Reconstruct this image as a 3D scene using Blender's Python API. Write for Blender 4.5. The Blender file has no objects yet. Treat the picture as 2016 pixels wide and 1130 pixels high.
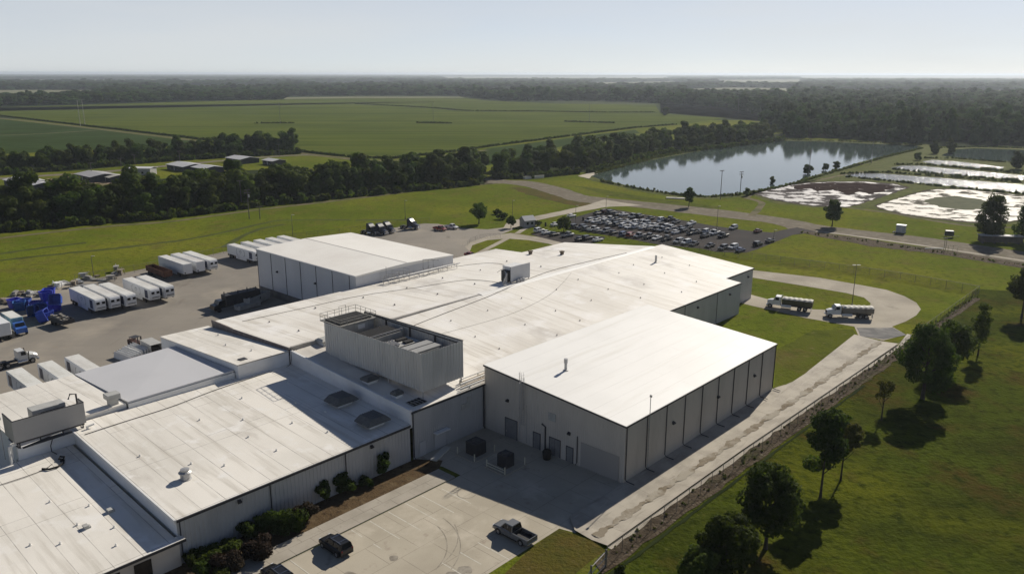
import bpy, bmesh, math, random
import numpy as np
from mathutils import Vector, Matrix

sc = bpy.context.scene
COL = sc.collection
random.seed(7)
R_ = math.radians

# ------------------------------------------------------------------ camera
CAM_H = 55.0
F_PX, CX, CY, HORIZON = 1568.0, 1008.0, 565.0, 145.2
ROLL = math.atan(3.5 / 2016)
PITCH = math.atan((CY - HORIZON) / F_PX)
_f = np.array([0, math.cos(PITCH), -math.sin(PITCH)])
_u0 = np.array([0, math.sin(PITCH), math.cos(PITCH)])
_r0 = np.array([1.0, 0, 0])
_r = math.cos(ROLL) * _r0 + math.sin(ROLL) * _u0
_u = math.cos(ROLL) * _u0 - math.sin(ROLL) * _r0
cam_data = bpy.data.cameras.new('camera')
cam = bpy.data.objects.new('camera', cam_data)
COL.objects.link(cam)
cam_data.sensor_width = 36.0
cam_data.lens = F_PX / 2016 * 36.0
cam_data.clip_start = 0.5
cam_data.clip_end = 120000.0
m = Matrix.Identity(4)
for i in range(3):
    m[i][0], m[i][1], m[i][2] = _r[i], _u[i], -_f[i]
m[2][3] = CAM_H
cam.matrix_world = m
sc.camera = cam

# ------------------------------------------------------------------ light
SUN_AZ, SUN_EL = R_(33.2), R_(32.0)
world = bpy.data.worlds.new('World')
sc.world = world
world.use_nodes = True
nt = world.node_tree
nt.nodes.clear()
sky = nt.nodes.new('ShaderNodeTexSky')
sky.sky_type = 'NISHITA'
sky.sun_disc = False
sky.sun_elevation = SUN_EL
sky.sun_rotation = SUN_AZ
sky.altitude = 50
sky.air_density = 0.40
sky.dust_density = 0.2
sky.ozone_density = 1.0
bg = nt.nodes.new('ShaderNodeBackground')
bg.inputs['Strength'].default_value = 0.085
out = nt.nodes.new('ShaderNodeOutputWorld')
# thin veil of high cloud: evens out and greys the blue, a little streaky
wtc = nt.nodes.new('ShaderNodeTexCoord')
wmp = nt.nodes.new('ShaderNodeMapping')
wmp.inputs['Scale'].default_value = (1.6, 1.6, 9.0)
wnz = nt.nodes.new('ShaderNodeTexNoise')
wnz.inputs['Scale'].default_value = 1.5
wnz.inputs['Detail'].default_value = 4
wmr = nt.nodes.new('ShaderNodeMapRange')
wmr.inputs[1].default_value, wmr.inputs[2].default_value = 0.35, 0.75
wmr.inputs[3].default_value, wmr.inputs[4].default_value = 0.70, 0.92
wmx = nt.nodes.new('ShaderNodeMix')
wmx.data_type = 'RGBA'
wmx.inputs[7].default_value = (7.7, 7.9, 7.9, 1)
nt.links.new(wtc.outputs['Generated'], wmp.inputs[0])
nt.links.new(wmp.outputs[0], wnz.inputs['Vector'])
nt.links.new(wnz.outputs['Fac'], wmr.inputs[0])
wsp = nt.nodes.new('ShaderNodeSeparateXYZ')      # the haze band hugs the horizon, the zenith stays clear blue
wel = nt.nodes.new('ShaderNodeMapRange')
wel.interpolation_type = 'SMOOTHSTEP'
wel.inputs[1].default_value, wel.inputs[2].default_value = 0.02, 0.36
wel.inputs[3].default_value, wel.inputs[4].default_value = 1.0, 0.0
wmm = nt.nodes.new('ShaderNodeMath')
wmm.operation = 'MULTIPLY'
nt.links.new(wtc.outputs['Generated'], wsp.inputs[0])
nt.links.new(wsp.outputs[2], wel.inputs[0])
nt.links.new(wmr.outputs[0], wmm.inputs[0])
nt.links.new(wel.outputs[0], wmm.inputs[1])
nt.links.new(wmm.outputs[0], wmx.inputs[0])
nt.links.new(sky.outputs[0], wmx.inputs[6])
nt.links.new(wmx.outputs[2], bg.inputs[0])
nt.links.new(bg.outputs[0], out.inputs[0])
sun_data = bpy.data.lights.new('sun', 'SUN')
sun_data.energy = 5.0
sun_data.angle = R_(0.5)
sun_data.color = (1.0, 0.925, 0.80)
sun = bpy.data.objects.new('sun', sun_data)
COL.objects.link(sun)
sd = Vector((math.sin(SUN_AZ) * math.cos(SUN_EL), math.cos(SUN_AZ) * math.cos(SUN_EL), math.sin(SUN_EL)))
sun.rotation_euler = (-sd).to_track_quat('-Z', 'Y').to_euler()
sun.location = (150, 200, 300)
sc.view_settings.view_transform = 'Standard'
sc.view_settings.look = 'None'
sc.view_settings.exposure = 0.12
sc.view_settings.gamma = 1.0
sc.render.engine = 'CYCLES'
sc.cycles.use_denoising = True
sc.cycles.max_bounces = 6
sc.cycles.volume_bounces = 0
sc.cycles.transparent_max_bounces = 8

# ------------------------------------------------------------------ frames
def G(x, y, z=0.0):
    """ground (or height z) point seen at a photo pixel"""
    d = _f * F_PX + _r * (x - CX) - _u * (y - CY)
    t = (z - CAM_H) / d[2]
    return Vector((d[0] * t, d[1] * t, z))

AZ = R_(42.6)
UA = Vector((math.sin(AZ), math.cos(AZ), 0))
VA = Vector((-math.cos(AZ), math.sin(AZ), 0))
ORG = Vector((15.56, 99.74, 0))
RZ = math.pi / 2 - AZ                     # local x = u, local y = v

def W(u, v, z=0.0):
    return ORG + UA * u + VA * v + Vector((0, 0, z))

def az_rot(az_deg):
    """z rotation that points local +x to a compass-like azimuth (0 = +Y, 90 = +X)"""
    return math.pi / 2 - R_(az_deg)

# ------------------------------------------------------------------ materials
MATS = {}

def _nodes(name):
    mt = bpy.data.materials.new(name)
    mt.use_nodes = True
    n = mt.node_tree.nodes
    b = n['Principled BSDF']
    return mt, mt.node_tree, n, b

def _rgb(c):
    return (c[0], c[1], c[2], 1.0)

def M(name, base, layers=(), rough=0.8, spec=0.3, metal=0.0, bump=0.0, bscale=8.0, world_co=False,
      seams=None, coat=0.0, transl=None, bstretch=(1, 1, 1), rand=0.0, rough_layers=()):
    """procedural material: base colour with noise layers (colour, scale, lo, hi, stretch, detail)"""
    if name in MATS:
        return MATS[name]
    mt, t, n, b = _nodes(name)
    L = t.links.new
    if world_co:
        co = n.new('ShaderNodeNewGeometry').outputs['Position']
    else:
        co = n.new('ShaderNodeTexCoord').outputs['Object']
    col = n.new('ShaderNodeRGB')
    col.outputs[0].default_value = _rgb(base)
    cur = col.outputs[0]

    def noise(scale, stretch, detail, off=0.0, rot=0.0):
        mp = n.new('ShaderNodeMapping')
        mp.inputs['Scale'].default_value = stretch
        mp.inputs['Location'].default_value = (off, off * 0.7, off * 0.3)
        mp.inputs['Rotation'].default_value = (0, 0, rot)
        L(co, mp.inputs[0])
        nz = n.new('ShaderNodeTexNoise')
        nz.inputs['Scale'].default_value = scale
        nz.inputs['Detail'].default_value = detail
        nz.inputs['Roughness'].default_value = 0.6
        L(mp.outputs[0], nz.inputs['Vector'])
        return nz.outputs['Fac']

    def rng(src, lo, hi, a=0.0, bb=1.0):
        mr = n.new('ShaderNodeMapRange')
        mr.inputs[1].default_value = lo
        mr.inputs[2].default_value = hi
        mr.inputs[3].default_value = a
        mr.inputs[4].default_value = bb
        L(src, mr.inputs[0])
        return mr.outputs[0]

    def mix(fac, a, c, mode='MIX'):
        mx = n.new('ShaderNodeMix')
        mx.data_type = 'RGBA'
        mx.blend_type = mode
        if hasattr(fac, 'default_value') or hasattr(fac, 'is_linked'):
            L(fac, mx.inputs[0])
        else:
            mx.inputs[0].default_value = fac
        L(a, mx.inputs[6])
        if isinstance(c, tuple):
            mx.inputs[7].default_value = _rgb(c)
        else:
            L(c, mx.inputs[7])
        return mx.outputs[2]

    for i, ly in enumerate(layers):
        c, s, lo, hi = ly[:4]
        st = ly[4] if len(ly) > 4 else (1, 1, 1)
        de = ly[5] if len(ly) > 5 else 4
        rt = ly[6] if len(ly) > 6 else 0.0
        cur = mix(rng(noise(s, st, de, off=3.7 * i + 1.3, rot=rt), lo, hi), cur, c)
    if seams:
        # seams: (colour, length, spacing, width, strength, swap)
        for (c, ln, sp, wd, stg, swap) in seams:
            sx = n.new('ShaderNodeSeparateXYZ')
            L(co, sx.inputs[0])
            cb = n.new('ShaderNodeCombineXYZ')
            L(sx.outputs[1 if swap else 0], cb.inputs[0])
            L(sx.outputs[0 if swap else 1], cb.inputs[1])
            br = n.new('ShaderNodeTexBrick')
            br.inputs['Scale'].default_value = 1.0
            br.inputs['Brick Width'].default_value = ln
            br.inputs['Row Height'].default_value = sp
            br.inputs['Mortar Size'].default_value = wd
            br.inputs['Mortar Smooth'].default_value = 0.3
            br.inputs['Bias'].default_value = 0
            br.offset = 0.37
            L(cb.outputs[0], br.inputs['Vector'])
            nz = rng(noise(0.35, (1, 1, 1), 3, off=9.1), 0.35, 0.65, stg * 0.35, stg)
            mm = n.new('ShaderNodeMath')
            mm.operation = 'MULTIPLY'
            L(br.outputs['Fac'], mm.inputs[0])
            L(nz, mm.inputs[1])
            cur = mix(mm.outputs[0], cur, c)
    if rand:
        oi = n.new('ShaderNodeObjectInfo')
        hs = n.new('ShaderNodeHueSaturation')
        L(rng(oi.outputs['Random'], 0, 1, 1 - rand, 1 + rand), hs.inputs['Value'])
        L(rng(oi.outputs['Random'], 0, 1, 0.5 - 0.02, 0.5 + 0.025), hs.inputs['Hue'])
        L(cur, hs.inputs['Color'])
        cur = hs.outputs[0]
    L(cur, b.inputs['Base Color'])
    b.inputs['Roughness'].default_value = rough
    for (v, s, lo, hi) in rough_layers:
        pass
    b.inputs['Specular IOR Level'].default_value = spec * (0.25 if world_co else 1.0)
    b.inputs['Metallic'].default_value = metal
    if coat:
        b.inputs['Coat Weight'].default_value = coat
        b.inputs['Coat Roughness'].default_value = 0.05
    if bump:
        bp = n.new('ShaderNodeBump')
        bp.inputs['Strength'].default_value = 1.0
        bp.inputs['Distance'].default_value = bump
        L(noise(bscale, bstretch, 5, off=5.5), bp.inputs['Height'])
        L(bp.outputs[0], b.inputs['Normal'])
    if transl:
        tr = n.new('ShaderNodeBsdfTranslucent')
        hs = n.new('ShaderNodeMix')
        hs.data_type = 'RGBA'
        hs.blend_type = 'MULTIPLY'
        hs.inputs[0].default_value = 1.0
        L(cur, hs.inputs[6])
        hs.inputs[7].default_value = (1.5, 1.5, 0.6, 1)
        L(hs.outputs[2], tr.inputs[0])
        ms = n.new('ShaderNodeMixShader')
        ms.inputs[0].default_value = transl
        o = [x for x in n if x.type == 'OUTPUT_MATERIAL'][0]
        L(b.outputs[0], ms.inputs[1])
        L(tr.outputs[0], ms.inputs[2])
        L(ms.outputs[0], o.inputs[0])
    MATS[name] = mt
    return mt

# ------------------------------------------------------------------ mesh builder
class MB:
    def __init__(self):
        self.v, self.f, self.m = [], [], []

    def add(self, vs, fs, mi=0):
        o = len(self.v)
        self.v += [tuple(p) for p in vs]
        for f in fs:
            self.f.append([i + o for i in f])
            self.m.append(mi)

    def quad(self, a, b, c, d, mi=0):
        self.add([a, b, c, d], [(0, 1, 2, 3)], mi)

    def poly(self, pts, mi=0):
        self.add(pts, [tuple(range(len(pts)))], mi)

    def box(self, x0, x1, y0, y1, z0, z1, mi=0, bev=0.0):
        if x1 < x0: x0, x1 = x1, x0
        if y1 < y0: y0, y1 = y1, y0
        if bev <= 0:
            vs = [(x, y, z) for z in (z0, z1) for (x, y) in ((x0, y0), (x1, y0), (x1, y1), (x0, y1))]
            self.add(vs, [(3, 2, 1, 0), (4, 5, 6, 7), (0, 1, 5, 4), (1, 2, 6, 5), (2, 3, 7, 6), (3, 0, 4, 7)], mi)
            return
        b = bev
        def ring(z, i):
            return [(x0 + i, y0 + b, z), (x0 + b, y0 + i, z), (x1 - b, y0 + i, z), (x1 - i, y0 + b, z),
                    (x1 - i, y1 - b, z), (x1 - b, y1 - i, z), (x0 + b, y1 - i, z), (x0 + i, y1 - b, z)]
        rs = [ring(z0, b * .7), ring(z0 + b, 0), ring(z1 - b, 0), ring(z1, b * .7)]
        self.loft(rs, mi)

    def loft(self, rings, mi=0, cap=True, closed=True):
        k = len(rings[0])
        vs = [p for r in rings for p in r]
        fs = []
        for i in range(len(rings) - 1):
            for j in range(k if closed else k - 1):
                j2 = (j + 1) % k
                fs.append((i * k + j, i * k + j2, (i + 1) * k + j2, (i + 1) * k + j))
        if cap and closed:
            fs.append(tuple(range(k - 1, -1, -1)))
            fs.append(tuple((len(rings) - 1) * k + j for j in range(k)))
        self.add(vs, fs, mi)

    def tube(self, pts, r, n=8, mi=0, cap=True):
        pts = [Vector(p) for p in pts]
        rr = r if isinstance(r, (list, tuple)) else [r] * len(pts)
        rings = []
        for i, p in enumerate(pts):
            a = pts[max(0, i - 1)]
            b = pts[min(len(pts) - 1, i + 1)]
            d = (b - a)
            if d.length < 1e-6: d = Vector((0, 0, 1))
            d.normalize()
            up = Vector((0, 0, 1)) if abs(d.z) < 0.9 else Vector((1, 0, 0))
            s = d.cross(up).normalized()
            t = s.cross(d)
            rings.append([p + (s * math.cos(2 * math.pi * k / n) + t * math.sin(2 * math.pi * k / n)) * rr[i] for k in range(n)])
        self.loft(rings, mi, cap)

    def cyl(self, c, r, z0, z1, n=16, mi=0, r1=None):
        r1 = r if r1 is None else r1
        rings = [[(c[0] + q * math.cos(2 * math.pi * k / n), c[1] + q * math.sin(2 * math.pi * k / n), z) for k in range(n)]
                 for (q, z) in ((r, z0), (r1, z1))]
        self.loft(rings, mi)

    def lathe(self, c, prof, n=16, mi=0):
        self.loft([[(c[0] + q * math.cos(2 * math.pi * k / n), c[1] + q * math.sin(2 * math.pi * k / n), z) for k in range(n)]
                   for (q, z) in prof], mi)

    def prism(self, pts, axis, a, b, mi=0):
        """extrude polygon (2D list) along axis 'x','y','z' from a to b"""
        def mk(p, t):
            if axis == 'y': return (p[0], t, p[1])
            if axis == 'x': return (t, p[0], p[1])
            return (p[0], p[1], t)
        self.loft([[mk(p, a) for p in pts], [mk(p, b) for p in pts]], mi)

    def move(self, off):
        self.v = [(p[0] + off[0], p[1] + off[1], p[2] + off[2]) for p in self.v]
        return self

    def xform(self, mat):
        self.v = [tuple(mat @ Vector(p)) for p in self.v]
        return self

    def mesh(self, name, mats):
        me = bpy.data.meshes.new(name)
        me.from_pydata(self.v, [], self.f)
        if not isinstance(mats, (list, tuple)): mats = [mats]
        for mt in mats: me.materials.append(mt)
        if len(mats) > 1:
            me.polygons.foreach_set('material_index', self.m)
        bm = bmesh.new()
        bm.from_mesh(me)
        bmesh.ops.recalc_face_normals(bm, faces=bm.faces)
        bm.to_mesh(me)
        bm.free()
        me.update()
        return me

    def build(self, name, mats, parent=None, off=None, smooth=False, label=None):
        if off: self.move((-off[0], -off[1], -off[2] if len(off) > 2 else 0))
        me = self.mesh(name, mats)
        if smooth:
            me.polygons.foreach_set('use_smooth', [True] * len(me.polygons))
        return obj(name, me, parent, label)

def obj(name, me, parent=None, label=None):
    o = bpy.data.objects.new(name, me)
    COL.objects.link(o)
    if parent: o.parent = parent
    if label: o['label'] = label
    return o

def tag(o, label, cat, group=None):
    o['label'] = label
    o['category'] = cat
    if group: o['group'] = group
    return o

def thing(name, label, cat, loc=(0, 0, 0), rz=0.0, group=None):
    o = bpy.data.objects.new(name, None)
    o.empty_display_size = 0.5
    COL.objects.link(o)
    o.location = loc
    o.rotation_euler = (0, 0, rz)
    return tag(o, label, cat, group)

def kind(o, k):
    o['kind'] = k
    return o

def dup(root, loc, rz, label, group=None, scale=None):
    def cp(o, par):
        c = o.copy()
        COL.objects.link(c)
        c.parent = par
        for ch in o.children:
            cp(ch, c)
        return c
    r = cp(root, None)
    r.location = loc
    r.rotation_euler = (0, 0, rz)
    if scale: r.scale = scale if isinstance(scale, tuple) else (scale,) * 3
    r['label'] = label
    if group: r['group'] = group
    return r

def spline(pts, n=6, closed=False):
    P_ = [np.array(p, float) for p in pts]
    o = []
    N = len(P_)
    for i in range(N if closed else N - 1):
        p0 = P_[(i - 1) % N] if (closed or i > 0) else P_[0]
        p1, p2 = P_[i], P_[(i + 1) % N]
        p3 = P_[(i + 2) % N] if (closed or i + 2 < N) else P_[-1]
        for k in range(n):
            t = k / n
            o.append(0.5 * ((2 * p1) + (-p0 + p2) * t + (2 * p0 - 5 * p1 + 4 * p2 - p3) * t * t + (-p0 + 3 * p1 - 3 * p2 + p3) * t ** 3))
    if not closed: o.append(P_[-1])
    return [tuple(p) for p in o]

def densify(pts, step, amp, rng):
    """subdivide a world polygon and jitter its rim so edges are not ruler-straight"""
    o = []
    N = len(pts)
    for i in range(N):
        a, b = Vector(pts[i]), Vector(pts[(i + 1) % N])
        L = (b - a).length
        k = max(1, min(60, int(L / step)))
        nrm = Vector((-(b - a).y, (b - a).x, 0))
        if nrm.length > 1e-6: nrm.normalize()
        for j in range(k):
            p = a.lerp(b, j / k)
            o.append(p + nrm * rng.uniform(-amp, amp))
    return o

def sheet(name, px, mat, z, amp=0.0, step=3.0, smooth=0, world_pts=False):
    """flat ground sheet; px = photo pixels of its rim"""
    pts = [Vector((p[0], p[1], 0)) for p in px] if world_pts else None
    if pts is None:
        if smooth: px = spline(px, smooth, True)
        pts = [G(*p) for p in px]
    if amp:
        pts = densify(pts, step, amp, random.Random(len(name) * 31 + len(px)))
    b = MB()
    b.poly([(p[0], p[1], z) for p in pts])
    o = b.build(name, mat)
    if o.data.polygons[0].normal.z < 0: o.data.flip_normals()
    return kind(o, 'structure')

def strip(name, line, width, mat, z, amp=0.0, smooth=5, px=True):
    """ribbon along a photo-pixel line, width in metres"""
    if smooth: line = spline(line, smooth)
    pts = [G(*p) for p in line] if px else [Vector((p[0], p[1], 0)) for p in line]
    rg = random.Random(len(name))
    b = MB()
    Ls, Rs = [], []
    for i, p in enumerate(pts):
        d = pts[min(len(pts) - 1, i + 1)] - pts[max(0, i - 1)]
        nn = Vector((-d.y, d.x, 0)).normalized()
        w = width[0] + (width[1] - width[0]) * i / (len(pts) - 1) if isinstance(width, tuple) else width
        Ls.append(p + nn * (w / 2 + rg.uniform(-amp, amp)))
        Rs.append(p - nn * (w / 2 + rg.uniform(-amp, amp)))
    vs = [(p.x, p.y, z) for p in Ls] + [(p.x, p.y, z) for p in Rs]
    n = len(pts)
    b.add(vs, [(i, n + i, n + i + 1, i + 1) for i in range(n - 1)])
    o = b.build(name, mat)
    if o.data.polygons[0].normal.z < 0: o.data.flip_normals()
    return kind(o, 'structure')
# ------------------------------------------------------------------ setting materials
LAWN = M('lawn_grass', (0.112, 0.140, 0.014), [
    ((0.088, 0.114, 0.012), 0.035, 0.42, 0.60),
    ((0.150, 0.158, 0.018), 0.014, 0.48, 0.62),
    ((0.125, 0.116, 0.028), 0.16, 0.50, 0.70, (1, 1, 1), 6),
    ((0.058, 0.074, 0.009), 0.55, 0.50, 0.72, (1, 1, 1), 8),
    ((0.12, 0.13, 0.022), 2.6, 0.55, 0.85, (1, 1, 1), 6)], rough=1.0, spec=0.03, bump=0.25, bscale=1.6, world_co=True)
NEAR_LAWN = M('near_lawn_grass', (0.054, 0.070, 0.008), [
    ((0.038, 0.047, 0.007), 0.05, 0.45, 0.60),
    ((0.090, 0.100, 0.009), 0.03, 0.50, 0.66),
    ((0.062, 0.045, 0.012), 0.09, 0.53, 0.66, (1, 1, 1), 6),
    ((0.110, 0.105, 0.014), 0.06, 0.68, 0.76),
    ((0.024, 0.034, 0.005), 0.6, 0.48, 0.70, (1, 1, 1), 8),
    ((0.085, 0.090, 0.020), 1.6, 0.58, 0.75, (1, 1, 1), 8)], rough=1.0, spec=0.03, bump=0.35, bscale=1.3, world_co=True)
DRY = M('dry_grass', (0.080, 0.072, 0.014), [
    ((0.105, 0.072, 0.024), 0.12, 0.45, 0.7),
    ((0.055, 0.062, 0.015), 0.3, 0.5, 0.75),
    ((0.20, 0.15, 0.08), 1.0, 0.62, 0.85, (1, 1, 1), 7),
    ((0.03, 0.03, 0.01), 1.6, 0.55, 0.85, (1, 1, 1), 7)], rough=0.95, spec=0.1, bump=0.25, bscale=2.0, world_co=True)
CROP_AZ = R_(20)
CROP = M('crop_rows', (0.068, 0.094, 0.012), [
    ((0.098, 0.120, 0.016), 0.004, 0.40, 0.65),
    ((0.054, 0.076, 0.011), 0.010, 0.45, 0.70),
    ((0.098, 0.112, 0.022), 0.10, 0.48, 0.64, (0.05, 2.2, 1), 3, R_(-38)),
    ((0.042, 0.060, 0.009), 0.07, 0.50, 0.66, (0.05, 2.2, 1), 3, R_(-38))], rough=1.0, spec=0.03, world_co=True)
CROP2 = M('dark_crop', (0.032, 0.050, 0.011), [
    ((0.042, 0.068, 0.022), 0.02, 0.4, 0.65),
    ((0.022, 0.038, 0.013), 0.4, 0.5, 0.75, (0.2, 1.5, 1), 3, R_(-38))], rough=1.0, spec=0.03, world_co=True)
PALE = M('pale_far_field', (0.15, 0.165, 0.09), [((0.20, 0.19, 0.12), 0.002, 0.4, 0.6)], rough=0.9, spec=0.1, world_co=True)
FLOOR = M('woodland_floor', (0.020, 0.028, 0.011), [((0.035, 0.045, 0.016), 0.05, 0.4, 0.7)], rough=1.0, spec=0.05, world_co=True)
FARG = M('far_plain', (0.045, 0.062, 0.026), [
    ((0.022, 0.034, 0.014), 0.0016, 0.42, 0.55, (1, 1, 1), 5),
    ((0.085, 0.10, 0.05), 0.0009, 0.58, 0.66, (1, 1, 1), 2)], rough=1.0, spec=0.05, world_co=True)
BANK = M('bank_weeds', (0.080, 0.095, 0.020), [
    ((0.12, 0.12, 0.04), 0.12, 0.45, 0.7), ((0.03, 0.04, 0.012), 0.5, 0.5, 0.75)], rough=0.95, spec=0.1, bump=0.3, bscale=1.0, world_co=True)
RUBBLE = M('rubble_bank', (0.10, 0.078, 0.055), [
    ((0.05, 0.038, 0.026), 0.8, 0.45, 0.65), ((0.24, 0.21, 0.17), 1.7, 0.60, 0.72, (1, 1, 1), 6),
    ((0.055, 0.06, 0.02), 0.25, 0.55, 0.75)], rough=0.95, spec=0.15, bump=0.35, bscale=2.2, world_co=True)
MULCH = M('mulch', (0.10, 0.068, 0.038), [
    ((0.16, 0.12, 0.07), 0.5, 0.5, 0.7), ((0.045, 0.03, 0.018), 1.4, 0.5, 0.72, (1, 1, 1), 7),
    ((0.30, 0.24, 0.15), 3.0, 0.66, 0.8, (1, 1, 1), 6)], rough=0.95, spec=0.1, bump=0.15, bscale=4.0, world_co=True)
CONC = M('concrete_paving', (0.43, 0.385, 0.305), [
    ((0.36, 0.32, 0.25), 0.07, 0.42, 0.62), ((0.49, 0.44, 0.355), 0.22, 0.52, 0.72),
    ((0.25, 0.195, 0.155), 0.45, 0.62, 0.78, (1, 1, 1), 6), ((0.25, 0.225, 0.18), 4.0, 0.6, 0.85, (1, 1, 1), 5)],
    rough=0.85, spec=0.3, seams=[((0.13, 0.115, 0.09), 4.6, 4.6, 0.035, 0.8, False)])
CONC_W = M('concrete_roadway', (0.38, 0.34, 0.275), [
    ((0.28, 0.25, 0.20), 0.05, 0.42, 0.62), ((0.41, 0.37, 0.30), 0.12, 0.52, 0.72),
    ((0.17, 0.15, 0.12), 0.10, 0.64, 0.78, (1, 1, 1), 6), ((0.24, 0.215, 0.175), 1.5, 0.58, 0.85, (1, 1, 1), 5)],
    rough=0.85, spec=0.3, world_co=True)
YARD = M('yard_concrete', (0.265, 0.24, 0.205), [
    ((0.205, 0.187, 0.163), 0.03, 0.42, 0.62), ((0.32, 0.285, 0.235), 0.06, 0.52, 0.70),
    ((0.12, 0.10, 0.08), 0.16, 0.62, 0.80, (1, 0.4, 1), 6), ((0.28, 0.23, 0.16), 0.5, 0.62, 0.85, (0.5, 1, 1), 6)],
    rough=0.9, spec=0.12, seams=[((0.12, 0.10, 0.08), 12.0, 7.5, 0.05, 0.6, False)])
ASPH = M('asphalt', (0.040, 0.037, 0.038), [
    ((0.060, 0.050, 0.046), 0.05, 0.45, 0.7), ((0.040, 0.038, 0.038), 0.2, 0.5, 0.75)], rough=0.9, spec=0.15, world_co=True)
GRAVEL = M('gravel_road', (0.165, 0.145, 0.112), [
    ((0.145, 0.125, 0.095), 0.05, 0.42, 0.65), ((0.25, 0.22, 0.17), 0.4, 0.5, 0.75),
    ((0.10, 0.10, 0.05), 0.09, 0.62, 0.78)], rough=0.95, spec=0.15, bump=0.03, bscale=6, world_co=True)
TRACK = M('dirt_track', (0.145, 0.125, 0.075), [((0.085, 0.090, 0.035), 0.15, 0.45, 0.65)], rough=0.95, spec=0.1, world_co=True)
APRON = M('drain_concrete', (0.41, 0.37, 0.305), [
    ((0.29, 0.26, 0.215), 0.25, 0.42, 0.66, (1, 1, 1), 5), ((0.43, 0.39, 0.33), 0.6, 0.55, 0.75, (0.5, 3.0, 1), 4, -AZ),
    ((0.20, 0.18, 0.145), 0.5, 0.6, 0.8, (0.35, 2.5, 1), 5, -AZ)], rough=0.85, spec=0.3,
    seams=[((0.16, 0.14, 0.11), 60.0, 5.1, 0.04, 0.7, True)])
SILT = M('channel_silt', (0.24, 0.205, 0.155), [((0.15, 0.12, 0.08), 0.5, 0.50, 0.68, (1, 1, 1), 6), ((0.34, 0.31, 0.255), 0.30, 0.47, 0.58), ((0.42, 0.39, 0.34), 1.4, 0.60, 0.70, (1, 1, 1), 5)], rough=0.9, spec=0.2, world_co=True)
PAINT = M('road_paint', (0.58, 0.56, 0.49), [((0.40, 0.37, 0.30), 1.5, 0.50, 0.75)], rough=0.8)

# ------------------------------------------------------------------ ground
def ground():
    b = MB()
    n, Rr = 96, 45000.0
    b.poly([(Rr * math.cos(2 * math.pi * k / n), Rr * math.sin(2 * math.pi * k / n), -0.12) for k in range(n)])
    o = b.build('far_terrain', FARG)
    if o.data.polygons[0].normal.z < 0: o.data.flip_normals()
    kind(o, 'structure')
    b = MB()
    b.poly([(-700, -200, 0), (700, -200, 0), (900, 1000, 0), (-900, 1000, 0)])
    o = b.build('ground', LAWN)
    if o.data.polygons[0].normal.z < 0: o.data.flip_normals()
    kind(o, 'structure')
ground()

# far fields and woods
sheet('crop_field', [(-140, 222), (0, 212), (300, 203), (560, 196), (700, 193.5), (915, 193.5), (960, 199), (1090, 204), (1290, 207), (1300, 224),
                     (1430, 233), (1330, 247), (1250, 253), (1130, 268), (960, 290), (900, 300), (770, 314), (690, 311), (590, 300), (340, 270), (160, 249), (0, 230), (-140, 214)], CROP, 0.03)
sheet('bare_field', [(1300, 207), (1400, 210), (1540, 234), (1545, 241), (1490, 238), (1300, 222)], M('bare_soil', (0.10, 0.085, 0.06), [((0.07, 0.075, 0.04), 0.02, 0.4, 0.6)], world_co=True), 0.02)
sheet('dark_field', [(-200, 226), (0, 235), (160, 252), (340, 274), (430, 283), (300, 290), (0, 304), (-250, 310)], CROP2, 0.03)
sheet('strip_field', [(960, 293), (1130, 271), (1250, 256), (1260, 262), (1100, 290), (1000, 318), (940, 330), (900, 310)], CROP2, 0.02)
strip('farm_track', [(-150, 222), (0, 233.5), (160, 251), (340, 272), (590, 302), (690, 313), (770, 317), (860, 308), (960, 296)], (7, 5), TRACK, 0.06)
strip('field_path', [(-60, 268), (60, 265), (190, 257)], 5, TRACK, 0.05)
strip('field_ditch', [(700, 205), (850, 213), (920, 219), (1060, 220), (1200, 222), (1300, 222)], (10, 10), FLOOR, 0.07, amp=2)
strip('field_hedge_soil', [(-100, 216), (0, 229), (160, 247.5), (340, 268.5), (420, 278)], (6, 4), FLOOR, 0.07, amp=1)
for q in ([(500, 243.5), (580, 243)], [(820, 242.5), (890, 243.5)], [(1110, 240), (1210, 243)]):
    strip('unplanted_strip', q, 7, FLOOR, 0.07, amp=1.5)
sheet('far_field', [(-100, 180), (0, 178), (185, 177.5), (180, 192), (0, 197), (-100, 198)], PALE, -0.05)
sheet('far_field', [(1330, 176), (1440, 173), (1565, 174), (1555, 191), (1370, 191)], PALE, -0.05)
sheet('far_field', [(0, 157), (480, 158), (440, 164), (0, 163)], PALE, -0.05)
sheet('far_field', [(300, 170), (540, 168), (560, 175), (320, 179)], PALE, -0.05)
sheet('far_field', [(940, 178), (1060, 176), (1110, 185), (970, 189)], PALE, -0.05)
sheet('far_field', [(1150, 163), (1330, 161), (1370, 169), (1180, 172)], PALE, -0.05)
sheet('far_field', [(600, 164), (760, 162), (790, 168), (630, 171)], PALE, -0.05)
sheet('far_field', [(560, 192.5), (700, 191), (905, 191), (915, 193), (700, 193.2), (560, 195.5)], PALE, -0.03)
sheet('far_field', [(1580, 177), (2050, 178), (2050, 190), (1620, 190)], PALE, -0.05)
sheet('far_field', [(860, 151.6), (1320, 151.2), (1320, 158), (880, 158.4)], PALE, -0.05)
sheet('far_field', [(1400, 158), (1580, 157), (1580, 168), (1420, 169)], PALE, -0.05)
sheet('far_field', [(1560, 151), (2030, 151), (2030, 158), (1580, 158)], PALE, -0.05)

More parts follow.
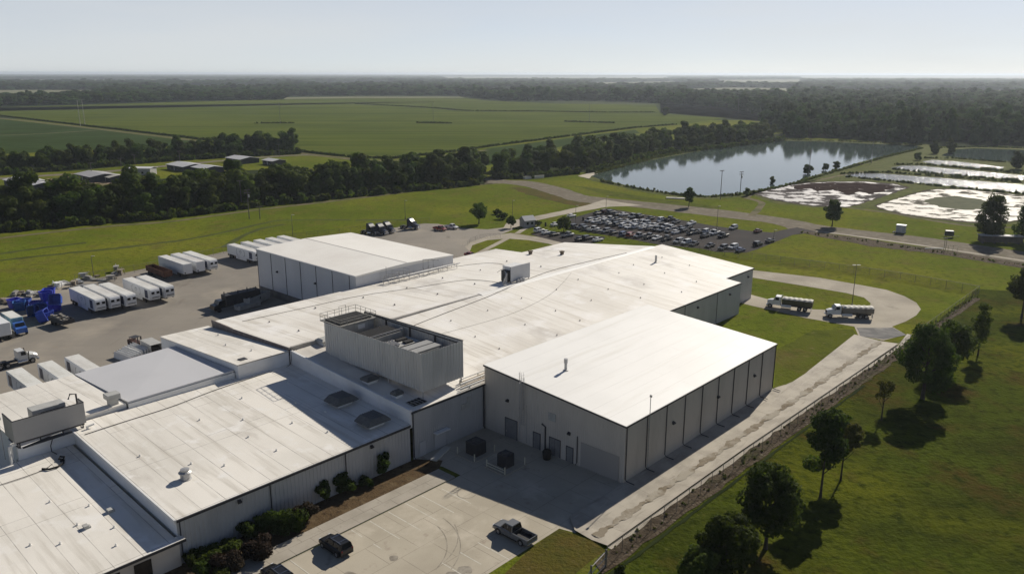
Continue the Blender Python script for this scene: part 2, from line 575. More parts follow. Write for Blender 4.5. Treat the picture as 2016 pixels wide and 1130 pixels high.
# village lane and yards between the two hedgerows
strip('village_lane', [(-60, 356), (90, 346), (180, 341), (340, 326), (470, 314), (590, 306), (650, 309), (745, 321)], (9, 6), GRAVEL, 0.05)
sheet('village_yard', [(90, 352), (180, 346), (230, 352), (225, 372), (120, 372)], M('bare_earth', (0.24, 0.18, 0.12), [((0.12, 0.11, 0.05), 0.1, 0.45, 0.65)], world_co=True), 0.04, amp=1)
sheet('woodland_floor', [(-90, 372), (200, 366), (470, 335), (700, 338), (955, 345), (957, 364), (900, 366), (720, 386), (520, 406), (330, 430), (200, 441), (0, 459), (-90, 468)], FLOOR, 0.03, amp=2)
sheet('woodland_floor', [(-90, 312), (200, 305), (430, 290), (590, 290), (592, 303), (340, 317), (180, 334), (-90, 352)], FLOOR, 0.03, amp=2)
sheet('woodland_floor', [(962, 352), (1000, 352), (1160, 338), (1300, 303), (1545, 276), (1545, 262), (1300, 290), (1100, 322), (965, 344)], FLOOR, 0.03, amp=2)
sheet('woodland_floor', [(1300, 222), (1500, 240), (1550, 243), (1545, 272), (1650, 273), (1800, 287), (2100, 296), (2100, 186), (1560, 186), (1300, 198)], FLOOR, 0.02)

MIXG0 = M('rough_grass', (0.085, 0.100, 0.014), [((0.055, 0.070, 0.010), 0.12, 0.45, 0.62, (1, 1, 1), 6), ((0.125, 0.115, 0.035), 0.25, 0.55, 0.72, (1, 1, 1), 6)], rough=1.0, spec=0.05, world_co=True)
# long lawn between the hedgerow and the yard
strip('farm_track', [(-80, 478), (0, 469), (200, 447), (330, 437), (450, 421), (520, 412), (700, 391), (820, 376), (900, 368), (970, 362)], (2.6, 4), TRACK, 0.03, amp=0.25)
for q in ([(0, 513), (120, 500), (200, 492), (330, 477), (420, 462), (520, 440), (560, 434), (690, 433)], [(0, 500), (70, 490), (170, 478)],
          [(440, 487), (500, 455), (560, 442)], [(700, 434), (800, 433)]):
    strip('mown_ridge', q, 2.2, M('mown_dark_grass', (0.045, 0.055, 0.008), [((0.06, 0.075, 0.018), 0.3, 0.4, 0.6)], world_co=True), 0.02, amp=0.5)  # strips of grass in a darker tone than the lawn
sheet('swale_grass', [(1010, 372), (1050, 372), (1100, 384), (1150, 396), (1180, 402), (1160, 408), (1120, 404), (1080, 394), (1040, 384)], DRY, 0.018, amp=0.8)
sheet('swale_grass', [(1130, 366), (1180, 372), (1250, 385), (1330, 396), (1420, 408), (1400, 412), (1300, 400), (1200, 386)], MIXG0, 0.018, amp=0.8)
strip('ditch_edge', [(1010, 370), (1060, 378), (1110, 392), (1160, 402)], (7, 3), DRY, 0.02, amp=0.6)

# right hand lawn (older, darker grass) outside the fence
sheet('near_lawn', [(1110, 1180), (1199, 1106), (1288, 1034), (1498, 886), (1640, 785), (1800, 668), (1926, 568), (2016, 575), (2300, 640), (2300, 1400), (1100, 1400)], NEAR_LAWN, 0.01, amp=0.3)
MIXG = M('mixed_grass', (0.092, 0.106, 0.014), [((0.115, 0.090, 0.030), 0.07, 0.50, 0.66, (1, 1, 1), 6), ((0.060, 0.074, 0.010), 0.3, 0.48, 0.68, (1, 1, 1), 6), ((0.16, 0.135, 0.06), 0.6, 0.62, 0.78, (1, 1, 1), 7)], rough=1.0, spec=0.05, bump=0.2, bscale=1.6, world_co=True)
sheet('mixed_lawn', [(1527, 690), (1600, 650), (1680, 648), (1688, 660), (1660, 690), (1600, 735), (1520, 785)], MIXG, 0.012, amp=0.3)
sheet('dry_lawn', [(990, 1130), (1035, 1085), (1100, 1040), (1135, 1050), (1170, 1068), (1190, 1082), (1130, 1130), (1080, 1180), (960, 1180)], DRY, 0.012, amp=0.25)

# roads
sheet('gravel_road', [(955, 350), (1000, 355), (1050, 358), (1110, 371), (1150, 384), (1200, 391), (1340, 404.5), (1450, 417), (1550, 431), (1640, 447), (1800, 465), (1900, 479), (2030, 498), (2200, 525),
                      (2200, 556), (2016, 521), (1850, 491), (1700, 468), (1620, 459), (1560, 453), (1545, 447), (1500, 437), (1400, 426), (1260, 409), (1140, 398), (1090, 384), (1040, 369), (990, 362), (955, 362)], GRAVEL, 0.03, amp=0.4, smooth=3)
strip('pond_track', [(1480, 425), (1500, 400), (1470, 388), (1520, 372), (1600, 357), (1660, 345), (1700, 338)], (3, 3), TRACK, 0.035, amp=0.3)
strip('pond_track', [(1660, 408), (1760, 421), (1850, 437), (1930, 447), (2016, 448)], 2.5, TRACK, 0.035, amp=0.3)
sheet('gate_road', [(990, 450), (1000, 436), (1049, 427), (1104, 416), (1156, 404), (1178, 397), (1190, 393.5), (1229, 400), (1268, 405), (1229, 406.5), (1198, 407.5), (1179, 410.5), (1104, 424), (1060, 434), (1040, 440), (1000, 452)], CONC_W, 0.045, amp=0.2)
sheet('yard', [(-200, 640), (0, 588), (150, 556), (285, 529), (440, 496), (500, 487), (600, 474), (700, 465), (760, 451), (835, 440), (862, 441), (905, 449), (960, 452), (1000, 447), (1012, 452),
               (985, 462), (930, 478), (918, 488), (950, 520), (1040, 540), (1040, 640), (760, 760), (520, 860), (120, 960), (-300, 1000)], YARD, 0.02, amp=0.15)
sheet('drive', [(915, 486), (925, 476), (960, 466), (1005, 459), (1060, 467), (1115, 478), (1110, 490), (1080, 480), (1040, 473), (1000, 470), (960, 473), (930, 483), (925, 495)], CONC_W, 0.032)
strip('walkway', [(1052, 443), (1030, 452), (1018, 460)], 2.0, CONC_W, 0.04, smooth=0)
strip('walkway', [(998, 470), (975, 482), (940, 500)], 2.0, CONC_W, 0.04, smooth=0)
sheet('car_park', [(1122, 431), (1171, 417), (1198, 411), (1223, 415), (1260, 421), (1290, 425.5), (1334, 432), (1370, 438.5), (1409, 445.5), (1480, 455.5), (1520, 458), (1547, 452), (1570, 448),
                   (1610, 457), (1560, 463), (1528, 476), (1492, 491), (1468, 498), (1409, 496), (1382, 490), (1298, 482), (1220, 467.5), (1119, 451), (1110, 441)], ASPH, 0.04, amp=0.15)
sheet('small_car_park', [(1045, 462.5), (1062, 455), (1110, 457), (1135, 462), (1190, 466), (1192, 470), (1160, 481), (1110, 479)], ASPH, 0.036, amp=0.1)
strip('footpath', [(1606, 455.5), (1650, 460.5), (1700, 467.5), (1850, 489), (2030, 516)], 2.0, CONC_W, 0.06, smooth=4)
sheet('rubble_bank', [(1575, 456), (1610, 458), (1700, 470), (1850, 492), (2030, 520), (2030, 531), (1930, 514), (1840, 500), (1720, 486), (1600, 464)], RUBBLE, 0.045, amp=0.6, step=1.5)
sheet('turning_circle', [(1440, 527), (1480, 532), (1613, 547), (1693, 561), (1746, 571), (1780, 583), (1804, 596), (1813, 609), (1804, 621), (1783, 633), (1756, 643), (1784, 659), (1740, 670), (1690, 661), (1682, 643), (1653, 638), (1586, 626),
                         (1480, 602), (1460, 597), (1470, 578), (1507, 588), (1560, 600), (1600, 609), (1650, 611), (1693, 607), (1713, 602), (1714, 597), (1701, 586), (1666, 577), (1586, 563.5), (1480, 546.5), (1440, 541)], CONC_W, 0.03)
# ------------------------------------------------------------------ sheets laid out in the plant's own grid
def uvsheet(name, pts, mat, z, amp=0.0):
    if amp: pts = [(p[0], p[1]) for p in densify([Vector((a, c, 0)) for a, c in pts], 2.0, amp, random.Random(len(pts)))]
    b = MB()
    b.poly([(p[0], p[1], z) for p in pts])
    o = b.build(name, mat)
    if o.data.polygons[0].normal.z < 0: o.data.flip_normals()
    o.location = ORG
    o.rotation_euler = (0, 0, RZ)
    return kind(o, 'structure')

uvsheet('car_park_paving', [(-90, -0.5), (-14.7, -0.5), (-14.1, -2.6), (0.0, -0.02), (0.0, 27), (-14.9, 27), (-13.6, 22.2), (-13.6, 18.5), (-90, 18.5)], CONC, 0.02)
b = MB()
b.box(-90, -14.6, 18.6, 22.0, 0.0, 0.14)
o = b.build('pavement', M('sidewalk_concrete', (0.37, 0.335, 0.28), [((0.31, 0.28, 0.23), 0.3, 0.42, 0.66), ((0.24, 0.21, 0.17), 1.5, 0.6, 0.8)], seams=[((0.15, 0.13, 0.11), 3.1, 3.4, 0.05, 0.8, False)]))
o.location, o.rotation_euler = ORG, (0, 0, RZ)
kind(o, 'structure')
uvsheet('planting_bed', [(-90, 22.0), (-14.6, 22.0), (-12.3, 23.6), (-14.8, 26.9), (-90, 26.9)], MULCH, 0.05)
b = MB()
for u, v0, v1 in ((-18, 11.9, 17.6), (-21.1, 11.9, 18.3), (-23.85, 12.1, 18.3), (-26.75, 11.9, 18.3), (-29.75, 12.4, 18.3), (-32.6, 16.1, 18.3), (-32.6, 12.2, 13.9), (-35.5, 14.6, 18.3),
                  (-41.3, 13, 18.3), (-44.2, 12.4, 18.3), (-47.1, 12.4, 18.3), (-23.8, -0.4, 4.8), (-26.7, 1.4, 4.9), (-29.6, 1.4, 5.0), (-32.5, -0.4, 5.0), (-35.4, -0.4, 5.0)):
    b.quad((u - .055, v0, 0.026), (u + .055, v0, 0.026), (u + .055, v1, 0.026), (u - .055, v1, 0.026))
o = b.build('road_markings', PAINT)
o.location, o.rotation_euler = ORG, (0, 0, RZ)
kind(o, 'structure')
STAIN = M('oil_stain', (0.20, 0.175, 0.14), [((0.30, 0.27, 0.22), 1.2, 0.42, 0.6)], rough=0.6)
TYRE_MARK = M('tyre_mark', (0.22, 0.195, 0.155), [((0.35, 0.315, 0.255), 1.5, 0.40, 0.62)], rough=0.8)
for q in ([(-31.5, 1.4), (-30.2, 0.8), (-29.3, 1.5), (-28.6, 1.0), (-27.9, 2.0), (-28.8, 2.9), (-29.6, 2.5), (-30.4, 3.2), (-31.2, 2.5)],
          [(-39.8, 9.0), (-38.6, 8.6), (-37.6, 10.0), (-38.0, 11.6), (-38.9, 11.2)], [(-43, 12.0), (-42.0, 11.2), (-40.2, 11.9), (-40.6, 12.9), (-42.1, 12.6)],
          [(-33.4, 9.6), (-32.8, 9.2), (-32.2, 9.8), (-32.9, 10.4)]):
    q2 = spline(q, 4, True)
    uvsheet('paving_stain', q2, STAIN, 0.0245)
b = MB()
for (cu, cv, rr, a0, a1) in ((-33.2, 12.9, 8.6, -75, -12), (-33.2, 12.9, 10.2, -70, -5), (-31.0, 13.6, 8.8, -80, -25), (-16.6, 14.2, 1.2, 20, 300)):
    for k in range(24):
        t0, t1 = R_(a0 + (a1 - a0) * k / 24), R_(a0 + (a1 - a0) * (k + 1) / 24)
        b.quad(*[(cu + q * math.cos(t), cv + q * math.sin(t), 0.0275 + .0003 * (rr % 1)) for q, t in ((rr, t0), (rr + .14, t0), (rr + .14, t1), (rr, t1))])
o = b.build('tyre_marks', TYRE_MARK)
o.location, o.rotation_euler = ORG, (0, 0, RZ)
kind(o, 'structure')

# concrete drain: two slopes meeting in a silted channel (a shallow V, ground outside is level)
b = MB()
us = [-14 + i * 2 for i in range(52)]
def vin(u): return -2.4 if u < -12 else (-0.02 if u < 47 else max(-1.2, -0.02 - (u - 47) * .3) if u < 60 else -1.0 + (u - 60) * 0.06)
for a, c in zip(us[:-1], us[1:]):
    b.quad((a, vin(a), 0.30), (c, vin(c), 0.30), (c, -5.0, 0.06), (a, -5.0, 0.06))
    b.quad((a, -5.0, 0.06), (c, -5.0, 0.06), (c, -7.4 - max(0, (c - 20)) * .016, 0.32), (a, -7.4 - max(0, (a - 20)) * .016, 0.32))
o = b.build('drain_apron', APRON)
o.location, o.rotation_euler = ORG, (0, 0, RZ)
kind(o, 'structure')
def _wob(u, s): return .22 * math.sin(u * .9 + s) + .16 * math.sin(u * 2.3 + 2 * s) + .10 * math.sin(u * 5.1 + s * 3) + random.uniform(-.07, .07)
uvsheet('drain_silt', [(q * .4, -4.45 + _wob(q * .4, 1)) for q in range(-33, 222)] + [(q * .4, -5.42 + _wob(q * .4, 4)) for q in range(221, -34, -1)], SILT, 0.155)
uvsheet('drain_slab', [(-14, -7.4), (20, -7.4), (88, -8.5), (97, -7.4), (97, -8.6), (88, -9.3), (20, -8.2), (-14, -8.2)], APRON, 0.05)
uvsheet('rubble_bank', [(-17.5, -7.9), (20, -8.0), (60, -8.6), (140, -10.6), (140, -12.0), (94, -11.4), (20, -10.6), (-18.5, -10.2)], RUBBLE, 0.075, amp=0.25)
uvsheet('drain_ditch', [(-19, -10.6), (20, -10.9), (60, -11.2), (60, -11.6), (20, -11.3), (-19, -11.1)], FLOOR, 0.08, amp=0.12)
sheet('stained_apron', [(1687, 646), (1756, 645), (1786, 660), (1740, 668), (1692, 662)], M('stained_concrete', (0.17, 0.165, 0.16), [((0.10, 0.10, 0.10), 0.3, 0.4, 0.6), ((0.27, 0.25, 0.22), 0.2, 0.55, 0.7)], world_co=True), 0.055, amp=0.2)

# ------------------------------------------------------------------ building materials
SEAM = (0.30, 0.28, 0.26)
ROOF_W = M('bright_white_membrane', (0.81, 0.80, 0.77), [((0.76, 0.75, 0.72), 0.08, 0.45, 0.65), ((0.68, 0.66, 0.61), 0.5, 0.56, 0.80, (0.06, 1.2, 1))], rough=0.55, spec=0.4,
           seams=[((0.55, 0.53, 0.50), 30, 3.0, 0.045, 0.75, False)])
ROOF_C = M('weathered_white_membrane', (0.79, 0.755, 0.69), [
    ((0.68, 0.65, 0.59), 0.06, 0.42, 0.65), ((0.54, 0.505, 0.44), 0.7, 0.51, 0.76, (1.3, 0.07, 1)),
    ((0.52, 0.485, 0.43), 0.22, 0.58, 0.74, (1, .35, 1), 6), ((0.80, 0.78, 0.74), 0.3, 0.55, 0.7)], rough=0.6, spec=0.35,
    seams=[((0.22, 0.20, 0.18), 26, 3.05, 0.045, 0.85, True), ((0.22, 0.20, 0.18), 70, 14.2, 0.05, 0.7, False)])
ROOF_P = M('streaked_white_membrane', (0.78, 0.75, 0.69), [
    ((0.66, 0.625, 0.565), 0.05, 0.42, 0.65), ((0.52, 0.475, 0.405), 0.6, 0.52, 0.76, (1.6, 0.06, 1)),
    ((0.46, 0.43, 0.395), 0.07, 0.56, 0.74, (1, .6, 1), 5), ((0.82, 0.80, 0.77), 0.16, 0.52, 0.7)], rough=0.6, spec=0.35,
    seams=[((0.34, 0.31, 0.28), 31, 3.7, 0.04, 0.75, True)])
ROOF_G = M('grey_membrane', (0.53, 0.53, 0.545), [((0.505, 0.505, 0.52), 0.12, 0.42, 0.66)], rough=0.55, spec=0.35)
TRIM_W = M('white_trim', (0.70, 0.70, 0.69), [((0.55, 0.54, 0.52), 0.8, 0.55, 0.8)], rough=0.5)
WALL_B = M('beige_metal_wall', (0.52, 0.48, 0.425), [((0.46, 0.425, 0.375), 0.4, 0.45, 0.7, (1, 1, .3)), ((0.36, 0.33, 0.29), 1.2, 0.62, 0.85, (1.5, 1.5, .2))], rough=0.5, spec=0.4)
WALL_G = M('grey_metal_wall', (0.42, 0.42, 0.42), [((0.36, 0.36, 0.36), 0.3, 0.45, 0.7, (1, 1, .3)), ((0.30, 0.30, 0.30), 1.0, 0.62, 0.85, (1.5, 1.5, .2))], rough=0.5, spec=0.4)
WALL_S = M('pale_panel_wall', (0.55, 0.56, 0.58), [((0.49, 0.50, 0.52), 0.2, 0.42, 0.7, (1, 1, .4)), ((0.42, 0.42, 0.43), 0.7, 0.64, 0.85, (1.5, 1.5, .15))], rough=0.45, spec=0.4)
SCREEN = M('screen_cladding', (0.52, 0.51, 0.485), [((0.44, 0.43, 0.41), 0.5, 0.45, 0.7, (1, 1, .2))], rough=0.5, spec=0.4)
DARK = M('dark_metal', (0.035, 0.035, 0.04), [((0.06, 0.055, 0.05), 0.8, 0.5, 0.75)], rough=0.6, spec=0.4)
BLACK = M('black_gap', (0.012, 0.012, 0.013), rough=0.8)
STEEL = M('galvanised_steel', (0.42, 0.42, 0.42), [((0.30, 0.29, 0.28), 1.5, 0.45, 0.7)], rough=0.45, spec=0.5, metal=0.4)
UNIT = M('unit_paint', (0.42, 0.42, 0.40), [((0.34, 0.33, 0.31), 0.8, 0.45, 0.7)], rough=0.5)
DOORM = M('door_paint', (0.20, 0.20, 0.20), [((0.16, 0.16, 0.16), 1.0, 0.45, 0.7)], rough=0.5)
DOORW = M('pale_door_paint', (0.45, 0.45, 0.45), rough=0.5)
RUST = M('rust_steel', (0.16, 0.075, 0.045), [((0.09, 0.05, 0.035), 1.5, 0.42, 0.65)], rough=0.85)
PIPE = M('white_pipe', (0.68, 0.67, 0.64), [((0.5, 0.47, 0.42), 1.0, 0.55, 0.75)], rough=0.5)

def corr(b, p0, p1, z0, zt0, zt1, pitch=0.3, depth=0.04, mi=0):
    """trapezoid-ribbed sheet from p0 to p1 (plan), ribs stand out to the right of the walking direction"""
    a, c = Vector((*p0, 0)), Vector((*p1, 0))
    L = (c - a).length
    d = (c - a) / L
    nn = Vector((d.y, -d.x, 0))
    n = max(1, round(L / pitch))
    st = L / n
    pr = []
    for i in range(n):
        s = i * st
        pr += [(s, 0), (s + st * .56, 0), (s + st * .68, depth), (s + st * .90, depth)]
    pr.append((L, 0))
    vs, fs = [], []
    for (s, o_) in pr:
        p = a + d * s + nn * o_
        zt = zt0 + (zt1 - zt0) * s / L
        vs += [(p.x, p.y, z0), (p.x, p.y, zt)]
    for i in range(len(pr) - 1):
        fs.append((2 * i, 2 * i + 2, 2 * i + 3, 2 * i + 1))
    b.add(vs, fs, mi)

def flatwall(b, p0, p1, z0, zt0, zt1, mi=0):
    b.quad((*p0, z0), (*p1, z0), (*p1, zt1), (*p0, zt0), mi)

def slab(b, pts, th=0.22, mi=0):
    b.loft([[(p[0], p[1], p[2] - th) for p in pts], [tuple(p) for p in pts]], mi)

def wing(name, label, u0, v0, group=None):
    return thing(name, label, 'building', W(u0, v0), RZ, group)

def wall_light(par, off, p, nrm):
    b = MB()
    x, y, z = p
    nx, ny = nrm
    b.prism([(-.16, -.18), (.02, -.28), (.26, -.10), (.26, .05), (-.16, .22)], 'y', -.2, .2)
    a = math.atan2(ny, nx)
    b.xform(Matrix.Translation((x + nx * .17, y + ny * .17, z)) @ Matrix.Rotation(a, 4, 'Z'))
    b.build('wall_light', DARK, par, off)

def downpipe(par, off, p, nrm, z1, z0=0.15, r=.075, kick=1.0):
    x, y = p[0] + nrm[0] * .12, p[1] + nrm[1] * .12
    b = MB()
    pts = [(x, y, z1), (x, y, z0 + .45), (x + nrm[0] * .25, y + nrm[1] * .25, z0 + .2), (x + nrm[0] * kick, y + nrm[1] * kick, z0 + .16)]
    b.tube(pts, r, 6)
    b.build('downpipe', DARK, par, off)

def door(par, off, wall, s, w, h, mat=None, hood=False, leaves=1):
    """door on wall 'u' (plane u=const facing -u) or 'v' (plane v=const facing -v); s = start along wall"""
    ax, val = wall
    b = MB()
    def bx(bb, a, c, o0, o1, z0, z1, mi=0):
        if ax == 'u': bb.box(val - o1, val - o0, a, c, z0, z1, mi)
        else: bb.box(a, c, val - o1, val - o0, z0, z1, mi)
    bx(b, s, s + w, .045, .085, 0.05, h)
    o = b.build('door', mat or DOORM, par, off)
    f = MB()
    for a, c, z0, z1 in ((s - .1, s, .05, h + .1), (s + w, s + w + .1, .05, h + .1), (s, s + w, h, h + .1)):
        bx(f, a, c, .045, .12, z0, z1)
    if leaves == 2: bx(f, s + w / 2 - .02, s + w / 2 + .02, .086, .10, .05, h)
    f.build('door_frame', TRIM_W if mat else DARK, o)
    hd = MB()
    bx(hd, s + w * .86, s + w * .93, .086, .14, 1.0, 1.12)
    hd.build('handle', STEEL, o)
    if hood:
        k = MB()
        bx(k, s - .3, s + w + .3, .10, .95, h + .2, h + .34)
        k.build('door_hood', TRIM_W, par, off)

def vents(par, off, lst, mat=None):
    for (x, y, z, h, r) in lst:
        b = MB()
        b.lathe((x, y), [(r * 2.2, z - .05), (r * 2.0, z + .06), (r, z + .09), (r, z + h), (r * 1.5, z + h), (r * 1.5, z + h + .06), (0.001, z + h + .09)], 8)
        b.build('vent_pipe', mat or PIPE, par, off)

# ------------------------------------------------------------------ cold store (nearest white block)
t = wing('cold_store_block', 'big warehouse block with brightest blank white roof, beside the concrete drain', 0, 0)
of = (0, 0)
b = MB()
corr(b, (0, 27), (0, 0), 0.0, 10.55, 8.55, .34, .045)
corr(b, (0, 0), (46.2, 0), 0.0, 8.55, 8.65, .34, .045)
flatwall(b, (46.2, 0), (46.2, 27), 0, 8.65, 10.55)
flatwall(b, (46.2, 27), (0, 27), 0, 10.55, 10.55)
b.build('wall', WALL_B, t, of)
b = MB()
slab(b, [(-.12, -.12, 8.78), (46.35, -.12, 8.88), (46.35, 27.1, 10.75), (-.12, 27.1, 10.78)], .2)
rf = b.build('roof', ROOF_W, t, of)
b = MB()
b.loft([[(-.22, -.22, z + q) for q in (-.26, -.03)] + [(-.125, -.125, z - .03), (-.125, -.125, z - .26)] for z in (8.78,)] +
       [[(-.22, 27.1, 10.78 - .26), (-.22, 27.1, 10.78 - .03), (-.125, 27.1, 10.78 - .03), (-.125, 27.1, 10.78 - .26)]])
b.loft([[(-.125, -.22, 8.52), (-.125, -.22, 8.76), (-.125, -.125, 8.76), (-.125, -.125, 8.52)],
        [(46.35, -.22, 8.62), (46.35, -.22, 8.86), (46.35, -.125, 8.86), (46.35, -.125, 8.62)]])
b.build('gutter', DARK, t, of)
for k in range(10):
    downpipe(t, of, (0.06 + k * 5.11 if k else .15, 0), (0, -1), 8.55, .30, kick=1.5)
downpipe(t, of, (0, 8.2), (-1, 0), 4.6, .05, kick=.3)
for v in (5.9,):
    b = MB(); b.tube([(-.15, 14.2, .1), (-.15, 14.2, 4.2), (-.15, 14.9, 4.5)], .12, 8); b.build('conduit', DARK, t, of)
door(t, of, ('u', 0), 20.0, 2.4, 3.2)
door(t, of, ('u', 0), 15.3, 1.3, 2.6)
door(t, of, ('u', 0), 11.4, 2.0, 2.8, leaves=2)
door(t, of, ('u', 0), 9.0, 1.15, 2.4)
b = MB(); b.box(-.075, -.048, .9, 7.6, .05, 3.9); b.build('blocked_doorway', M('patched_wall', (0.33, 0.31, 0.285), rough=0.6), t, of)
b = MB()
b.box(-.14, -.05, 12.3, 13.7, 5.5, 6.7)
for k in range(5): b.box(-.17, -.14, 12.35, 13.65, 5.58 + k * .22, 5.68 + k * .22)
b.build('louvre', UNIT, t, of)
for v, z in ((21.9, 6.2), (9.7, 4.6)): wall_light(t, of, (-.03, v, z), (-1, 0))
for u in (12.2, 25.6, 38.2): wall_light(t, of, (u, -.03, 5.2), (0, -1))
b = MB()       # caged roof ladder
for dv in (-.28, .28): b.tube([(-.35, 18.6 + dv, 3.2), (-.35, 18.6 + dv, 11.0)], .035, 6)
for k in range(26): b.tube([(-.35, 18.32, 3.3 + k * .3), (-.35, 18.88, 3.3 + k * .3)], .02, 5)
for k in range(9):
    z = 6.0 + k * .68
    b.tube([(-.35 - .7 * math.sin(a), 18.6 + .38 * math.cos(a), z) for a in [math.pi * j / 8 for j in range(9)]], .022, 5)
for a in (.3, .9, 1.57, 2.2, 2.8):
    b.tube([(-.35 - .7 * math.sin(a), 18.6 + .38 * math.cos(a), 6.0), (-.35 - .7 * math.sin(a), 18.6 + .38 * math.cos(a), 11.9)], .02, 5)
for dv in (-.5, .5): b.tube([(-.2, 18.6 + dv * 1.4, .4), (-.2, 18.6 + dv * 1.4, 6.5)], .03, 5)
b.build('caged_ladder', STEEL, t, of)
b = MB()
b.lathe((8.2, 17.2), [(.45, 10.0), (.45, 10.12), (.22, 10.16), (.22, 11.3), (.30, 11.3), (.30, 12.0), (.001, 12.02)], 12)
b.build('flue', STEEL, t, of)
b = MB(); b.tube([(5.4, -.28, .3), (5.4, -.28, 11.8)], .06, 6); b.box(5.3, 5.5, -.45, -.15, 11.4, 11.7); b.build('mast', STEEL, t, of)

# ------------------------------------------------------------------ main plant
t = wing('processing_plant', 'largest central building, broad low white ridged roof crossed by dark cables', -15.2, 27)
of = (-15.2, 27)
def zE(u, v):      # east slope
    rz = 9.55 + min(1, max(0, (u + 15) / 45)) * .55
    return 7.6 + (rz - 7.6) * (v - 27) / 31
b = MB()
b.loft([[(u, v, zE(u, v)) for v in (27, 58)] + [(u, v, zE(u, v) - .25) for v in (58, 27)] for u in (-15.2, 0, 15, 30, 86)])
b.loft([[(u, v, zE(40, v)) for v in (31, 58)] + [(u, v, zE(40, v) - .25) for v in (58, 31)] for u in (86, 100.5)])
b.build('roof', ROOF_P, t, of)
def zW(v): return 10.2 - (v - 58) * .0445
b = MB()
b.loft([[(u, v, zW(v)) for v in (58.02, 85)] + [(u, v, zW(v) - .3) for v in (85, 58.02)] for u in (-15.6, 49.9)])
b.loft([[(u, v, zW(v)) for v in (58.02, 91.5)] + [(u, v, zW(v) - .3) for v in (91.5, 58.02)] for u in (49.9, 70)])
b.loft([[(70, 58.02, 10.2), (70, 82, zW(82)), (70, 82, zW(82) - .3), (70, 58.02, 9.9)], [(88, 58.02, 10.2), (88, 82, zW(82)), (88, 82, zW(82) - .3), (88, 58.02, 9.9)],
        [(97, 58.02, 10.1), (95, 63, 9.9), (95, 63, 9.6), (97, 58.02, 9.8)]])
b.build('roof', ROOF_P, t, of)
b = MB()
b.loft([[(-15.2, 57.9, 9.56), (-15.2, 57.9, 10.22), (-15.2, 58.3, 10.24), (-15.2, 58.3, 10.0)], [(30, 57.9, 10.02), (30, 57.9, 10.2), (30, 58.3, 10.24), (30, 58.3, 10.0)]])
b.build('ridge_upstand', M('upstand_flashing', (0.42, 0.40, 0.37), [((0.3, 0.28, 0.26), .6, .45, .7)], rough=.6), t, of)
b = MB()
b.loft([[(u, 57.2, zE(u, 57.2) + .02), (u, 57.6, zE(u, 57.6) + .10), (u, 58.2, 10.26), (u, 58.9, zW(58.9) + .02)] for u in (30.2, 96)], closed=False)
b.build('ridge_cap', ROOF_W, t, of)
b = MB()
corr(b, (-15.0, 27.0), (0.0, 27.0), 0, 7.35, 7.35, .4, .045)
b.build('wall', WALL_G, t, of)
b = MB()
corr(b, (46.2, 27.0), (86, 27.0), 0, 7.35, 7.35, .5, .04)
flatwall(b, (86, 27), (86, 31), 0, 7.35, 7.65)
flatwall(b, (86, 31), (100.3, 31), 0, 7.65, 7.65)
for p, q, z in (((100.3, 31), (100.3, 58), 7.6), ((96, 62), (88, 81.8), 8.8), ((88, 81.8), (70, 81.8), 8.8), ((70, 81.8), (69.8, 91.3), 8.4), ((69.8, 91.3), (48, 91.3), 8.4), ((48, 84.9), (-15.4, 84.9), 8.7), ((-15.4, 84.9), (-15.4, 58), 8.7)):
    flatwall(b, p, q, 0, z, z)
b.build('wall', WALL_G, t, of)
b = MB()
b.box(-15.25, 0, 26.82, 26.94, 7.3, 7.62); b.build('gutter', DARK, t, of)
b = MB(); b.box(46.4, 86.1, 26.82, 26.94, 7.3, 7.6); b.build('gutter', DARK, t, of)
b = MB(); b.box(86.1, 100.6, 30.8, 30.94, 7.6, 7.9); b.build('gutter', DARK, t, of)
# parapet that stands above the front wing's roof
b = MB()
b.loft([[(-15.5, 26.9, 5.2), (-15.5, 26.9, 7.95), (-15.15, 26.9, 7.95), (-15.15, 26.9, 5.2)], [(-15.5, 58.0, 6.6), (-15.5, 58.0, 9.68), (-15.15, 58.0, 9.68), (-15.15, 58.0, 6.6)]])
b.build('parapet', M('membrane_upstand', (0.70, 0.71, 0.72), [((0.62, 0.62, 0.62), 0.3, 0.45, 0.7)], rough=0.6), t, of)
b = MB()
b.box(-15.7, -15.45, 58.2, 85, 9.0 - .25, 9.35)
b.loft([[(-15.62, 58.2, 9.2), (-15.62, 58.2, 10.1), (-15.45, 58.2, 10.1), (-15.45, 58.2, 9.2)], [(-15.62, 85, 7.8), (-15.62, 85, 8.95), (-15.45, 85, 8.95), (-15.45, 85, 7.8)]])
b.build('fascia', M('brown_fascia', (0.15, 0.125, 0.12), [((0.25, 0.22, 0.2), 1.0, 0.5, 0.7)], rough=.7), t, of)
door(t, of, ('v', 26.93), -10.9, 2.2, 2.7, DOORW, True, 2)
door(t, of, ('v', 26.93), -13.9, 1.2, 2.3, DOORW)
downpipe(t, of, (-15.0, 26.93), (0, -1), 7.4, .05, kick=.5)
downpipe(t, of, (-.45, 26.9), (0, -1), 7.3, .05, .13, kick=.3)
b = MB(); b.box(-5.2, -3.4, 26.86, 26.93, 4.7, 5.6); b.box(-4.0, -3.2, 26.85, 26.93, 5.6, 6.5); b.build('wall_patch', UNIT, t, of)
for u in (60.6, 74.6): downpipe(t, of, (u, 26.9), (0, -1), 7.3, .05, .06, kick=.4)
for u in (54.5, 66, 80.5): wall_light(t, of, (u, 26.95, 5.9), (0, -1))
wall_light(t, of, (97.5, 30.95, 6.2), (0, -1))
b = MB(); b.box(87.0, 91.2, 30.85, 30.97, .05, 4.6); b.build('loading_door', BLACK, t, of)
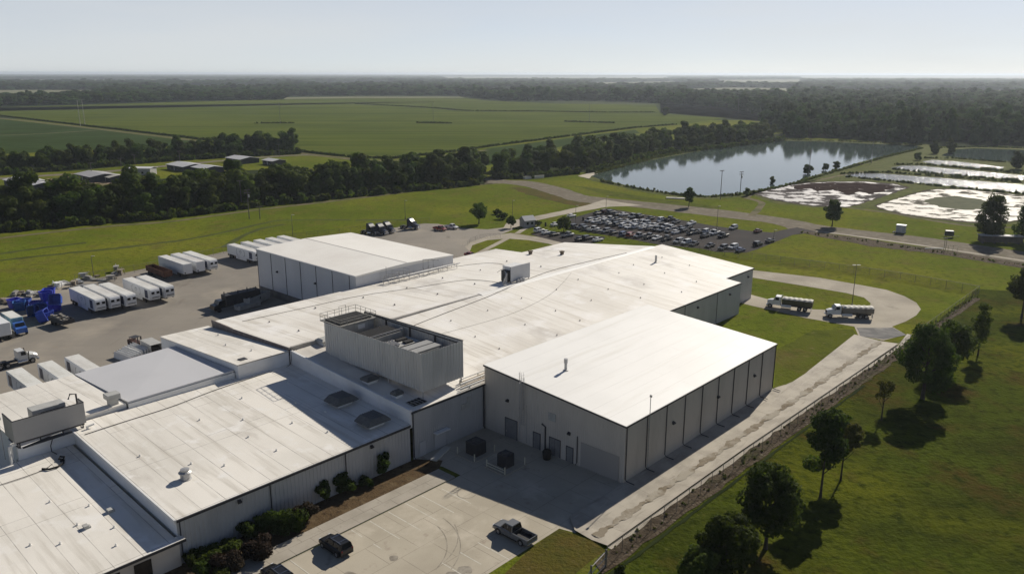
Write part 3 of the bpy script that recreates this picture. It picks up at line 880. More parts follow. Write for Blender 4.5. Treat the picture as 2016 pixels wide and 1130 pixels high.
b = MB(); b.box(86.7, 87.0, 30.75, 30.97, 0.05, 4.8); b.box(91.2, 91.5, 30.75, 30.97, .05, 4.8); b.box(87, 91.2, 30.75, 30.97, 4.6, 4.8); b.build('door_frame', TRIM_W, t, of)
b = MB()
b.lathe((83.5, 49), [(.45, 9.3), (.45, 9.45), (.26, 9.5), (.26, 11.2), (.001, 11.25)], 12); b.build('flue', STEEL, t, of)
for u, v in ((69.5, 78.5), (73.6, 71.2)):
    b = MB(); b.box(u - .35, u + .35, v - .35, v + .35, zW(v) - .05, zW(v) + .7); b.box(u - .5, u + .5, v - .5, v + .5, zW(v) + .7, zW(v) + .95); b.build('roof_hatch', M('brown_metal', (0.12, 0.09, 0.06), rough=.7), t, of)
rv = random.Random(3)
vl = []
for i in range(9):
    for j in range(3):
        u, v = 3 + i * 10.6 + rv.uniform(-1.5, 1.5), 33 + j * 8.2 + (i % 2) * 1.5 + rv.uniform(-1.2, 1.2)
        if u < 0 or (u > 84 and v < 34) or (8 > u and v < 56): continue
        vl.append((u, v, zE(u, v), .18, .07))
for i in range(7):
    for j in range(2): vl.append((-9 + i * 11.3, 65 + j * 11 + rv.uniform(-1, 1), zW(65 + j * 11), .2, .10))
vents(t, of, vl, M('vent_grey', (0.25, 0.24, 0.23), rough=.6))

# ------------------------------------------------------------------ front wing beside the planting bed
t = wing('front_wing', 'corrugated front wing with seamed white roof, behind the row of shrubs', -50.3, 27)
of = (-50.3, 27)
def z1(v): return 5.85 + (v - 27) * .0435
b = MB(); slab(b, [(-50.4, 26.75, z1(26.75)), (-15.55, 26.75, z1(26.75)), (-15.55, 59.2, z1(59.2)), (-50.4, 59.2, z1(59.2))], .22)
b.build('roof', ROOF_C, t, of)
b = MB(); corr(b, (-50.3, 27), (-15.55, 27), 0, 5.6, 5.6, .56, .075); b.build('wall', WALL_G, t, of)
b = MB(); flatwall(b, (-50.3, 27), (-50.3, 59.2), 0, 5.65, 7.0); b.build('side_wall', M('membrane_upstand', ()), t, of)
b = MB(); b.box(-50.35, -15.6, 26.6, 26.74, 5.5, 5.8); b.build('gutter', DARK, t, of)
b = MB(); b.loft([[(-50.62, 26.75, z1(26.75) - .45), (-50.62, 26.75, z1(26.75) + .05), (-50.41, 26.75, z1(26.75) + .05), (-50.41, 26.75, z1(26.75) - .45)],
                  [(-50.62, 59.0, z1(59) - .45), (-50.62, 59.0, z1(59) + .05), (-50.41, 59, z1(59) + .05), (-50.41, 59, z1(59) - .45)]]); b.build('edge_trim', TRIM_W, t, of)
for u in (-50.0, -38.4, -27.0): downpipe(t, of, (u, 26.93), (0, -1), 5.5, .05, .07, kick=.4)
for u in (-42.6, -22.6): wall_light(t, of, (u, 26.9, 4.9), (0, -1))
b = MB()
b.lathe((-45.4, 34.6), [(.75, 6.1), (.75, 6.2), (.62, 6.25), (.62, 7.0), (.80, 7.02), (.80, 7.12), (.55, 7.3), (.55, 7.5), (.001, 7.55)], 16); b.build('round_vent', STEEL, t, of)
vents(t, of, [(u, v, z1(v), .2, .085) for u, v in ((-43.2, 37.6), (-40.4, 34.3), (-33.5, 33.2), (-25.5, 33.0), (-34.2, 39.2), (-27.5, 38.8), (-22.0, 38.6), (-32.0, 44.5), (-36.5, 48.6), (-28.4, 51.2), (-23.5, 44.2), (-47.0, 44), (-20.2, 51.5))])
for (u, v, du, dv, dz) in ((-18.6, 39.3, 2.0, 1.7, 1.45), (-19.4, 30.6, 2.0, 1.7, 1.45)):
    z = z1(v) + .02
    g_ = thing('hooded_roof_vent', 'dark hooded vent in roof shadow, ' + ('farther from the eave' if v > 35 else 'nearer the eave and the parking bays'), 'roof vent', W(u, v, z), RZ, 'hooded vents on the front wing roof')
    b = MB(); b.box(-du * .62, du * .62, -dv * .62, dv * .62, -.15, .45); b.build('curb', TRIM_W, g_)
    b = MB(); b.loft([[(-du, -dv, .55), (du, -dv, .55), (du, dv, .55), (-du, dv, .55)], [(-du, -dv, .75), (du, -dv, .75), (du, dv, .75), (-du, dv, .75)], [(-du * .62, -dv * .8, dz), (du * .62, -dv * .8, dz), (du * .62, dv * .8, dz), (-du * .62, dv * .8, dz)]])
    for k in range(7):
        x = -du * .54 + k * du * .18
        b.box(x - .03, x + .03, -dv * .82, dv * .82, dz - .2, dz + .04)
    b.build('hood', M('hood_metal', (0.11, 0.115, 0.115), [((0.07, 0.072, 0.075), 2, .4, .7)], rough=.5), g_)

# ------------------------------------------------------------------ lowest wing at the bottom left
t = wing('entrance_wing', 'lowest wing in the bottom left corner, seamed off-white roof below the front wing', -76, 26.4)
of = (-76, 26.4)
def z0_(v): return 3.65 + (v - 26) * .045
b = MB(); slab(b, [(-78, 25.9, z0_(25.9)), (-49.9, 25.9, z0_(25.9)), (-49.9, 26.97, z0_(26.97)), (-50.72, 26.98, z0_(26.98)), (-50.72, 57.5, z0_(57.5)), (-78, 57.5, z0_(57.5))], .22); b.build('roof', ROOF_C, t, of)
b = MB(); flatwall(b, (-78, 26.6), (-50.4, 26.6), 0, 3.5, 3.5); flatwall(b, (-50.4, 26.6), (-50.4, 27.0), 0, 3.5, 3.5); flatwall(b, (-78, 57.4), (-50.7, 57.4), 0, 4.8, 4.8); b.build('wall', WALL_B, t, of)
b = MB(); b.box(-78, -49.9, 25.76, 25.89, 3.35, 3.66); b.build('gutter', DARK, t, of)
for u, w in ((-55.6, 1.9), (-59.5, 2.4), (-64, 2.4)):
    b = MB(); b.box(u, u + w, 26.5, 26.58, .9 if u < -56 else .05, 2.6); f_ = b.build('window' if u < -56 else 'glazed_door', M('dark_glass', (0.015, 0.018, 0.02), rough=.08, spec=.6), t, of)
    b = MB()
    for x in (u - .08, u + w, u + w / 2 - .04): b.box(x, x + .08, 26.45, 26.58, .05 if u > -56 else .85, 2.7)
    b.build('frame', DARK, f_)
vents(t, of, [(u, v, z0_(v), .22, .085) for u, v in ((-55.0, 40.2), (-57.5, 37.0), (-60.2, 34.5), (-54.7, 33.6), (-62.6, 36.5), (-58.0, 44.3), (-56.0, 29.9))])
for u, v in ((-53.6, 37.2), (-56.9, 35.7)):
    b = MB(); b.box(u - .35, u + .35, v - .3, v + .3, z0_(v) - .1, z0_(v) + .2); b.box(u - .42, u + .1, v - .36, v + .36, z0_(v) + .2, z0_(v) + .4); b.build('roof_cowl', UNIT, t, of)

# ------------------------------------------------------------------ grey flat block, cream block, back block
t = wing('grey_roofed_block', 'smooth plain grey flat roof between two cream roofs', -42, 59.2)
of = (-42, 59.2)
b = MB(); slab(b, [(-42.1, 59.2, 8.3), (-25.2, 59.2, 8.5), (-25.2, 80.5, 7.6), (-42.1, 80.5, 7.0)], .25); b.build('roof', ROOF_G, t, of)
b = MB()
for p, q, a, c in (((-42, 59.35), (-25.3, 59.35), 8.0, 8.2), ((-25.3, 80.4), (-42, 80.4), 7.0, 6.7), ((-42, 80.4), (-42, 59.35), 6.7, 8.0)): flatwall(b, p, q, 0, a, c)
b.build('wall', TRIM_W, t, of)
b = MB(); b.loft([[(-42.1, 59.05, 7.0), (-42.1, 59.05, 7.95), (-42.1, 59.18, 7.95), (-42.1, 59.18, 7.0)], [(-25.2, 59.05, 7.0), (-25.2, 59.05, 8.15), (-25.2, 59.18, 8.15), (-25.2, 59.18, 7.0)]]); b.build('parapet', TRIM_W, t, of)

t = wing('cream_roofed_block', 'small block with cream seamed roof and white wall beside the grey flat roof', -25.1, 58)
of = (-25.1, 58)
b = MB(); slab(b, [(-25.15, 58.0, 9.65), (-15.75, 58.0, 9.65), (-15.75, 86.4, 7.9), (-25.15, 86.4, 8.0)], .2); b.build('roof', ROOF_C, t, of)
b = MB()
for p, q, a, c in (((-25.05, 58.1), (-15.7, 58.1), 9.5, 9.5), ((-15.7, 86.3), (-25.05, 86.3), 7.75, 7.8), ((-25.05, 86.3), (-25.05, 58.1), 7.8, 9.5)): flatwall(b, p, q, 0, a, c)
b.build('wall', M('membrane_upstand', ()), t, of)
b = MB(); b.box(-23.6, -22.4, 59.6, 60.8, 9.45, 9.62); b.build('roof_grate', DARK, t, of)
vents(t, of, [(u, v, 9.65 - (v - 58) * .06, .25, .09) for u, v in ((-19.5, 63.5), (-20.5, 70.5), (-18, 78))])

t = wing('back_block', 'low cream-roofed block behind the rooftop screen, by the docked trailers', -57, 59.6)
of = (-57, 59.6)
b = MB(); slab(b, [(-57.3, 59.5, 7.75), (-42.25, 59.5, 8.0), (-42.25, 80.6, 6.9), (-57.3, 80.6, 6.7)], .22); b.build('roof', ROOF_C, t, of)
b = MB()
for p, q, a, c in (((-57.1, 59.6), (-42.2, 59.6), 7.5, 7.75), ((-42.2, 80.5), (-57.1, 80.5), 6.6, 6.5), ((-57.1, 80.5), (-57.1, 59.6), 6.5, 7.5)): flatwall(b, p, q, 0, a, c)
b.build('wall', TRIM_W, t, of)
g_ = thing('rooftop_exhaust', 'small square grey exhaust unit near the edge of the back block roof', 'roof unit', W(-43.6, 60.8, 7.95), RZ)
b = MB(); b.box(-.6, .6, -.6, .6, -.1, .9); b.build('curb', UNIT, g_)
b = MB(); b.box(-.95, .95, -.85, .85, .9, 1.7, bev=.06); b.build('cap', UNIT, g_)

# ------------------------------------------------------------------ tall storage block
t = wing('storage_block', 'tall separate storage block with cream roof and pale panelled walls', 18.5, 85.2)
of = (18.5, 85.2)
b = MB()
b.loft([[(18.4, v, 11.65), (33.2, v, 12.15), (48.1, v, 11.6), (48.1, v, 11.4), (18.4, v, 11.4)] for v in (85.1, 127.2)])
b.build('roof', M('cream_membrane', (0.78, 0.76, 0.71), [((0.72, 0.69, 0.64), 0.08, .42, .66), ((0.66, 0.62, 0.56), .5, .6, .8, (.08, 1.2, 1))], rough=.6, spec=.35), t, of)
b = MB(); b.loft([[(32.95, v, 12.15), (33.2, v, 12.19), (33.45, v, 12.15)] for v in (85.2, 127.2)], closed=False); b.build('ridge_strip', M('seam_grey', (0.42, 0.40, 0.38), rough=.7), t, of)
b = MB()
flatwall(b, (18.5, 127), (18.5, 85.2), 0, 11.42, 11.42)
b.poly([(18.5, 85.2, 0), (48, 85.2, 0), (48, 85.2, 11.42), (33.2, 85.2, 11.9), (18.5, 85.2, 11.42)])
flatwall(b, (48, 85.2), (48, 127), 0, 11.42, 11.42)
b.poly([(18.5, 127, 0), (48, 127, 0), (48, 127, 11.42), (33.2, 127, 11.9), (18.5, 127, 11.42)])
b.build('wall', WALL_S, t, of)
for k in range(7): b = MB(); v = 87.6 + k * 6.55; b.box(18.41, 18.49, v - .05, v + .05, 0.1, 11.38); b.build('downpipe', DARK, t, of)
b = MB(); b.box(18.2, 18.39, 85.1, 127.2, 11.42, 11.62); b.build('gutter', WALL_S, t, of)
b = MB(); b.box(18.36, 18.48, 85.2, 127, 0.02, 1.9); b.build('plinth', M('damp_concrete', (0.16, 0.15, 0.14), [((.1, .1, .1), .5, .4, .7)], rough=.9), t, of)
for v in (117.5, 101.0): wall_light(t, of, (18.4, v, 7.2), (-1, 0))
# ------------------------------------------------------------------ rooftop plant
def railing(b, pts, h=1.1, r=.03, step=1.4):
    for a, c in zip(pts[:-1], pts[1:]):
        a, c = Vector(a), Vector(c)
        n = max(1, round((c - a).length / step))
        for k in range(n + 1):
            p = a.lerp(c, k / n)
            b.tube([p, p + Vector((0, 0, h))], r, 5)
        for q in (h, h * .55): b.tube([a + Vector((0, 0, q)), c + Vector((0, 0, q))], r, 5)

g_ = thing('rooftop_screen', 'tall ribbed grey screen box standing on legs above the plant roof', 'screen', W(-11.3, 28.8, zE(-7, 29)), RZ)
zb = zE(-7, 29)
def R(z): return z - zb
X1, Y1 = 8.4, 24.8
for nm, p, q, za, zc in (('screen_panel', (0, Y1), (0, 0), 14.6, 15.0), ('screen_panel', (0, 0), (X1, 0), 15.0, 15.0), ('screen_panel', (X1, 0), (X1, Y1), 15.0, 14.6)):
    b = MB()
    corr(b, p, q, R(9.05), R(za), R(zc), .62, .085)
    o = b.build(nm, SCREEN, g_)
    so = o.modifiers.new('thick', 'SOLIDIFY'); so.thickness = .03; so.offset = -1
b = MB()
for y in (0.25, 6.2, 12.4, 18.6, 24.5):
    b.box(X1 - .32, X1 - .12, y - .09, y + .09, R(9.1), R(14.5)); b.box(.12, .28, y - .09, y + .09, R(9.1), R(14.2))
for z in (9.4, 12.0, 14.4):
    b.box(X1 - .18, X1 - .06, .2, Y1, R(z), R(z) + .14); b.box(.06, .16, .2, Y1, R(z - .2), R(z - .2) + .14)
b.box(X1 - .1, X1 + .12, 0, Y1 + .02, R(14.85), R(15.02)) if False else None
b.loft([[(X1 - .14, 0, R(14.98)), (X1 - .14, 0, R(15.1)), (X1 + .12, 0, R(15.1)), (X1 + .12, 0, R(14.98))], [(X1 - .14, Y1, R(14.58)), (X1 - .14, Y1, R(14.7)), (X1 + .12, Y1, R(14.7)), (X1 + .12, Y1, R(14.58))]])
b.build('frame', DARK, g_)
for x in (.2, X1 - .25):
    for y in (.25, 8.4, 16.5, 24.4):
        b = MB(); zz = R(zE(-11.3 + x, 28.8 + y)); b.tube([(x, y, zz - .05), (x, y, R(9.2))], .11, 8); b.build('leg', STEEL, g_)
b = MB()
for y in range(13): b.box(.3, X1 - .35, .3 + y * 2.0, .45 + y * 2.0, R(9.25), R(9.5))
b.build('deck_beams', DARK, g_)
TW = M('tower_casing', (0.36, 0.36, 0.35), [((0.28, 0.28, 0.27), .8, .42, .7)], rough=.6)
g2 = thing('cooling_tower', 'cooling tower with railed black fan deck, highest unit inside the rooftop screen', 'cooling tower', W(-10.9, 49.6, 9.55), RZ)
b = MB(); b.box(0, 6.8, 0, 4.6, 0, 5.0); b.build('casing', TW, g2)
b = MB(); b.box(-.30, 7.2, -.4, 5.4, 5.0, 5.15); b.build('platform', M('platform_steel', (0.2, 0.195, 0.18), rough=.6), g2)
b = MB()
for k in range(7): b.box(.25 + k * .92, 1.13 + k * .92, .3, 4.6, 5.15, 5.33)
b.build('fan_deck', BLACK, g2)
b = MB(); railing(b, [(-.25, -.35, 5.15), (-.25, 5.35, 5.15), (7.1, 5.35, 5.15), (7.1, -.35, 5.15), (-.25, -.35, 5.15)], 1.15, .035); b.tube([(5.0, 5.3, 5.15), (5.0, 5.3, 6.7)], .04, 5); b.tube([(3.6, 5.3, 5.15), (3.6, 5.3, 6.7), (5.0, 5.3, 6.7)], .04, 5); b.build('railing', M('rail_paint', (0.30, 0.29, 0.25), rough=.5), g2)
b = MB(); b.box(2.9, 5.6, -.05, -.005, 3.5, 4.8); b.box(3.5, 4.9, -.08, -.05, 3.8, 4.55, 1); b.build('badge', [UNIT, TRIM_W], g2)
g2 = thing('cooling_tower', 'cooling tower with slatted black top, in the middle of the rooftop screen', 'cooling tower', W(-10.9, 41.9, 9.55), RZ)
b = MB(); b.box(0, 6.8, 0, 4.3, 0, 4.45); b.build('casing', TW, g2)
b = MB(); b.box(.15, 6.65, .15, 4.15, 4.451, 4.56); b.build('fan_deck', BLACK, g2)
b = MB()
for k in range(9): b.box(.15, 6.65, .2 + k * .48, .27 + k * .48, 4.56, 4.62)
b.build('fan_guard', DARK, g2)
b = MB(); railing(b, [(0, 0, 4.45), (6.8, 0, 4.45)], .5, .05, 3.4); b.build('railing', STEEL, g2)
g2 = thing('rooftop_chiller', 'low grey chiller with pipes, between slatted tower and two lidded condenser', 'chiller', W(-10.9, 37.2, 9.55), RZ)
b = MB(); b.box(.1, 6.6, 0, 3.4, 0, 3.9); b.build('casing', UNIT, g2)
b = MB(); b.box(3.9, 5.4, .3, 1.3, 3.9, 4.2); b.box(3.6, 5.6, 2.0, 2.9, 3.9, 4.15); b.build('fan', BLACK, g2)
b = MB()
for k in range(9): b.tube([(.5 + k * .32, .3 + (k % 3) * .3, 4.0), (.5 + k * .32, 3.1 - (k % 2) * .6, 4.05), (.8 + k * .32, 3.1 - (k % 2) * .6, 4.2)], .09, 6)
b.build('pipework', STEEL, g2)
g2 = thing('rooftop_condenser', 'condenser with two pale flat lids at near end of the rooftop screen', 'condenser', W(-10.9, 31.7, 9.55), RZ)
b = MB(); b.box(.1, 6.9, .1, 3.9, 0, 4.2); b.build('casing', TW, g2)
for y in (.25, 2.15): b = MB(); b.box(.3, 6.6, y, y + 1.6, 4.21, 4.5, bev=.05); b.build('lid', M('lid_paint', (0.30, 0.30, 0.295), rough=.6), g2)

for i, (u, v, s, lab) in enumerate(((-13.2, 39.2, 1.15, 'low grey roof unit under the left side of the rooftop screen'), (-13.4, 32.3, .8, 'small dark roof cowl near the screen corner, above the facade'),
                                    (-9.0, 57.0, 1.35, 'pale low roof unit beyond the far end of the rooftop screen'))):
    z = zE(u, v)
    g2 = thing('roof_unit', lab, 'roof unit', W(u, v, z), RZ, 'low roof units round the rooftop screen')
    b = MB(); b.box(-s * .8, s * .8, -s * .7, s * .7, -.1, .4); b.build('curb', TRIM_W, g2)
    b = MB(); b.loft([[(-s, -s * .85, .45), (s, -s * .85, .45), (s, s * .85, .45), (-s, s * .85, .45)], [(-s, -s * .85, .75), (s, -s * .85, .75), (s, s * .85, .75), (-s, s * .85, .75)], [(-s * .75, -s * .5, 1.05), (s * .75, -s * .5, 1.05), (s * .75, s * .5, 1.05), (-s * .75, s * .5, 1.05)]])
    b.build('hood', M('hood_metal', ()) if i < 2 else UNIT, g2)
g2 = thing('roof_grating', 'dark barred floor grating beside the screen leg near the facade edge', 'grating', W(-12.6, 28.9, zE(-12, 29)), RZ)
b = MB(); b.box(-1.2, 1.4, -.9, 1.0, .02, .1); o = b.build('pit_cover', BLACK, g2)
b = MB()
for k in range(5): b.box(-1.2 + k * .62, -1.12 + k * .62, -.9, 1.0, .1, .16)
b.box(-1.2, 1.4, -.02, .06, .165, .2); b.build('bars', STEEL, g2)

# pipes in the gap between the plant and the cold store
for k, (v, r, z) in enumerate(((27.35, .13, 8.05), (27.8, .10, 8.1), (28.35, .16, 8.25), (29.0, .09, 8.2), (29.5, .12, 8.4))):
    b = MB(); b.tube([(-5.0 + k * .5, v, z), (9, v, z + .1), (24, v, z + .15)], r, 8)
    for u in (-3, 1, 5, 9, 13, 17): b.box(u - .06, u + .06, v - .12, v + .12, zE(u, v) - .05, z - r)
    o = b.build('roof_pipe', PIPE if k % 2 == 0 else M('tan_pipe', (0.42, 0.35, 0.26), rough=.6))
    o.location, o.rotation_euler = ORG, (0, 0, RZ)
    tag(o, ['white', 'thin tan', 'thickest white', 'thinnest tan', 'pale inner'][k] + ' roof pipe running between cold store wall and plant roof', 'pipe', 'roof pipes beside the cold store')
# pipe rack by the storage block
g2 = thing('pipe_rack', 'rack of white pipes on low supports at the foot of the storage block', 'pipe rack', W(24, 83, zW(83)), RZ)
for k in range(4):
    b = MB(); b.tube([(0 + k * 1.2, -k * .45, .9 + .1 * k), (20 + k, -k * .45, .9 + .1 * k)], .11 + .03 * (k % 2), 8); b.build('pipe', PIPE, g2)
b = MB()
for k in range(8):
    x = .6 + k * 3
    for y in (.2, -1.7): b.tube([(x, y, .0), (x, y, 1.5)], .05, 5)
    b.tube([(x, .3, .78), (x, -1.8, .78)], .05, 5)
b.build('support', STEEL, g2)
for k in range(7):
    x = 1 + k * 1.1
    b = MB(); b.tube([(x, .3, 1.0), (x, .3, 1.6 + (k % 3) * .5), (x + .7, -1.2, 1.6 + (k % 3) * .5), (x + .7, -1.2, .9)], .09, 6); b.build('pipe', STEEL, g2)
for k in range(3):
    b = MB(); b.tube([(13 + k * 1.6, .8, 1.0), (13 + k * 1.6, .8, 3.4 - k * .3), (15.4 + k, .2, 3.2 - k * .3)], .1, 6); b.build('pipe', STEEL, g2)
b = MB(); b.tube([(2.0, .9, 0.5), (2.0, .9, 3.6)], .06, 5); b.build('standpipe', STEEL, g2)


# air handler with its own screen near the plant ridge
g2 = thing('ridge_screen', 'single pale screen panel with machinery behind it, near the plant ridge', 'screen', W(41.4, 59.6, zW(59.6)), RZ)
b = MB(); corr(b, (0, 0), (6.4, 0), .3, 3.7, 3.7, .4, .06); o = b.build('screen_panel', M('pale_cladding', (0.55, 0.55, 0.56), rough=.5), g2); so = o.modifiers.new('thick', 'SOLIDIFY'); so.thickness = .04
b = MB(); b.box(.1, 6.3, .1, .25, .3, .5); b.box(.1, .25, .1, .25, 0, 3.6); b.box(6.15, 6.3, .1, .25, 0, 3.6); b.build('frame', DARK, g2)
g2 = thing('air_handler', 'air handling machine with pale top and pipework behind the ridge screen', 'air handler', W(41.0, 60.3, zW(60.3)), RZ)
b = MB(); b.box(1.5, 5.6, .3, 2.8, .3, 3.4); b.build('casing', TRIM_W, g2)
b = MB(); b.box(.4, 1.4, .4, 2.2, .2, 2.6); b.box(-.4, .6, .2, 1.2, .2, 1.4); b.build('motor', DARK, g2)
b = MB()
for k in range(5): b.tube([(-2.2 + k * .5, -.9 + k * .2, .1), (-2.2 + k * .5, -.9 + k * .2, 1.0 + .3 * k), (.5, .4 + .2 * k, 1.1 + .35 * k)], .12, 6)
for k in range(3): b.lathe((2.0 + k * .9, -1.4), [(.4, .0), (.42, .5), (.3, .8), (.001, .85)], 10)
b.build('pipework', STEEL, g2)

# screen box on the entrance wing
g2 = thing('plant_enclosure', 'plain grey box screen on a curb, on the lowest wing roof at frame edge', 'screen', W(-57.6, 57.0, 5.0), RZ)
b = MB(); b.box(.3, 8.3, .6, 4.6, 0, 1.9); b.build('curb', M('membrane_upstand', ()), g2)
b = MB()
b.box(0, 8.9, 0, .1, 2.9, 5.9); b.box(0, .1, .1, 4.0, 2.9, 5.9); b.box(8.8, 8.9, .1, 2.0, 2.9, 5.9)
b.build('screen_panel', M('taupe_cladding', (0.36, 0.345, 0.33), [((0.32, 0.31, 0.3), .3, .4, .7)], rough=.5), g2)
b = MB(); b.box(-.03, 8.93, -.03, .13, 5.9, 5.98); b.box(-.03, .13, .13, 4.0, 5.9, 5.98); b.box(8.77, 8.93, .13, 2.0, 5.9, 5.98)
for x in (.5, 3.0, 5.8, 8.4): b.box(x, x + .14, .12, .26, 1.9, 5.5)
b.box(.2, 8.7, .2, .35, 2.6, 2.9); b.box(.4, .6, .3, 4.4, 1.9, 2.2); b.box(8.3, 8.5, .3, 4.4, 1.9, 2.2)
b.tube([(8.75, 2.2, 2.2), (8.75, 2.2, 6.6), (8.0, 2.2, 6.8), (7.7, 2.2, 6.1)], .12, 6); b.build('frame', DARK, g2)
for x, y in ((-.7, .3), (-.3, 1.0), (8.75, -.55)):
    b = MB(); b.tube([(x, y, -.1), (x, y, 2.6)], .16, 8); b.tube([(x, y, 2.5), (x + .9, y, 2.6)], .14, 8); b.build('drain_pipe', PIPE, g2)
b = MB()
for k in range(4): b.tube([(.8, -.1 + .1 * k, 1.95), (4.0, .0 + .1 * k, 2.0 + .1 * k), (8.2, .1, 2.1)], .07, 6)
b.tube([(4.4, -.2, 2.2), (4.0, -.25, 1.2), (4.0, -.3, .4), (4.4, -.9, .05)], .07, 6); b.build('hose', DARK, g2)
b = MB(); b.tube([(-.8, 2.6, .0), (-.8, 2.6, 5.6)], .05, 6); b.lathe((-.8, 2.6), [(.001, 5.6), (.3, 5.7), (.3, 6.0), (.001, 6.1)], 8); b.build('aerial', STEEL, g2)
g3 = thing('air_conditioner', 'boxy grey air conditioner inside the plain box screen', 'air conditioner', W(-54.6, 58.9, 7.6), RZ)
b = MB(); b.box(0, 4.2, 0, 2.0, 0, 3.3, bev=.05); b.build('casing', UNIT, g3)
b = MB(); b.box(1.0, 4.0, -.03, -.001, 1.5, 2.8); b.build('louvre', BLACK, g3)

# roof cables
def cable(name, pts, r, label, grp):
    b = MB()
    b.tube([W(*p) for p in spline(pts, 6)], r, 5)
    return tag(b.build(name, M('cable_rubber', (0.06, 0.055, 0.05), rough=.7)), label, 'cable', grp)
def on1(u, v): return (u, v, z1(v) + .07)
def onE(u, v): return (u, v, zE(u, v) + .07)
def onW(u, v): return (u, v, zW(v) + .07)
GC = 'cables lying across the roofs'
cable('roof_cable', [on1(-49.8, 54.9), on1(-44, 55.2), on1(-37.6, 55.4), on1(-30, 56.6), on1(-22, 57.2), on1(-16.2, 57.5), (-15.45, 57.6, 9.8), (-14.6, 57.2, 9.7)], .05, 'long dark cable crossing the front wing roof up to the parapet', GC)
cable('roof_cable', [(-78, 50.5, z0_(50.5) + .1), (-66, 52.3, z0_(52.3) + .1), (-57, 52.6, z0_(52.6) + .1), (-54.6, 53.6, z0_(53.6) + .1)], .045, 'dark cable along the back of the lowest wing roof', GC)
cable('roof_cable', [onE(-2, 52.0), onE(14, 54.2), onE(30, 56.0), (38, 57.4, 10.2), onW(55, 60.5), onW(70, 60), (84, 58.2, 10.36)], .05, 'dark cable following the plant ridge past the ridge screen', GC)
cable('roof_cable', [onE(-1, 48), onE(12.8, 46.7), onE(25.8, 46), onE(36, 47.4), onE(44, 49.6), onE(52, 53), onE(59, 56.4)], .018, 'thin dark cable curving over the sunny slope of the plant roof', GC)
cable('roof_cable', [onW(-12, 80), onW(2, 79), onW(14, 78), onW(26, 74), onW(38, 70), onW(40.5, 62)], .04, 'dark cable on the far plant slope below the storage block', GC)
cable('roof_cable', [onW(34, 81), onW(44, 83.5), onW(54, 80), onW(55, 74), onW(48, 70)], .04, 'dark looping cable behind the ridge screen', GC)
g3 = thing('cable_coil', 'black coiled hose dropped on the lowest wing roof', 'hose', W(-53.8, 53.2, z0_(53) + .03), RZ)
b = MB(); b.tube([(-2.2, -.1, .12), (-1.6, -.9, .12), (-.6, -1.0, .12), (.3, -.4, .14), (.6, .3, .2), (.2, .9, .3), (.5, 1.3, .4), (.9, 1.0, .3), (.6, .6, .2), (.2, .3, .15)], .13, 6); b.build('hose', BLACK, g3)

# ------------------------------------------------------------------ things in the shaded corner
for i, (u, v, lab) in enumerate(((-7.4, 21.6, 'dark ribbed condenser unit close to the double doors'), (-7.3, 15.6, 'dark ribbed condenser unit behind a yellow guard rail in the open paving'))):
    g2 = thing('condenser_unit', lab, 'condenser unit', W(u, v, 0.02), RZ, 'ground condenser units')
    b = MB(); b.box(-2.4, 2.4, -2.0, 2.0, 0, .12); b.build('pad', CONC_W, g2)
    b = MB(); q = 1.1 if i == 0 else .88
    b.box(-q, q, -q, q, .13, 2.1, bev=.03)
    for k in range(8):
        x = (-.9 + k * .257) * q
        b.box(x - .035, x + .035, -q - .04, q + .04, .3, 1.9); b.box(-q - .04, q + .04, x - .035, x + .035, .3, 1.9)
    b.build('casing', DARK, g2)
    b = MB(); b.lathe((0, 0), [(.62, 2.09), (.62, 2.2), (.55, 2.22), (.55, 2.14), (.001, 2.12)], 16); b.build('fan_guard', M('fan_grille', (0.07, 0.07, 0.07), rough=.6), g2)
    for x, y in ((-2.1, -1.8), (2.1, -1.8), (-2.1, 1.8)):
        b = MB(); b.tube([(x, y, .1), (x, y, 1.25)], .09, 8); b.build('bollard', M('bollard_cream', (0.50, 0.47, 0.36), rough=.6), g2)
    if i: b = MB(); b.tube([(-2.1, -1.8, .75), (-2.1, 1.8, .75)], .07, 6); b.tube([(-2.1, -1.8, .35), (-2.1, 1.8, .35)], .07, 6); b.build('guard_rail', M('bollard_cream', ()), g2)
g2 = thing('waste_bin', 'round black waste bin by the dark conduit on the shaded wall', 'bin', W(-1.5, 12.7, 0.02), RZ)
b = MB(); b.lathe((0, 0), [(.55, 0), (.68, .8), (.66, 1.25), (.45, 1.5), (.001, 1.52)], 14); b.build('body', BLACK, g2, smooth=True)
g2 = thing('door_ramp', 'pale timber ramp slab lying before the double doors', 'ramp', W(-12.9, 24.6, 0.03), RZ + R_(20))
b = MB(); b.box(-.5, 4.2, -.5, .6, 0, .25, bev=.03); b.build('slab', M('pale_concrete', (0.55, 0.52, 0.45), rough=.8), g2)
# ------------------------------------------------------------------ vehicles
def paint(name, c, rough=0.35, metal=0.0):
    return M('paint_' + name, c, rough=rough, spec=0.4, metal=metal, coat=0.25)
CARCOL = {'W': ('white', paint('white', (0.62, 0.62, 0.61))), 'S': ('silver', paint('silver', (0.30, 0.31, 0.32), .4, .2)), 'G': ('grey', paint('grey', (0.16, 0.165, 0.17), .35, .2)),
          'D': ('dark grey', paint('dark_grey', (0.05, 0.052, 0.056))), 'K': ('black', paint('black', (0.010, 0.010, 0.011))), 'B': ('blue', paint('blue', (0.035, 0.06, 0.15))),
          'R': ('red', paint('red', (0.22, 0.025, 0.02))), 'M': ('maroon', paint('maroon', (0.09, 0.015, 0.015)))}
GLASS = M('car_glass', (0.012, 0.014, 0.017), rough=0.08, spec=0.35)
TYRE = M('tyre_rubber', (0.018, 0.018, 0.018), rough=0.85)
RIM = M('wheel_rim', (0.30, 0.30, 0.31), rough=0.35, metal=0.6)
LAMP_C = M('lamp_lens', (0.65, 0.66, 0.68), rough=0.15, spec=0.6)
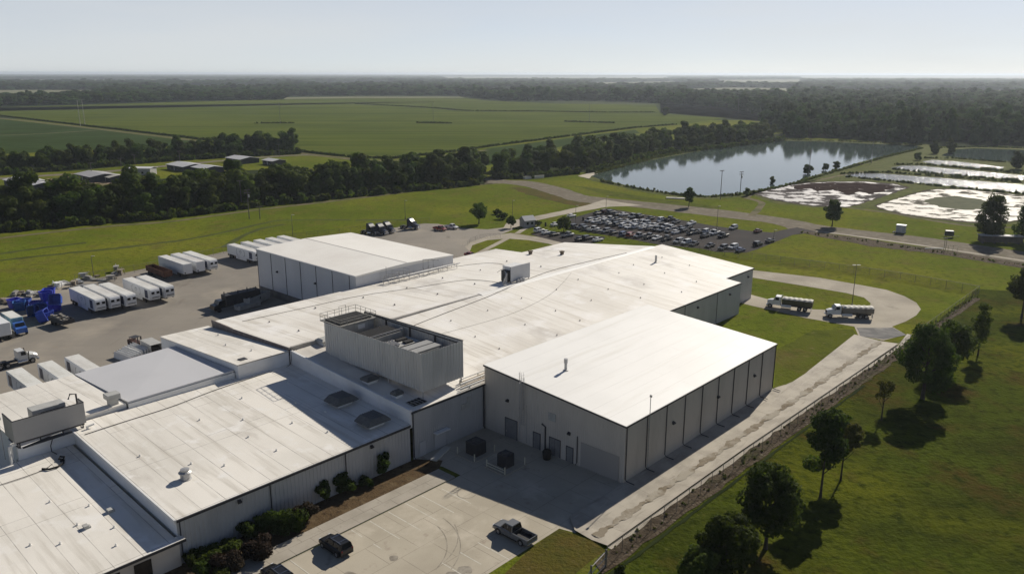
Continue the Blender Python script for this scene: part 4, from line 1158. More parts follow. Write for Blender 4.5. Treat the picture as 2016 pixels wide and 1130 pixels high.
LAMP_R = M('tail_lens', (0.20, 0.012, 0.01), rough=0.25)
CHROME = M('chrome_trim', (0.55, 0.55, 0.56), rough=0.2, metal=0.9)
PLAST = M('black_plastic', (0.022, 0.022, 0.023), rough=0.6)

def ring(x, hw, zb, zt, r=.12, top=None):
    t = hw - r * 1.1 if top is None else top
    return [(x, -hw + .06, zb), (x, -hw, zb + .12), (x, -hw, zt - r), (x, -t, zt), (x, t, zt), (x, hw, zt - r), (x, hw, zb + .12), (x, hw - .06, zb)]

def wheel_mesh(r, w, n=18):
    b = MB()
    rings = []
    for (q, y) in ((r * .55, -w / 2), (r * .93, -w / 2), (r, -w * .32), (r, w * .32), (r * .93, w / 2), (r * .55, w / 2)):
        rings.append([(q * math.cos(2 * math.pi * k / n), y, q * math.sin(2 * math.pi * k / n)) for k in range(n)])
    b.loft(rings, 0)
    return b.mesh('tyre', TYRE)

def rim_mesh(r, w):
    b = MB()
    n = 15
    for s in (-1, 1):
        y = s * (w / 2 + .006)
        ps = [((r * .58) * math.cos(2 * math.pi * k / n), y, (r * .58) * math.sin(2 * math.pi * k / n)) for k in range(n)]
        b.loft([ps, [(p[0] * .35, y + s * .02, p[2] * .35) for p in ps]], 0)
    return b.mesh('rim', RIM)

def frustum(b, x0, x1, hw0, z0, x2, x3, hw1, z1, mi=0):
    b.loft([[(x0, -hw0, z0), (x1, -hw0 * .92, z0), (x1, hw0 * .92, z0), (x0, hw0, z0)], [(x2, -hw1, z1), (x3, -hw1 * .95, z1), (x3, hw1 * .95, z1), (x2, hw1, z1)]], mi)

CARSPEC = {
    'c': dict(st=[(-2.36, .74, .45, .86), (-2.28, .85, .30, 1.02), (-1.65, .90, .24, 1.03), (-.6, .91, .21, .99), (.8, .91, .21, .96), (1.5, .90, .23, .88), (2.15, .85, .28, .74), (2.36, .70, .38, .62)],
              cab=(-1.75, 1.05, .80, .97, -1.12, .28, .60, 1.44), wb=1.38, wr=.33, hl=(2.2, .62, .66), tl=(-2.33, .62, .84)),
    's': dict(st=[(-2.36, .80, .45, 1.05), (-2.30, .90, .34, 1.14), (-1.4, .95, .28, 1.14), (.7, .95, .27, 1.10), (1.5, .94, .28, 1.05), (2.15, .90, .34, .92), (2.36, .76, .42, .76)],
              cab=(-2.24, 1.15, .86, 1.08, -2.0, .42, .68, 1.74), wb=1.42, wr=.38, hl=(2.22, .66, .82), tl=(-2.33, .72, .98)),
    'p': dict(st=[(-.45, .98, .38, 1.12), (.6, .99, .36, 1.14), (1.5, .99, .36, 1.13), (2.5, .96, .40, 1.04), (2.86, .88, .45, .92), (2.95, .80, .5, .82)],
              cab=(-.42, 1.62, .90, 1.1, -.28, .95, .74, 1.88), wb=1.85, wr=.41, hl=(2.82, .70, .86), tl=(-2.86, .86, .92)),
}

def make_car(k, name, label, loc, rz, detail=False, group=None, col='W'):
    s = CARSPEC[k]
    t = thing(name, label, {'c': 'car', 's': 'car', 'p': 'pickup truck'}[k], loc, rz, group)
    cm = CARCOL[col][1]
    def ob(nm, me, par=t):
        return obj(nm, me, par)
    def body(nm, b, par=t, sm=True):
        me = b.mesh(nm, cm)
        o = ob(nm, me, par)
        o.material_slots[0].link = 'OBJECT'
        o.material_slots[0].material = cm
        return o
    b = MB()
    b.loft([ring(*q) for q in s['st']])
    if k == 'p':
        # open load bed: floor, two sides, tailgate
        for y in (-1, 1): b.loft([[(x, y * .98, .42), (x, y * .98, 1.1), (x, y * .84, 1.14), (x, y * .84, .62)] for x in (-2.88, -.45)])
        b.box(-2.92, -2.84, -.94, .94, .5, 1.12)
        b.box(-2.88, -.5, -.9, .9, .55, .63)
    body('body', b)
    if k == 'p':
        b = MB(); b.box(-2.83, -.48, -.83, .83, .635, .68); b.box(-.50, -.455, -.83, .83, .68, 1.1); obj('bed_liner', b.mesh('bed_liner', PLAST), t)
    x0, x1, h0, z0, x2, x3, h1, zt = s['cab']
    b = MB(); frustum(b, x0, x1, h0, z0, x2, x3, h1, zt - .04)
    ob('window', b.mesh('window', GLASS))
    b = MB()
    e = .03
    b.loft([[(x2 - e, -h1 - e, zt - .06), (x3 + e, -h1 * .95 - e, zt - .06), (x3 + e, h1 * .95 + e, zt - .06), (x2 - e, h1 + e, zt - .06)],
            [(x2, -h1 + .05, zt + .03), (x3 - .03, -h1 * .92, zt + .03), (x3 - .03, h1 * .92, zt + .03), (x2, h1 - .05, zt + .03)]])
    mid = (-.55 if k != 'p' else .45)
    for y in (-1, 1):       # pillars
        for (a, c) in ((x0 + .05, x2), (x1 - .02, x3), (mid, mid - .05)):
            ya, yc = y * (h0 * (.93 if a > 0 else 1.0) + .008), y * (h1 * (.96 if a > 0 else 1.0) + .012)
            b.loft([[(a - .06, ya - y * .03, z0), (a + .06, ya - y * .03, z0), (a + .06, ya + y * .012, z0), (a - .06, ya + y * .012, z0)],
                    [(c - .05, yc - y * .03, zt - .05), (c + .05, yc - y * .03, zt - .05), (c + .05, yc + y * .012, zt - .05), (c - .05, yc + y * .012, zt - .05)]])
        if k == 's': b.loft([[(q, y * .87, 1.1), (q, y * (h1 + .01), zt - .05), (q, y * (h1 - .04), zt - .05), (q, y * .83, 1.1)] for q in (-2.2, -1.75)])
    body('roof', b)
    wm, rm = wheel_mesh(s['wr'], .24), rim_mesh(s['wr'], .24)
    yw = s['st'][2][1] - .085
    for x in (-s['wb'], s['wb']):
        for y in (-yw, yw):
            o = ob('wheel', wm); o.location = (x, y, s['wr'])
            ob('rim', rm, o)
    for y in (-1, 1):
        hx, hy, hz = s['hl']
        b = MB(); b.box(hx - .06, hx + .10, y * hy - .17, y * hy + .17, hz - .07, hz + .07, bev=.03); ob('headlight', b.mesh('headlight', LAMP_C))
        tx, ty, tz = s['tl']
        b = MB(); b.box(tx - .03, tx + .06, y * ty - .10, y * ty + .10, tz - .10, tz + .12, bev=.02); ob('tail_light', b.mesh('tail_light', LAMP_R))
        b = MB(); b.box(x1 - .42, x1 - .28, y * (s['st'][2][1] + .02) - .08, y * (s['st'][2][1] + .02) + .10, z0 + .03, z0 + .17, bev=.03); body('mirror', b)
    b = MB()
    fx = s['st'][-1][0]
    b.box(fx - .08, fx + .03, -.55, .55, s['st'][-1][2] + .06, s['st'][-1][3] - .05, bev=.02)
    ob('grille', b.mesh('grille', PLAST))
    if detail:
        b = MB(); w_ = s['st'][2][1]
        b.box(fx - .10, fx + .07, -w_ * .86, w_ * .86, .40, .58, bev=.05); bx = -2.98 if k == 'p' else -2.42
        b.box(bx, bx + .14, -w_ * .88, w_ * .88, .42, .60, bev=.04); ob('bumper', b.mesh('bumper', CHROME if k == 'p' else PLAST))
        b = MB()
        for y in (-1, 1):
            b.box(-1.2, 1.2, y * (w_ + .03) - .06, y * (w_ + .03) + .06, .34, .40)
        ob('side_step', b.mesh('side_step', PLAST))
        b = MB()
        for y in (-1, 1):
            for x in ((-1.6, -.55, .6) if k == 's' else (.35, 1.35, )): b.box(x - .008, x + .008, y * (w_ + .001), y * (w_ + .006), .5, 1.05)
            for x in ((-.9, .2) if k == 's' else (-.2, .65)): b.box(x - .1, x + .1, y * (w_ + .002), y * (w_ + .03), .93, .97)
        ob('door_handles' if False else 'door_trim', b.mesh('door_trim', PLAST))
        if k == 's':
            b = MB()
            for y in (-.56, .56): b.tube([(-1.9, y, 1.79), (-1.7, y, 1.84), (.1, y, 1.84), (.3, y, 1.78)], .025, 6)
            for x in (-1.45, -.1): b.tube([(x, -.56, 1.84), (x, .56, 1.84)], .022, 6)
            ob('roof_rack', b.mesh('roof_rack', CHROME))
        wa = MB()
        for x in (-s['wb'], s['wb']):
            for y in (-1, 1):
                rr = s['wr'] + .07
                pts = [(x + rr * math.cos(a), y * (w_ + .004), s['wr'] + .02 + rr * math.sin(a)) for a in [math.pi * j / 10 for j in range(11)]]
                pi_ = [(x + (rr - .10) * math.cos(a), y * (w_ + .004), s['wr'] + .02 + (rr - .10) * math.sin(a)) for a in [math.pi * j / 10 for j in range(11)]]
                wa.loft([[p, q, (q[0], q[1] + y * .025, q[2]), (p[0], p[1] + y * .025, p[2])] for p, q in zip(pts, pi_)])
        ob('wheel_arch', wa.mesh('wheel_arch', PLAST))
    return t

def recolour(root, col):
    cm = CARCOL[col][1]
    for ch in root.children:
        if ch.name.split('.')[0] in ('body', 'roof', 'mirror'):
            ch.material_slots[0].link = 'OBJECT'
            ch.material_slots[0].material = cm

VAZ = 42.6 - 90 + 0.0            # azimuth of +v
make_car('p', 'pickup_truck', 'grey pickup truck parked alone beside the dry grass verge', W(-19.9, 2.35, .02), az_rot(VAZ), True, None, 'G')
suv = make_car('s', 'parked_car', 'black estate car with roof rails parked nose to the planting bed', W(-36.4, 16.2, .02), az_rot(VAZ), True, None, 'K')
dup(suv, W(-44.4, 15.9, .02), az_rot(VAZ), 'black car cut off by the bottom edge, below the clipped shrubs')

PROTO = {}
CN = {'c': 'car', 's': 'tall estate car', 'p': 'pickup'}
ORD = ['first', 'second', 'third', 'fourth', 'fifth', 'sixth', 'seventh', 'eighth', 'ninth', 'tenth', 'eleventh', 'twelfth', 'thirteenth', 'fourteenth', 'fifteenth', 'sixteenth', 'seventeenth', 'eighteenth', 'nineteenth', 'twentieth', 'twenty-first', 'twenty-second', 'twenty-third', 'twenty-fourth', 'twenty-fifth', 'twenty-sixth']
def z5(x, y): return (1000 + .1488 * x, 380 + .1488 * y)
def z6(x, y): return (1260 + .1488 * x, 380 + .1488 * y)
ROWS = {
 'row of cars along the far grass edge of the big car park': [('5', 1190, 265, 'Kc'), ('5', 1285, 248, 'Ms'), ('5', 1365, 252, 'Ds'), ('5', 1440, 278, 'Kc'), ('5', 1532, 280, 'Wc'), ('5', 1662, 308, 'Sp'), ('5', 1745, 303, 'Ds'), ('5', 1880, 332, 'Kc'),
    ('6', 290, 348, 'Ws'), ('6', 395, 345, 'Dp'), ('6', 478, 377, 'Dc'), ('6', 680, 392, 'Wc'), ('6', 1235, 457, 'Ss'), ('6', 1560, 497, 'Mc')],
 'farther half of the double row in the big car park': [('5', 1205, 325, 'Gc'), ('5', 1275, 333, 'Wc'), ('5', 1345, 345, 'Wp'), ('5', 1430, 348, 'Dc'), ('5', 1505, 368, 'Gc'), ('5', 1590, 372, 'Wc'), ('5', 1670, 390, 'Ws'), ('5', 1765, 388, 'Ss'), ('5', 1885, 418, 'Sc'),
    ('6', 25, 388, 'Sc'), ('6', 75, 398, 'Ss'), ('6', 262, 396, 'Gc'), ('6', 180, 425, 'Wc'), ('6', 335, 445, 'Ws'), ('6', 425, 452, 'Ss'), ('6', 535, 462, 'Dc'), ('6', 635, 452, 'Ds'), ('6', 890, 505, 'Ws'), ('6', 985, 525, 'Wp')],
 'nearer half of the double row in the big car park': [('5', 1075, 362, 'Ss'), ('5', 1160, 372, 'Wc'), ('5', 1260, 388, 'Sp'), ('5', 1352, 402, 'Sc'), ('5', 1440, 412, 'Ds'), ('5', 1528, 428, 'Ws'), ('5', 1602, 445, 'Wc'), ('5', 1700, 442, 'Ws'), ('5', 1792, 452, 'Wc'), ('5', 1872, 468, 'Dc'),
    ('6', 50, 432, 'Wc'), ('6', 140, 462, 'Dc'), ('6', 212, 476, 'Ds'), ('6', 300, 482, 'Sp'), ('6', 385, 497, 'Dc'), ('6', 475, 512, 'Wc'), ('6', 575, 492, 'Ds'), ('6', 690, 522, 'Gp'), ('6', 790, 505, 'Dc'), ('6', 858, 562, 'Kc'), ('6', 1100, 562, 'Kp')],
 'front row of the big car park, nearest the plant': [('5', 885, 442, 'Ds'), ('5', 970, 452, 'Ds'), ('5', 1040, 470, 'Gs'), ('5', 1130, 477, 'Wp'), ('5', 1205, 492, 'Gc'), ('5', 1295, 503, 'Gs'), ('5', 1402, 517, 'Kc'), ('5', 1535, 542, 'Bs'), ('5', 1628, 555, 'Rs'), ('5', 1742, 562, 'Sp'), ('5', 1868, 572, 'Gp'), ('5', 1968, 592, 'Wc'),
    ('6', 350, 602, 'Dp'), ('6', 510, 635, 'Ss'), ('6', 612, 650, 'Ws'), ('6', 715, 668, 'Kc'), ('6', 925, 690, 'Kc'), ('6', 1098, 722, 'Ds'), ('6', 1232, 712, 'Ws'), ('6', 1330, 748, 'Bc')],
}
rc = random.Random(11)
def place_car(px, code, label, group, az):
    k = code[1]
    loc = G(px[0], px[1], .72)
    loc = (loc.x, loc.y, .045)
    nm = 'pickup_truck' if k == 'p' else 'parked_car'
    if k not in PROTO:
        PROTO[k] = make_car(k, nm, label, loc, az_rot(az), False, group, code[0])
        return
    r = dup(PROTO[k], loc, az_rot(az), label, group, .95)
    recolour(r, code[0])
for rn, lst in ROWS.items():
    lst = sorted(lst, key=lambda q: (z5 if q[0] == '5' else z6)(q[1], q[2])[0])
    cnt = {}
    for q in lst:
        px = (z5 if q[0] == '5' else z6)(q[1], q[2])
        code = q[3]
        key = CARCOL[code[0]][0] + ' ' + CN[code[1]]
        cnt[key] = cnt.get(key, 0) + 1
    seen = {}
    for q in lst:
        px = (z5 if q[0] == '5' else z6)(q[1], q[2])
        code = q[3]
        key = CARCOL[code[0]][0] + ' ' + CN[code[1]]
        seen[key] = seen.get(key, 0) + 1
        lab = (('only ' if cnt[key] == 1 else ORD[seen[key] - 1] + ' ') + key + (' ' if cnt[key] == 1 else ' from the guard house end ')) + 'in ' + ('the ' if not rn.startswith('the') else '') + rn
        w_ = lab.split()
        if len(w_) > 16: lab = lab.replace(' from the guard house end', '').replace('first ', 'leftmost ').replace('in the big car park', '').replace('of the big car park, nearest the plant', 'nearest the plant').replace('of cars along the far grass edge of the big car park', 'by the far grass')
        place_car(px, code, ' '.join(lab.split()), 'cars in the big car park', 44 + rc.uniform(-3, 3) + (180 if rc.random() < .4 else 0))
for px, code, lab, az in (
    (z6(1560, 672), 'Ks', 'black tall estate car alone at the right end of the big car park', 44), (z6(1720, 628), 'Dc', 'dark grey car by the small lamp at the car park exit', 44),
    (z5(412, 492), 'Ws', 'white tall estate car at left end of the small pad by the guard house', 44), (z5(512, 517), 'Wc', 'white car next to the leftmost white one on the small pad', 44),
    (z5(615, 540), 'Kc', 'black low car beside the blue-grey pickup on the small pad', 44), (z5(790, 552), 'Sp', 'silver pickup in the middle of the small pad', 44),
    (z5(955, 605), 'Kc', 'black small car hidden beside a dark tall estate car on the small pad', 44), (z5(1050, 592), 'Ds', 'dark tall estate car near the right end of the small pad', 44),
    (z5(1190, 612), 'Wc', 'white car at the right end of the small pad, at the roof edge', 44), (z5(628, 412), 'Wc', 'white car beside the small bushy tree by the guard house', 44),
    (z5(842, 297), 'Wc', 'white car standing on the verge of the gate road', 44),
    ((866, 450), 'Rp', 'red pickup in the yard beside the lone lawn tree', 128), ((889, 446.5), 'Wp', 'white pickup behind the red pickup in the yard', 128),
    ((927, 501), 'Rc', 'red car half hidden behind the plant roof by the grass island', 128)):
    place_car(px, code, lab, 'cars parked away from the rows', az)

# ---- semi trailers
TRL = M('trailer_white', (0.70, 0.71, 0.72), [((0.60, 0.60, 0.60), .4, .5, .75), ((0.48, 0.46, 0.42), 1.3, .66, .85, (1, 1, .3))], rough=.4, spec=.4, rand=.06)
TRL_ROOF = M('trailer_roof', (0.66, 0.65, 0.62), [((0.52, 0.50, 0.46), .5, .45, .7, (.3, 1, 1)), ((0.42, 0.39, 0.34), .9, .66, .85)], rough=.5, rand=.05)
LOGO = M('logo_grey', (0.24, 0.26, 0.28), rough=.5)
PANEL = M('picture_panel', (0.020, 0.028, 0.07), [((0.09, 0.11, 0.17), 1.4, .58, .66)], rough=.4)

def make_trailer(label, loc, rz, reefer=True, logo=True, group=None):
    t = thing('semi_trailer', label, 'trailer', loc, rz, group)
    L = 15.6
    b = MB(); b.box(0, L, -1.28, 1.28, 1.2, 3.98, bev=.06)
    for k in range(31):
        x = .35 + k * .5
        for y in (-1, 1): b.box(x, x + .03, y * 1.281, y * 1.292, 1.4, 3.85)
    b.build('box_body', TRL, t)
    b = MB(); b.box(.05, L - .05, -1.22, 1.22, 3.985, 4.02)
    for k in range(13): b.box(.6 + k * 1.2, .66 + k * 1.2, -1.2, 1.2, 4.021, 4.035)
    b.build('roof', TRL_ROOF, t)
    b = MB()
    for y in (-1.05, .95): b.box(.1, L - .1, y, y + .1, .95, 1.18)
    b.box(.3, 4.6, -.55, .55, .7, .94)
    b.build('chassis', DARK, t)
    wm = wheel_mesh(.5, .5, 14)
    for x in (1.2, 2.5):
        for y in (-.98, .98): o = obj('wheel', wm, t); o.location = (x, y, .5); rm = rim_mesh(.5, .5); obj('rim', rm, o)
    b = MB()
    for y in (-.8, .8): b.box(L - 3.6, L - 3.42, y - .09, y + .09, .1, 1.2); b.box(L - 3.7, L - 3.3, y - .18, y + .18, 0, .1)
    b.build('landing_leg', DARK, t)
    b = MB()
    for y in (-1, 1): b.box(5.0, L - 4.4, y * 1.24 - .015, y * 1.24 + .015, .45, 1.19)
    b.build('side_skirt', TRL, t)
    b = MB(); b.box(-.03, 0, -1.15, -.02, 1.35, 3.85); b.box(-.03, 0, .02, 1.15, 1.35, 3.85); b.build('rear_door', TRL, t)
    b = MB(); b.box(-.10, -.02, -1.2, 1.2, .55, .66); b.box(-.05, 0, -1.2, -.9, .66, 1.2); b.box(-.05, 0, .9, 1.2, .66, 1.2); b.build('bumper', DARK, t)
    if reefer:
        b = MB(); b.prism([(L, 1.7), (L + .55, 1.75), (L + .62, 3.4), (L + .42, 3.86), (L, 3.9)], 'y', -1.1, 1.1); u_ = b.build('cooling_unit', TRL, t)
        b = MB()
        for y in (-.98, .10): b.box(L + .60, L + .64, y, y + .88, 2.75, 3.35)
        b.box(L + .58, L + .63, -.9, .9, 1.85, 2.0)
        b.build('grille', BLACK, u_)
        b = MB(); b.prism([(L + .625 + .02, .001), (L + .66, .001), (L + .66, .5), (L + .645, .5)], 'y', -.25, .25); b.move((0, 0, 2.8)); b.build('badge', TRL, u_)
        b = MB(); b.box(L + .02, L + .12, -1.26, -1.12, 1.3, 3.9); b.box(L + .02, L + .12, 1.12, 1.26, 1.3, 3.9); b.build('edge_fairing', TRL, t)
    else:
        b = MB(); b.box(L + .002, L + .03, -1.1, -.75, 1.35, 1.75); b.build('document_box', DARK, t)
    if logo:
        for y in (-1, 1):
            b = MB()
            yy = y * 1.2965
            def arc(cx, cz, r0, r1, a0, a1, n=14):
                for i in range(n):
                    p, q = R_(a0 + (a1 - a0) * i / n), R_(a0 + (a1 - a0) * (i + 1) / n)
                    b.loft([[(cx + r0 * math.cos(p), yy, cz + r0 * math.sin(p)), (cx + r1 * math.cos(p), yy, cz + r1 * math.sin(p)), (cx + r1 * math.cos(p), yy + y * .004, cz + r1 * math.sin(p)), (cx + r0 * math.cos(p), yy + y * .004, cz + r0 * math.sin(p))],
                            [(cx + r0 * math.cos(q), yy, cz + r0 * math.sin(q)), (cx + r1 * math.cos(q), yy, cz + r1 * math.sin(q)), (cx + r1 * math.cos(q), yy + y * .004, cz + r1 * math.sin(q)), (cx + r0 * math.cos(q), yy + y * .004, cz + r0 * math.sin(q))]])
            arc(6.6, 2.6, .95, 1.1, 120, 250); arc(9.4, 2.6, .95, 1.1, -70, 60); arc(8.0, 2.55, .5, .68, 10, 170); arc(8.0, 2.2, .25, .36, 20, 160)
            b.build('logo', LOGO, t)
            b = MB(); b.box(L - 2.6, L - .9, y * 1.2925, y * 1.305, 1.55, 3.55); b.build('picture_panel', PANEL, t)
    return t

def tr_loc(u, v): return W(u, v, .02)
DV, UV_ = az_rot(42.6 + 90), az_rot(42.6 - 90)
tA = make_trailer('white refrigerated trailer nearest the blue tubs, leftmost of three in its group', tr_loc(-17.4, 151.9), DV, True, True, 'trailers parked in the yard')
for u, v, lab in ((-14.2, 151.6, 'white refrigerated trailer in the middle of the three beside the blue tubs'), (-10.9, 150.5, 'white refrigerated trailer, rightmost of the three beside the blue tubs'),
                  (-4.7, 151.6, 'white refrigerated trailer, left one of the pair in mid yard'), (-1.3, 151.2, 'white refrigerated trailer, right one of the pair in mid yard'),
                  (20.4, 170.7, 'white refrigerated trailer with dark nose grille, right of two plain trailers'),
                  (34.8, 171.4, 'logo side trailer standing nearest to us beside the tall storage block')):
    dup(tA, tr_loc(u, v), DV, lab)
for k, u in enumerate((39.4, 43.8, 48.0, 52.2)):
    dup(tA, tr_loc(u, 171.5), DV, ['second', 'third', 'fourth', 'farthest'][k] + ' white trailer roof from the left behind the storage block')
tB = make_trailer('plain white dry van trailer beside the rusty open trailer', tr_loc(13.1, 170.7), DV, False, False, 'trailers parked in the yard')
dup(tB, tr_loc(16.9, 170.9), DV, 'plain white dry van trailer between another plain one and a refrigerated one')
for u, lab in ((-45.9, 'white trailer docked at the back block, leftmost of three'), (-40.9, 'white trailer docked at the back block, middle of three'), (-36.3, 'white trailer docked behind the grey flat roof, rightmost of three')):
    dup(tA, tr_loc(u, 83.9), UV_, lab)

# ---- rusty open trailer, tractors, hauliers
g2 = thing('open_trailer', 'rusty brown open-top trailer beside the plain white trailers', 'trailer', tr_loc(8.3, 168.5), DV)
b = MB()
for y in (-1.2, 1.12): b.box(0, 11.5, y, y + .08, 1.0, 2.5)
b.box(0, .08, -1.12, 1.12, 1, 2.5); b.box(11.42, 11.5, -1.12, 1.12, 1.0, 2.6); b.box(0.08, 11.42, -1.12, 1.12, 1.0, 1.1)
for k in range(12): b.box(.3 + k, .4 + k, -1.26, -1.2, 1.0, 2.5); b.box(.3 + k, .4 + k, 1.2, 1.26, 1.0, 2.5)
b.build('load_box', RUST, g2)
b = MB(); b.box(.2, 11.2, -.5, .5, .75, .99); b.box(9, 9.2, -.6, .6, 0, .8); b.build('chassis', DARK, g2)
wm = wheel_mesh(.5, .4, 14)
for x in (1.5, 2.7):
    for y in (-1, 1): o = obj('wheel', wm, g2); o.location = (x, y, .5)

NAVY = paint('navy', (0.012, 0.017, 0.035))
def make_tractor(label, loc, rz, col=NAVY, sleeper=True):
    t = thing('semi_tractor', label, 'truck', loc, rz, 'semi tractors in the yard')
    b = MB()     # x: nose at +3.2
    prof = [(-1.0, .95), (-1.0, 3.85), (-.6, 4.02), (.2, 3.75), (.75, 3.2), (1.15, 2.9), (1.75, 2.0), (1.75, .7), (-.9, .7)] if sleeper else [(-.2, .95), (-.2, 2.85), (1.0, 2.9), (1.45, 2.0), (1.45, .7), (-.1, .7)]
    ins = [.12 if z > 3.3 else .03 if z > 2.2 else 0 for x, z in prof]
    b.loft([[(x, -1.22 + i, z) for (x, z), i in zip(prof, ins)], [(x, 1.22 - i, z) for (x, z), i in zip(prof, ins)]])
    b.build('cab', col, t)
    b = MB()
    b.loft([ring(1.76, 1.02, .75, 2.0, .2), ring(2.6, .98, .7, 1.85, .25), ring(3.25, .85, .75, 1.6, .3)]); b.build('bonnet', col, t)
    b = MB(); b.quad((1.13, -1.05, 2.86), (1.72, -1.1, 2.06), (1.72, 1.1, 2.06), (1.13, 1.05, 2.86)); b.move((.05, 0, .035)); b.build('windscreen', GLASS, t)
    for y in (-1, 1):
        b = MB(); b.box(.35, 1.2, y * 1.20, y * 1.235, 1.95, 2.65); b.build('side_window', GLASS, t)
        b = MB(); b.tube([(-.4, y * 1.15, .75), (1.3, y * 1.15, .75)], .33, 12); b.build('fuel_tank', CHROME, t)
        b = MB(); b.box(3.0, 3.24, y * .82 - .2, y * .82 + .2, 1.05, 1.35, bev=.05); b.build('headlight', LAMP_C, t)
        b = MB(); b.box(1.55, 1.68, y * 1.42 - .12, y * 1.42 + .12, 1.9, 2.6); b.build('mirror', DARK, t)
    b = MB(); b.box(3.22, 3.32, -.6, .6, .9, 1.55, bev=.03); b.build('grille', CHROME, t)
    b = MB(); b.box(3.0, 3.45, -1.15, 1.15, .45, .8, bev=.08); b.build('bumper', CHROME, t)
    b = MB(); b.box(-4.2, 2.9, -.45, .45, .75, 1.0); b.box(-3.6, -2.2, -.6, .6, 1.0, 1.2); b.build('chassis', DARK, t)
    wm = wheel_mesh(.52, .36, 16); wd = wheel_mesh(.52, .62, 16); rm = rim_mesh(.52, .36); rd = rim_mesh(.52, .62)
    for x, m_, r_, y0 in ((2.2, wm, rm, 1.02), (-2.1, wd, rd, .92), (-3.4, wd, rd, .92)):
        for y in (-y0, y0): o = obj('wheel', m_, t); o.location = (x, y, .52); obj('rim', r_, o)
    return t
def at(px, z=0, dz=.02):
    p = G(px[0], px[1], z); return Vector((p.x, p.y, dz))
tT = None
for px, lab in (((730, 461.5), 'navy tractor unit nearest the storage block, partly behind its roof'), ((748, 461.5), 'navy tractor unit in the middle of the three by the fence'),
                ((762, 458), 'navy tractor unit at the right of the three by the fence'), ((809, 451), 'navy tractor unit parked apart from the three, near the red pickup')):
    if tT is None: tT = make_tractor(lab, at(px), az_rot(125))
    else: dup(tT, at(px), az_rot(125 if px[0] < 800 else 112), lab)
make_tractor('small white yard tractor behind the docked trailers', at((37, 717)), az_rot(42.6), paint('yard_white', (0.6, 0.6, 0.58)), False)

def make_hauler(label, loc, rz, box_col, tarp_col, tanks=True):
    t = thing('grain_truck', label, 'truck', loc, rz, 'haulage trucks at the turning circle')
    WT = paint('truck_white', (0.70, 0.70, 0.69))
    b = MB(); prof = [(2.1, .9), (2.1, 2.95), (3.3, 2.98), (3.75, 2.15), (3.75, .9)]
    b.loft([[(x, -1.1 + (.08 if z > 2.3 else 0), z) for x, z in prof], [(x, 1.1 - (.08 if z > 2.3 else 0), z) for x, z in prof]]); b.build('cab', WT, t)
    b = MB(); b.loft([ring(3.76, .98, .85, 2.08, .2), ring(4.6, .92, .8, 1.95, .25), ring(5.2, .80, .85, 1.75, .3)]); b.build('bonnet', WT, t)
    b = MB(); b.quad((3.30, -.95, 2.90), (3.74, -1.0, 2.2), (3.74, 1.0, 2.2), (3.30, .95, 2.90)); b.move((.04, 0, .03)); b.build('windscreen', GLASS, t)
    for y in (-1, 1):
        b = MB(); b.box(2.5, 3.35, y * 1.05, y * 1.115, 2.1, 2.75); b.build('side_window', GLASS, t)
        b = MB(); b.box(4.95, 5.15, y * .8 - .15, y * .8 + .15, 1.1, 1.4, bev=.04); b.build('headlight', LAMP_C, t)
        b = MB(); b.loft([[(4.5 + .68 * math.cos(a), y * q, .55 + .66 * math.sin(a)) for q in (.78, 1.12)] + [(4.5 + .6 * math.cos(a), y * q, .55 + .58 * math.sin(a)) for q in (1.12, .78)] for a in [math.pi * j / 8 for j in range(9)]]); b.build('mudguard', WT, t)
        b = MB(); b.box(3.55, 3.66, y * 1.32 - .1, y * 1.32 + .1, 2.0, 2.6); b.build('mirror', DARK, t)
    b = MB(); b.box(5.15, 5.24, -.55, .55, 1.0, 1.7, bev=.03); b.build('grille', DARK, t)
    b = MB(); b.box(5.0, 5.4, -1.1, 1.1, .5, .82, bev=.06); b.build('bumper', CHROME, t)
    b = MB(); b.box(-4.9, 4.9, -.42, .42, .72, 1.0); b.build('chassis', DARK, t)
    b = MB()
    b.loft([[(x, -1.0, 1.25), (x, -1.25, 1.6), (x, -1.25, 2.55), (x, 1.25, 2.55), (x, 1.25, 1.6), (x, 1.0, 1.25)] for x in (-5.2, 1.75)])
    for k in range(9):
        for y in (-1, 1): b.box(-5.1 + k * .84, -5.02 + k * .84, y * 1.25, y * 1.31, 1.55, 2.6)
    b.build('load_body', box_col, t)
    b = MB()
    b.loft([[(-5.2 + k * .58, -1.27, 2.56), (-5.2 + k * .58, -.85, 2.74 + .09 * (k % 2)), (-5.2 + k * .58, 0, 2.86 + .10 * (k % 2)), (-5.2 + k * .58, .85, 2.74 + .09 * (k % 2)), (-5.2 + k * .58, 1.27, 2.56)] for k in range(13)]); b.build('tarpaulin', tarp_col, t)
    b = MB()
    for y in (-1, 1): b.tube([(-.4, y * .98, .85), (1.9, y * .98, .85)], .34, 12)
    b.build('fuel_tank', WT, t)
    b = MB(); b.tube([(1.95, -.95, 1.0), (1.95, -.95, 3.1)], .08, 8); b.build('exhaust', CHROME, t)
    b = MB()
    for y in (-.95, .95): b.box(-4.98, -4.92, y - .35, y + .35, .25, 1.1)
    b.build('mudflap', WT, t)
    wm = wheel_mesh(.52, .34, 16); wd = wheel_mesh(.52, .62, 16); rm = rim_mesh(.52, .34); rd = rim_mesh(.52, .62)
    for x, m_, r_, y0 in ((4.5, wm, rm, .95), (-2.3, wd, rd, .88), (-3.6, wd, rd, .88)):
        for y in (-y0, y0): o = obj('wheel', m_, t); o.location = (x, y, .52); obj('rim', r_, o)
    return t
TARP = M('pale_tarpaulin', (0.52, 0.50, 0.44), [((0.36, 0.34, 0.28), .8, .48, .7)], rough=.7)
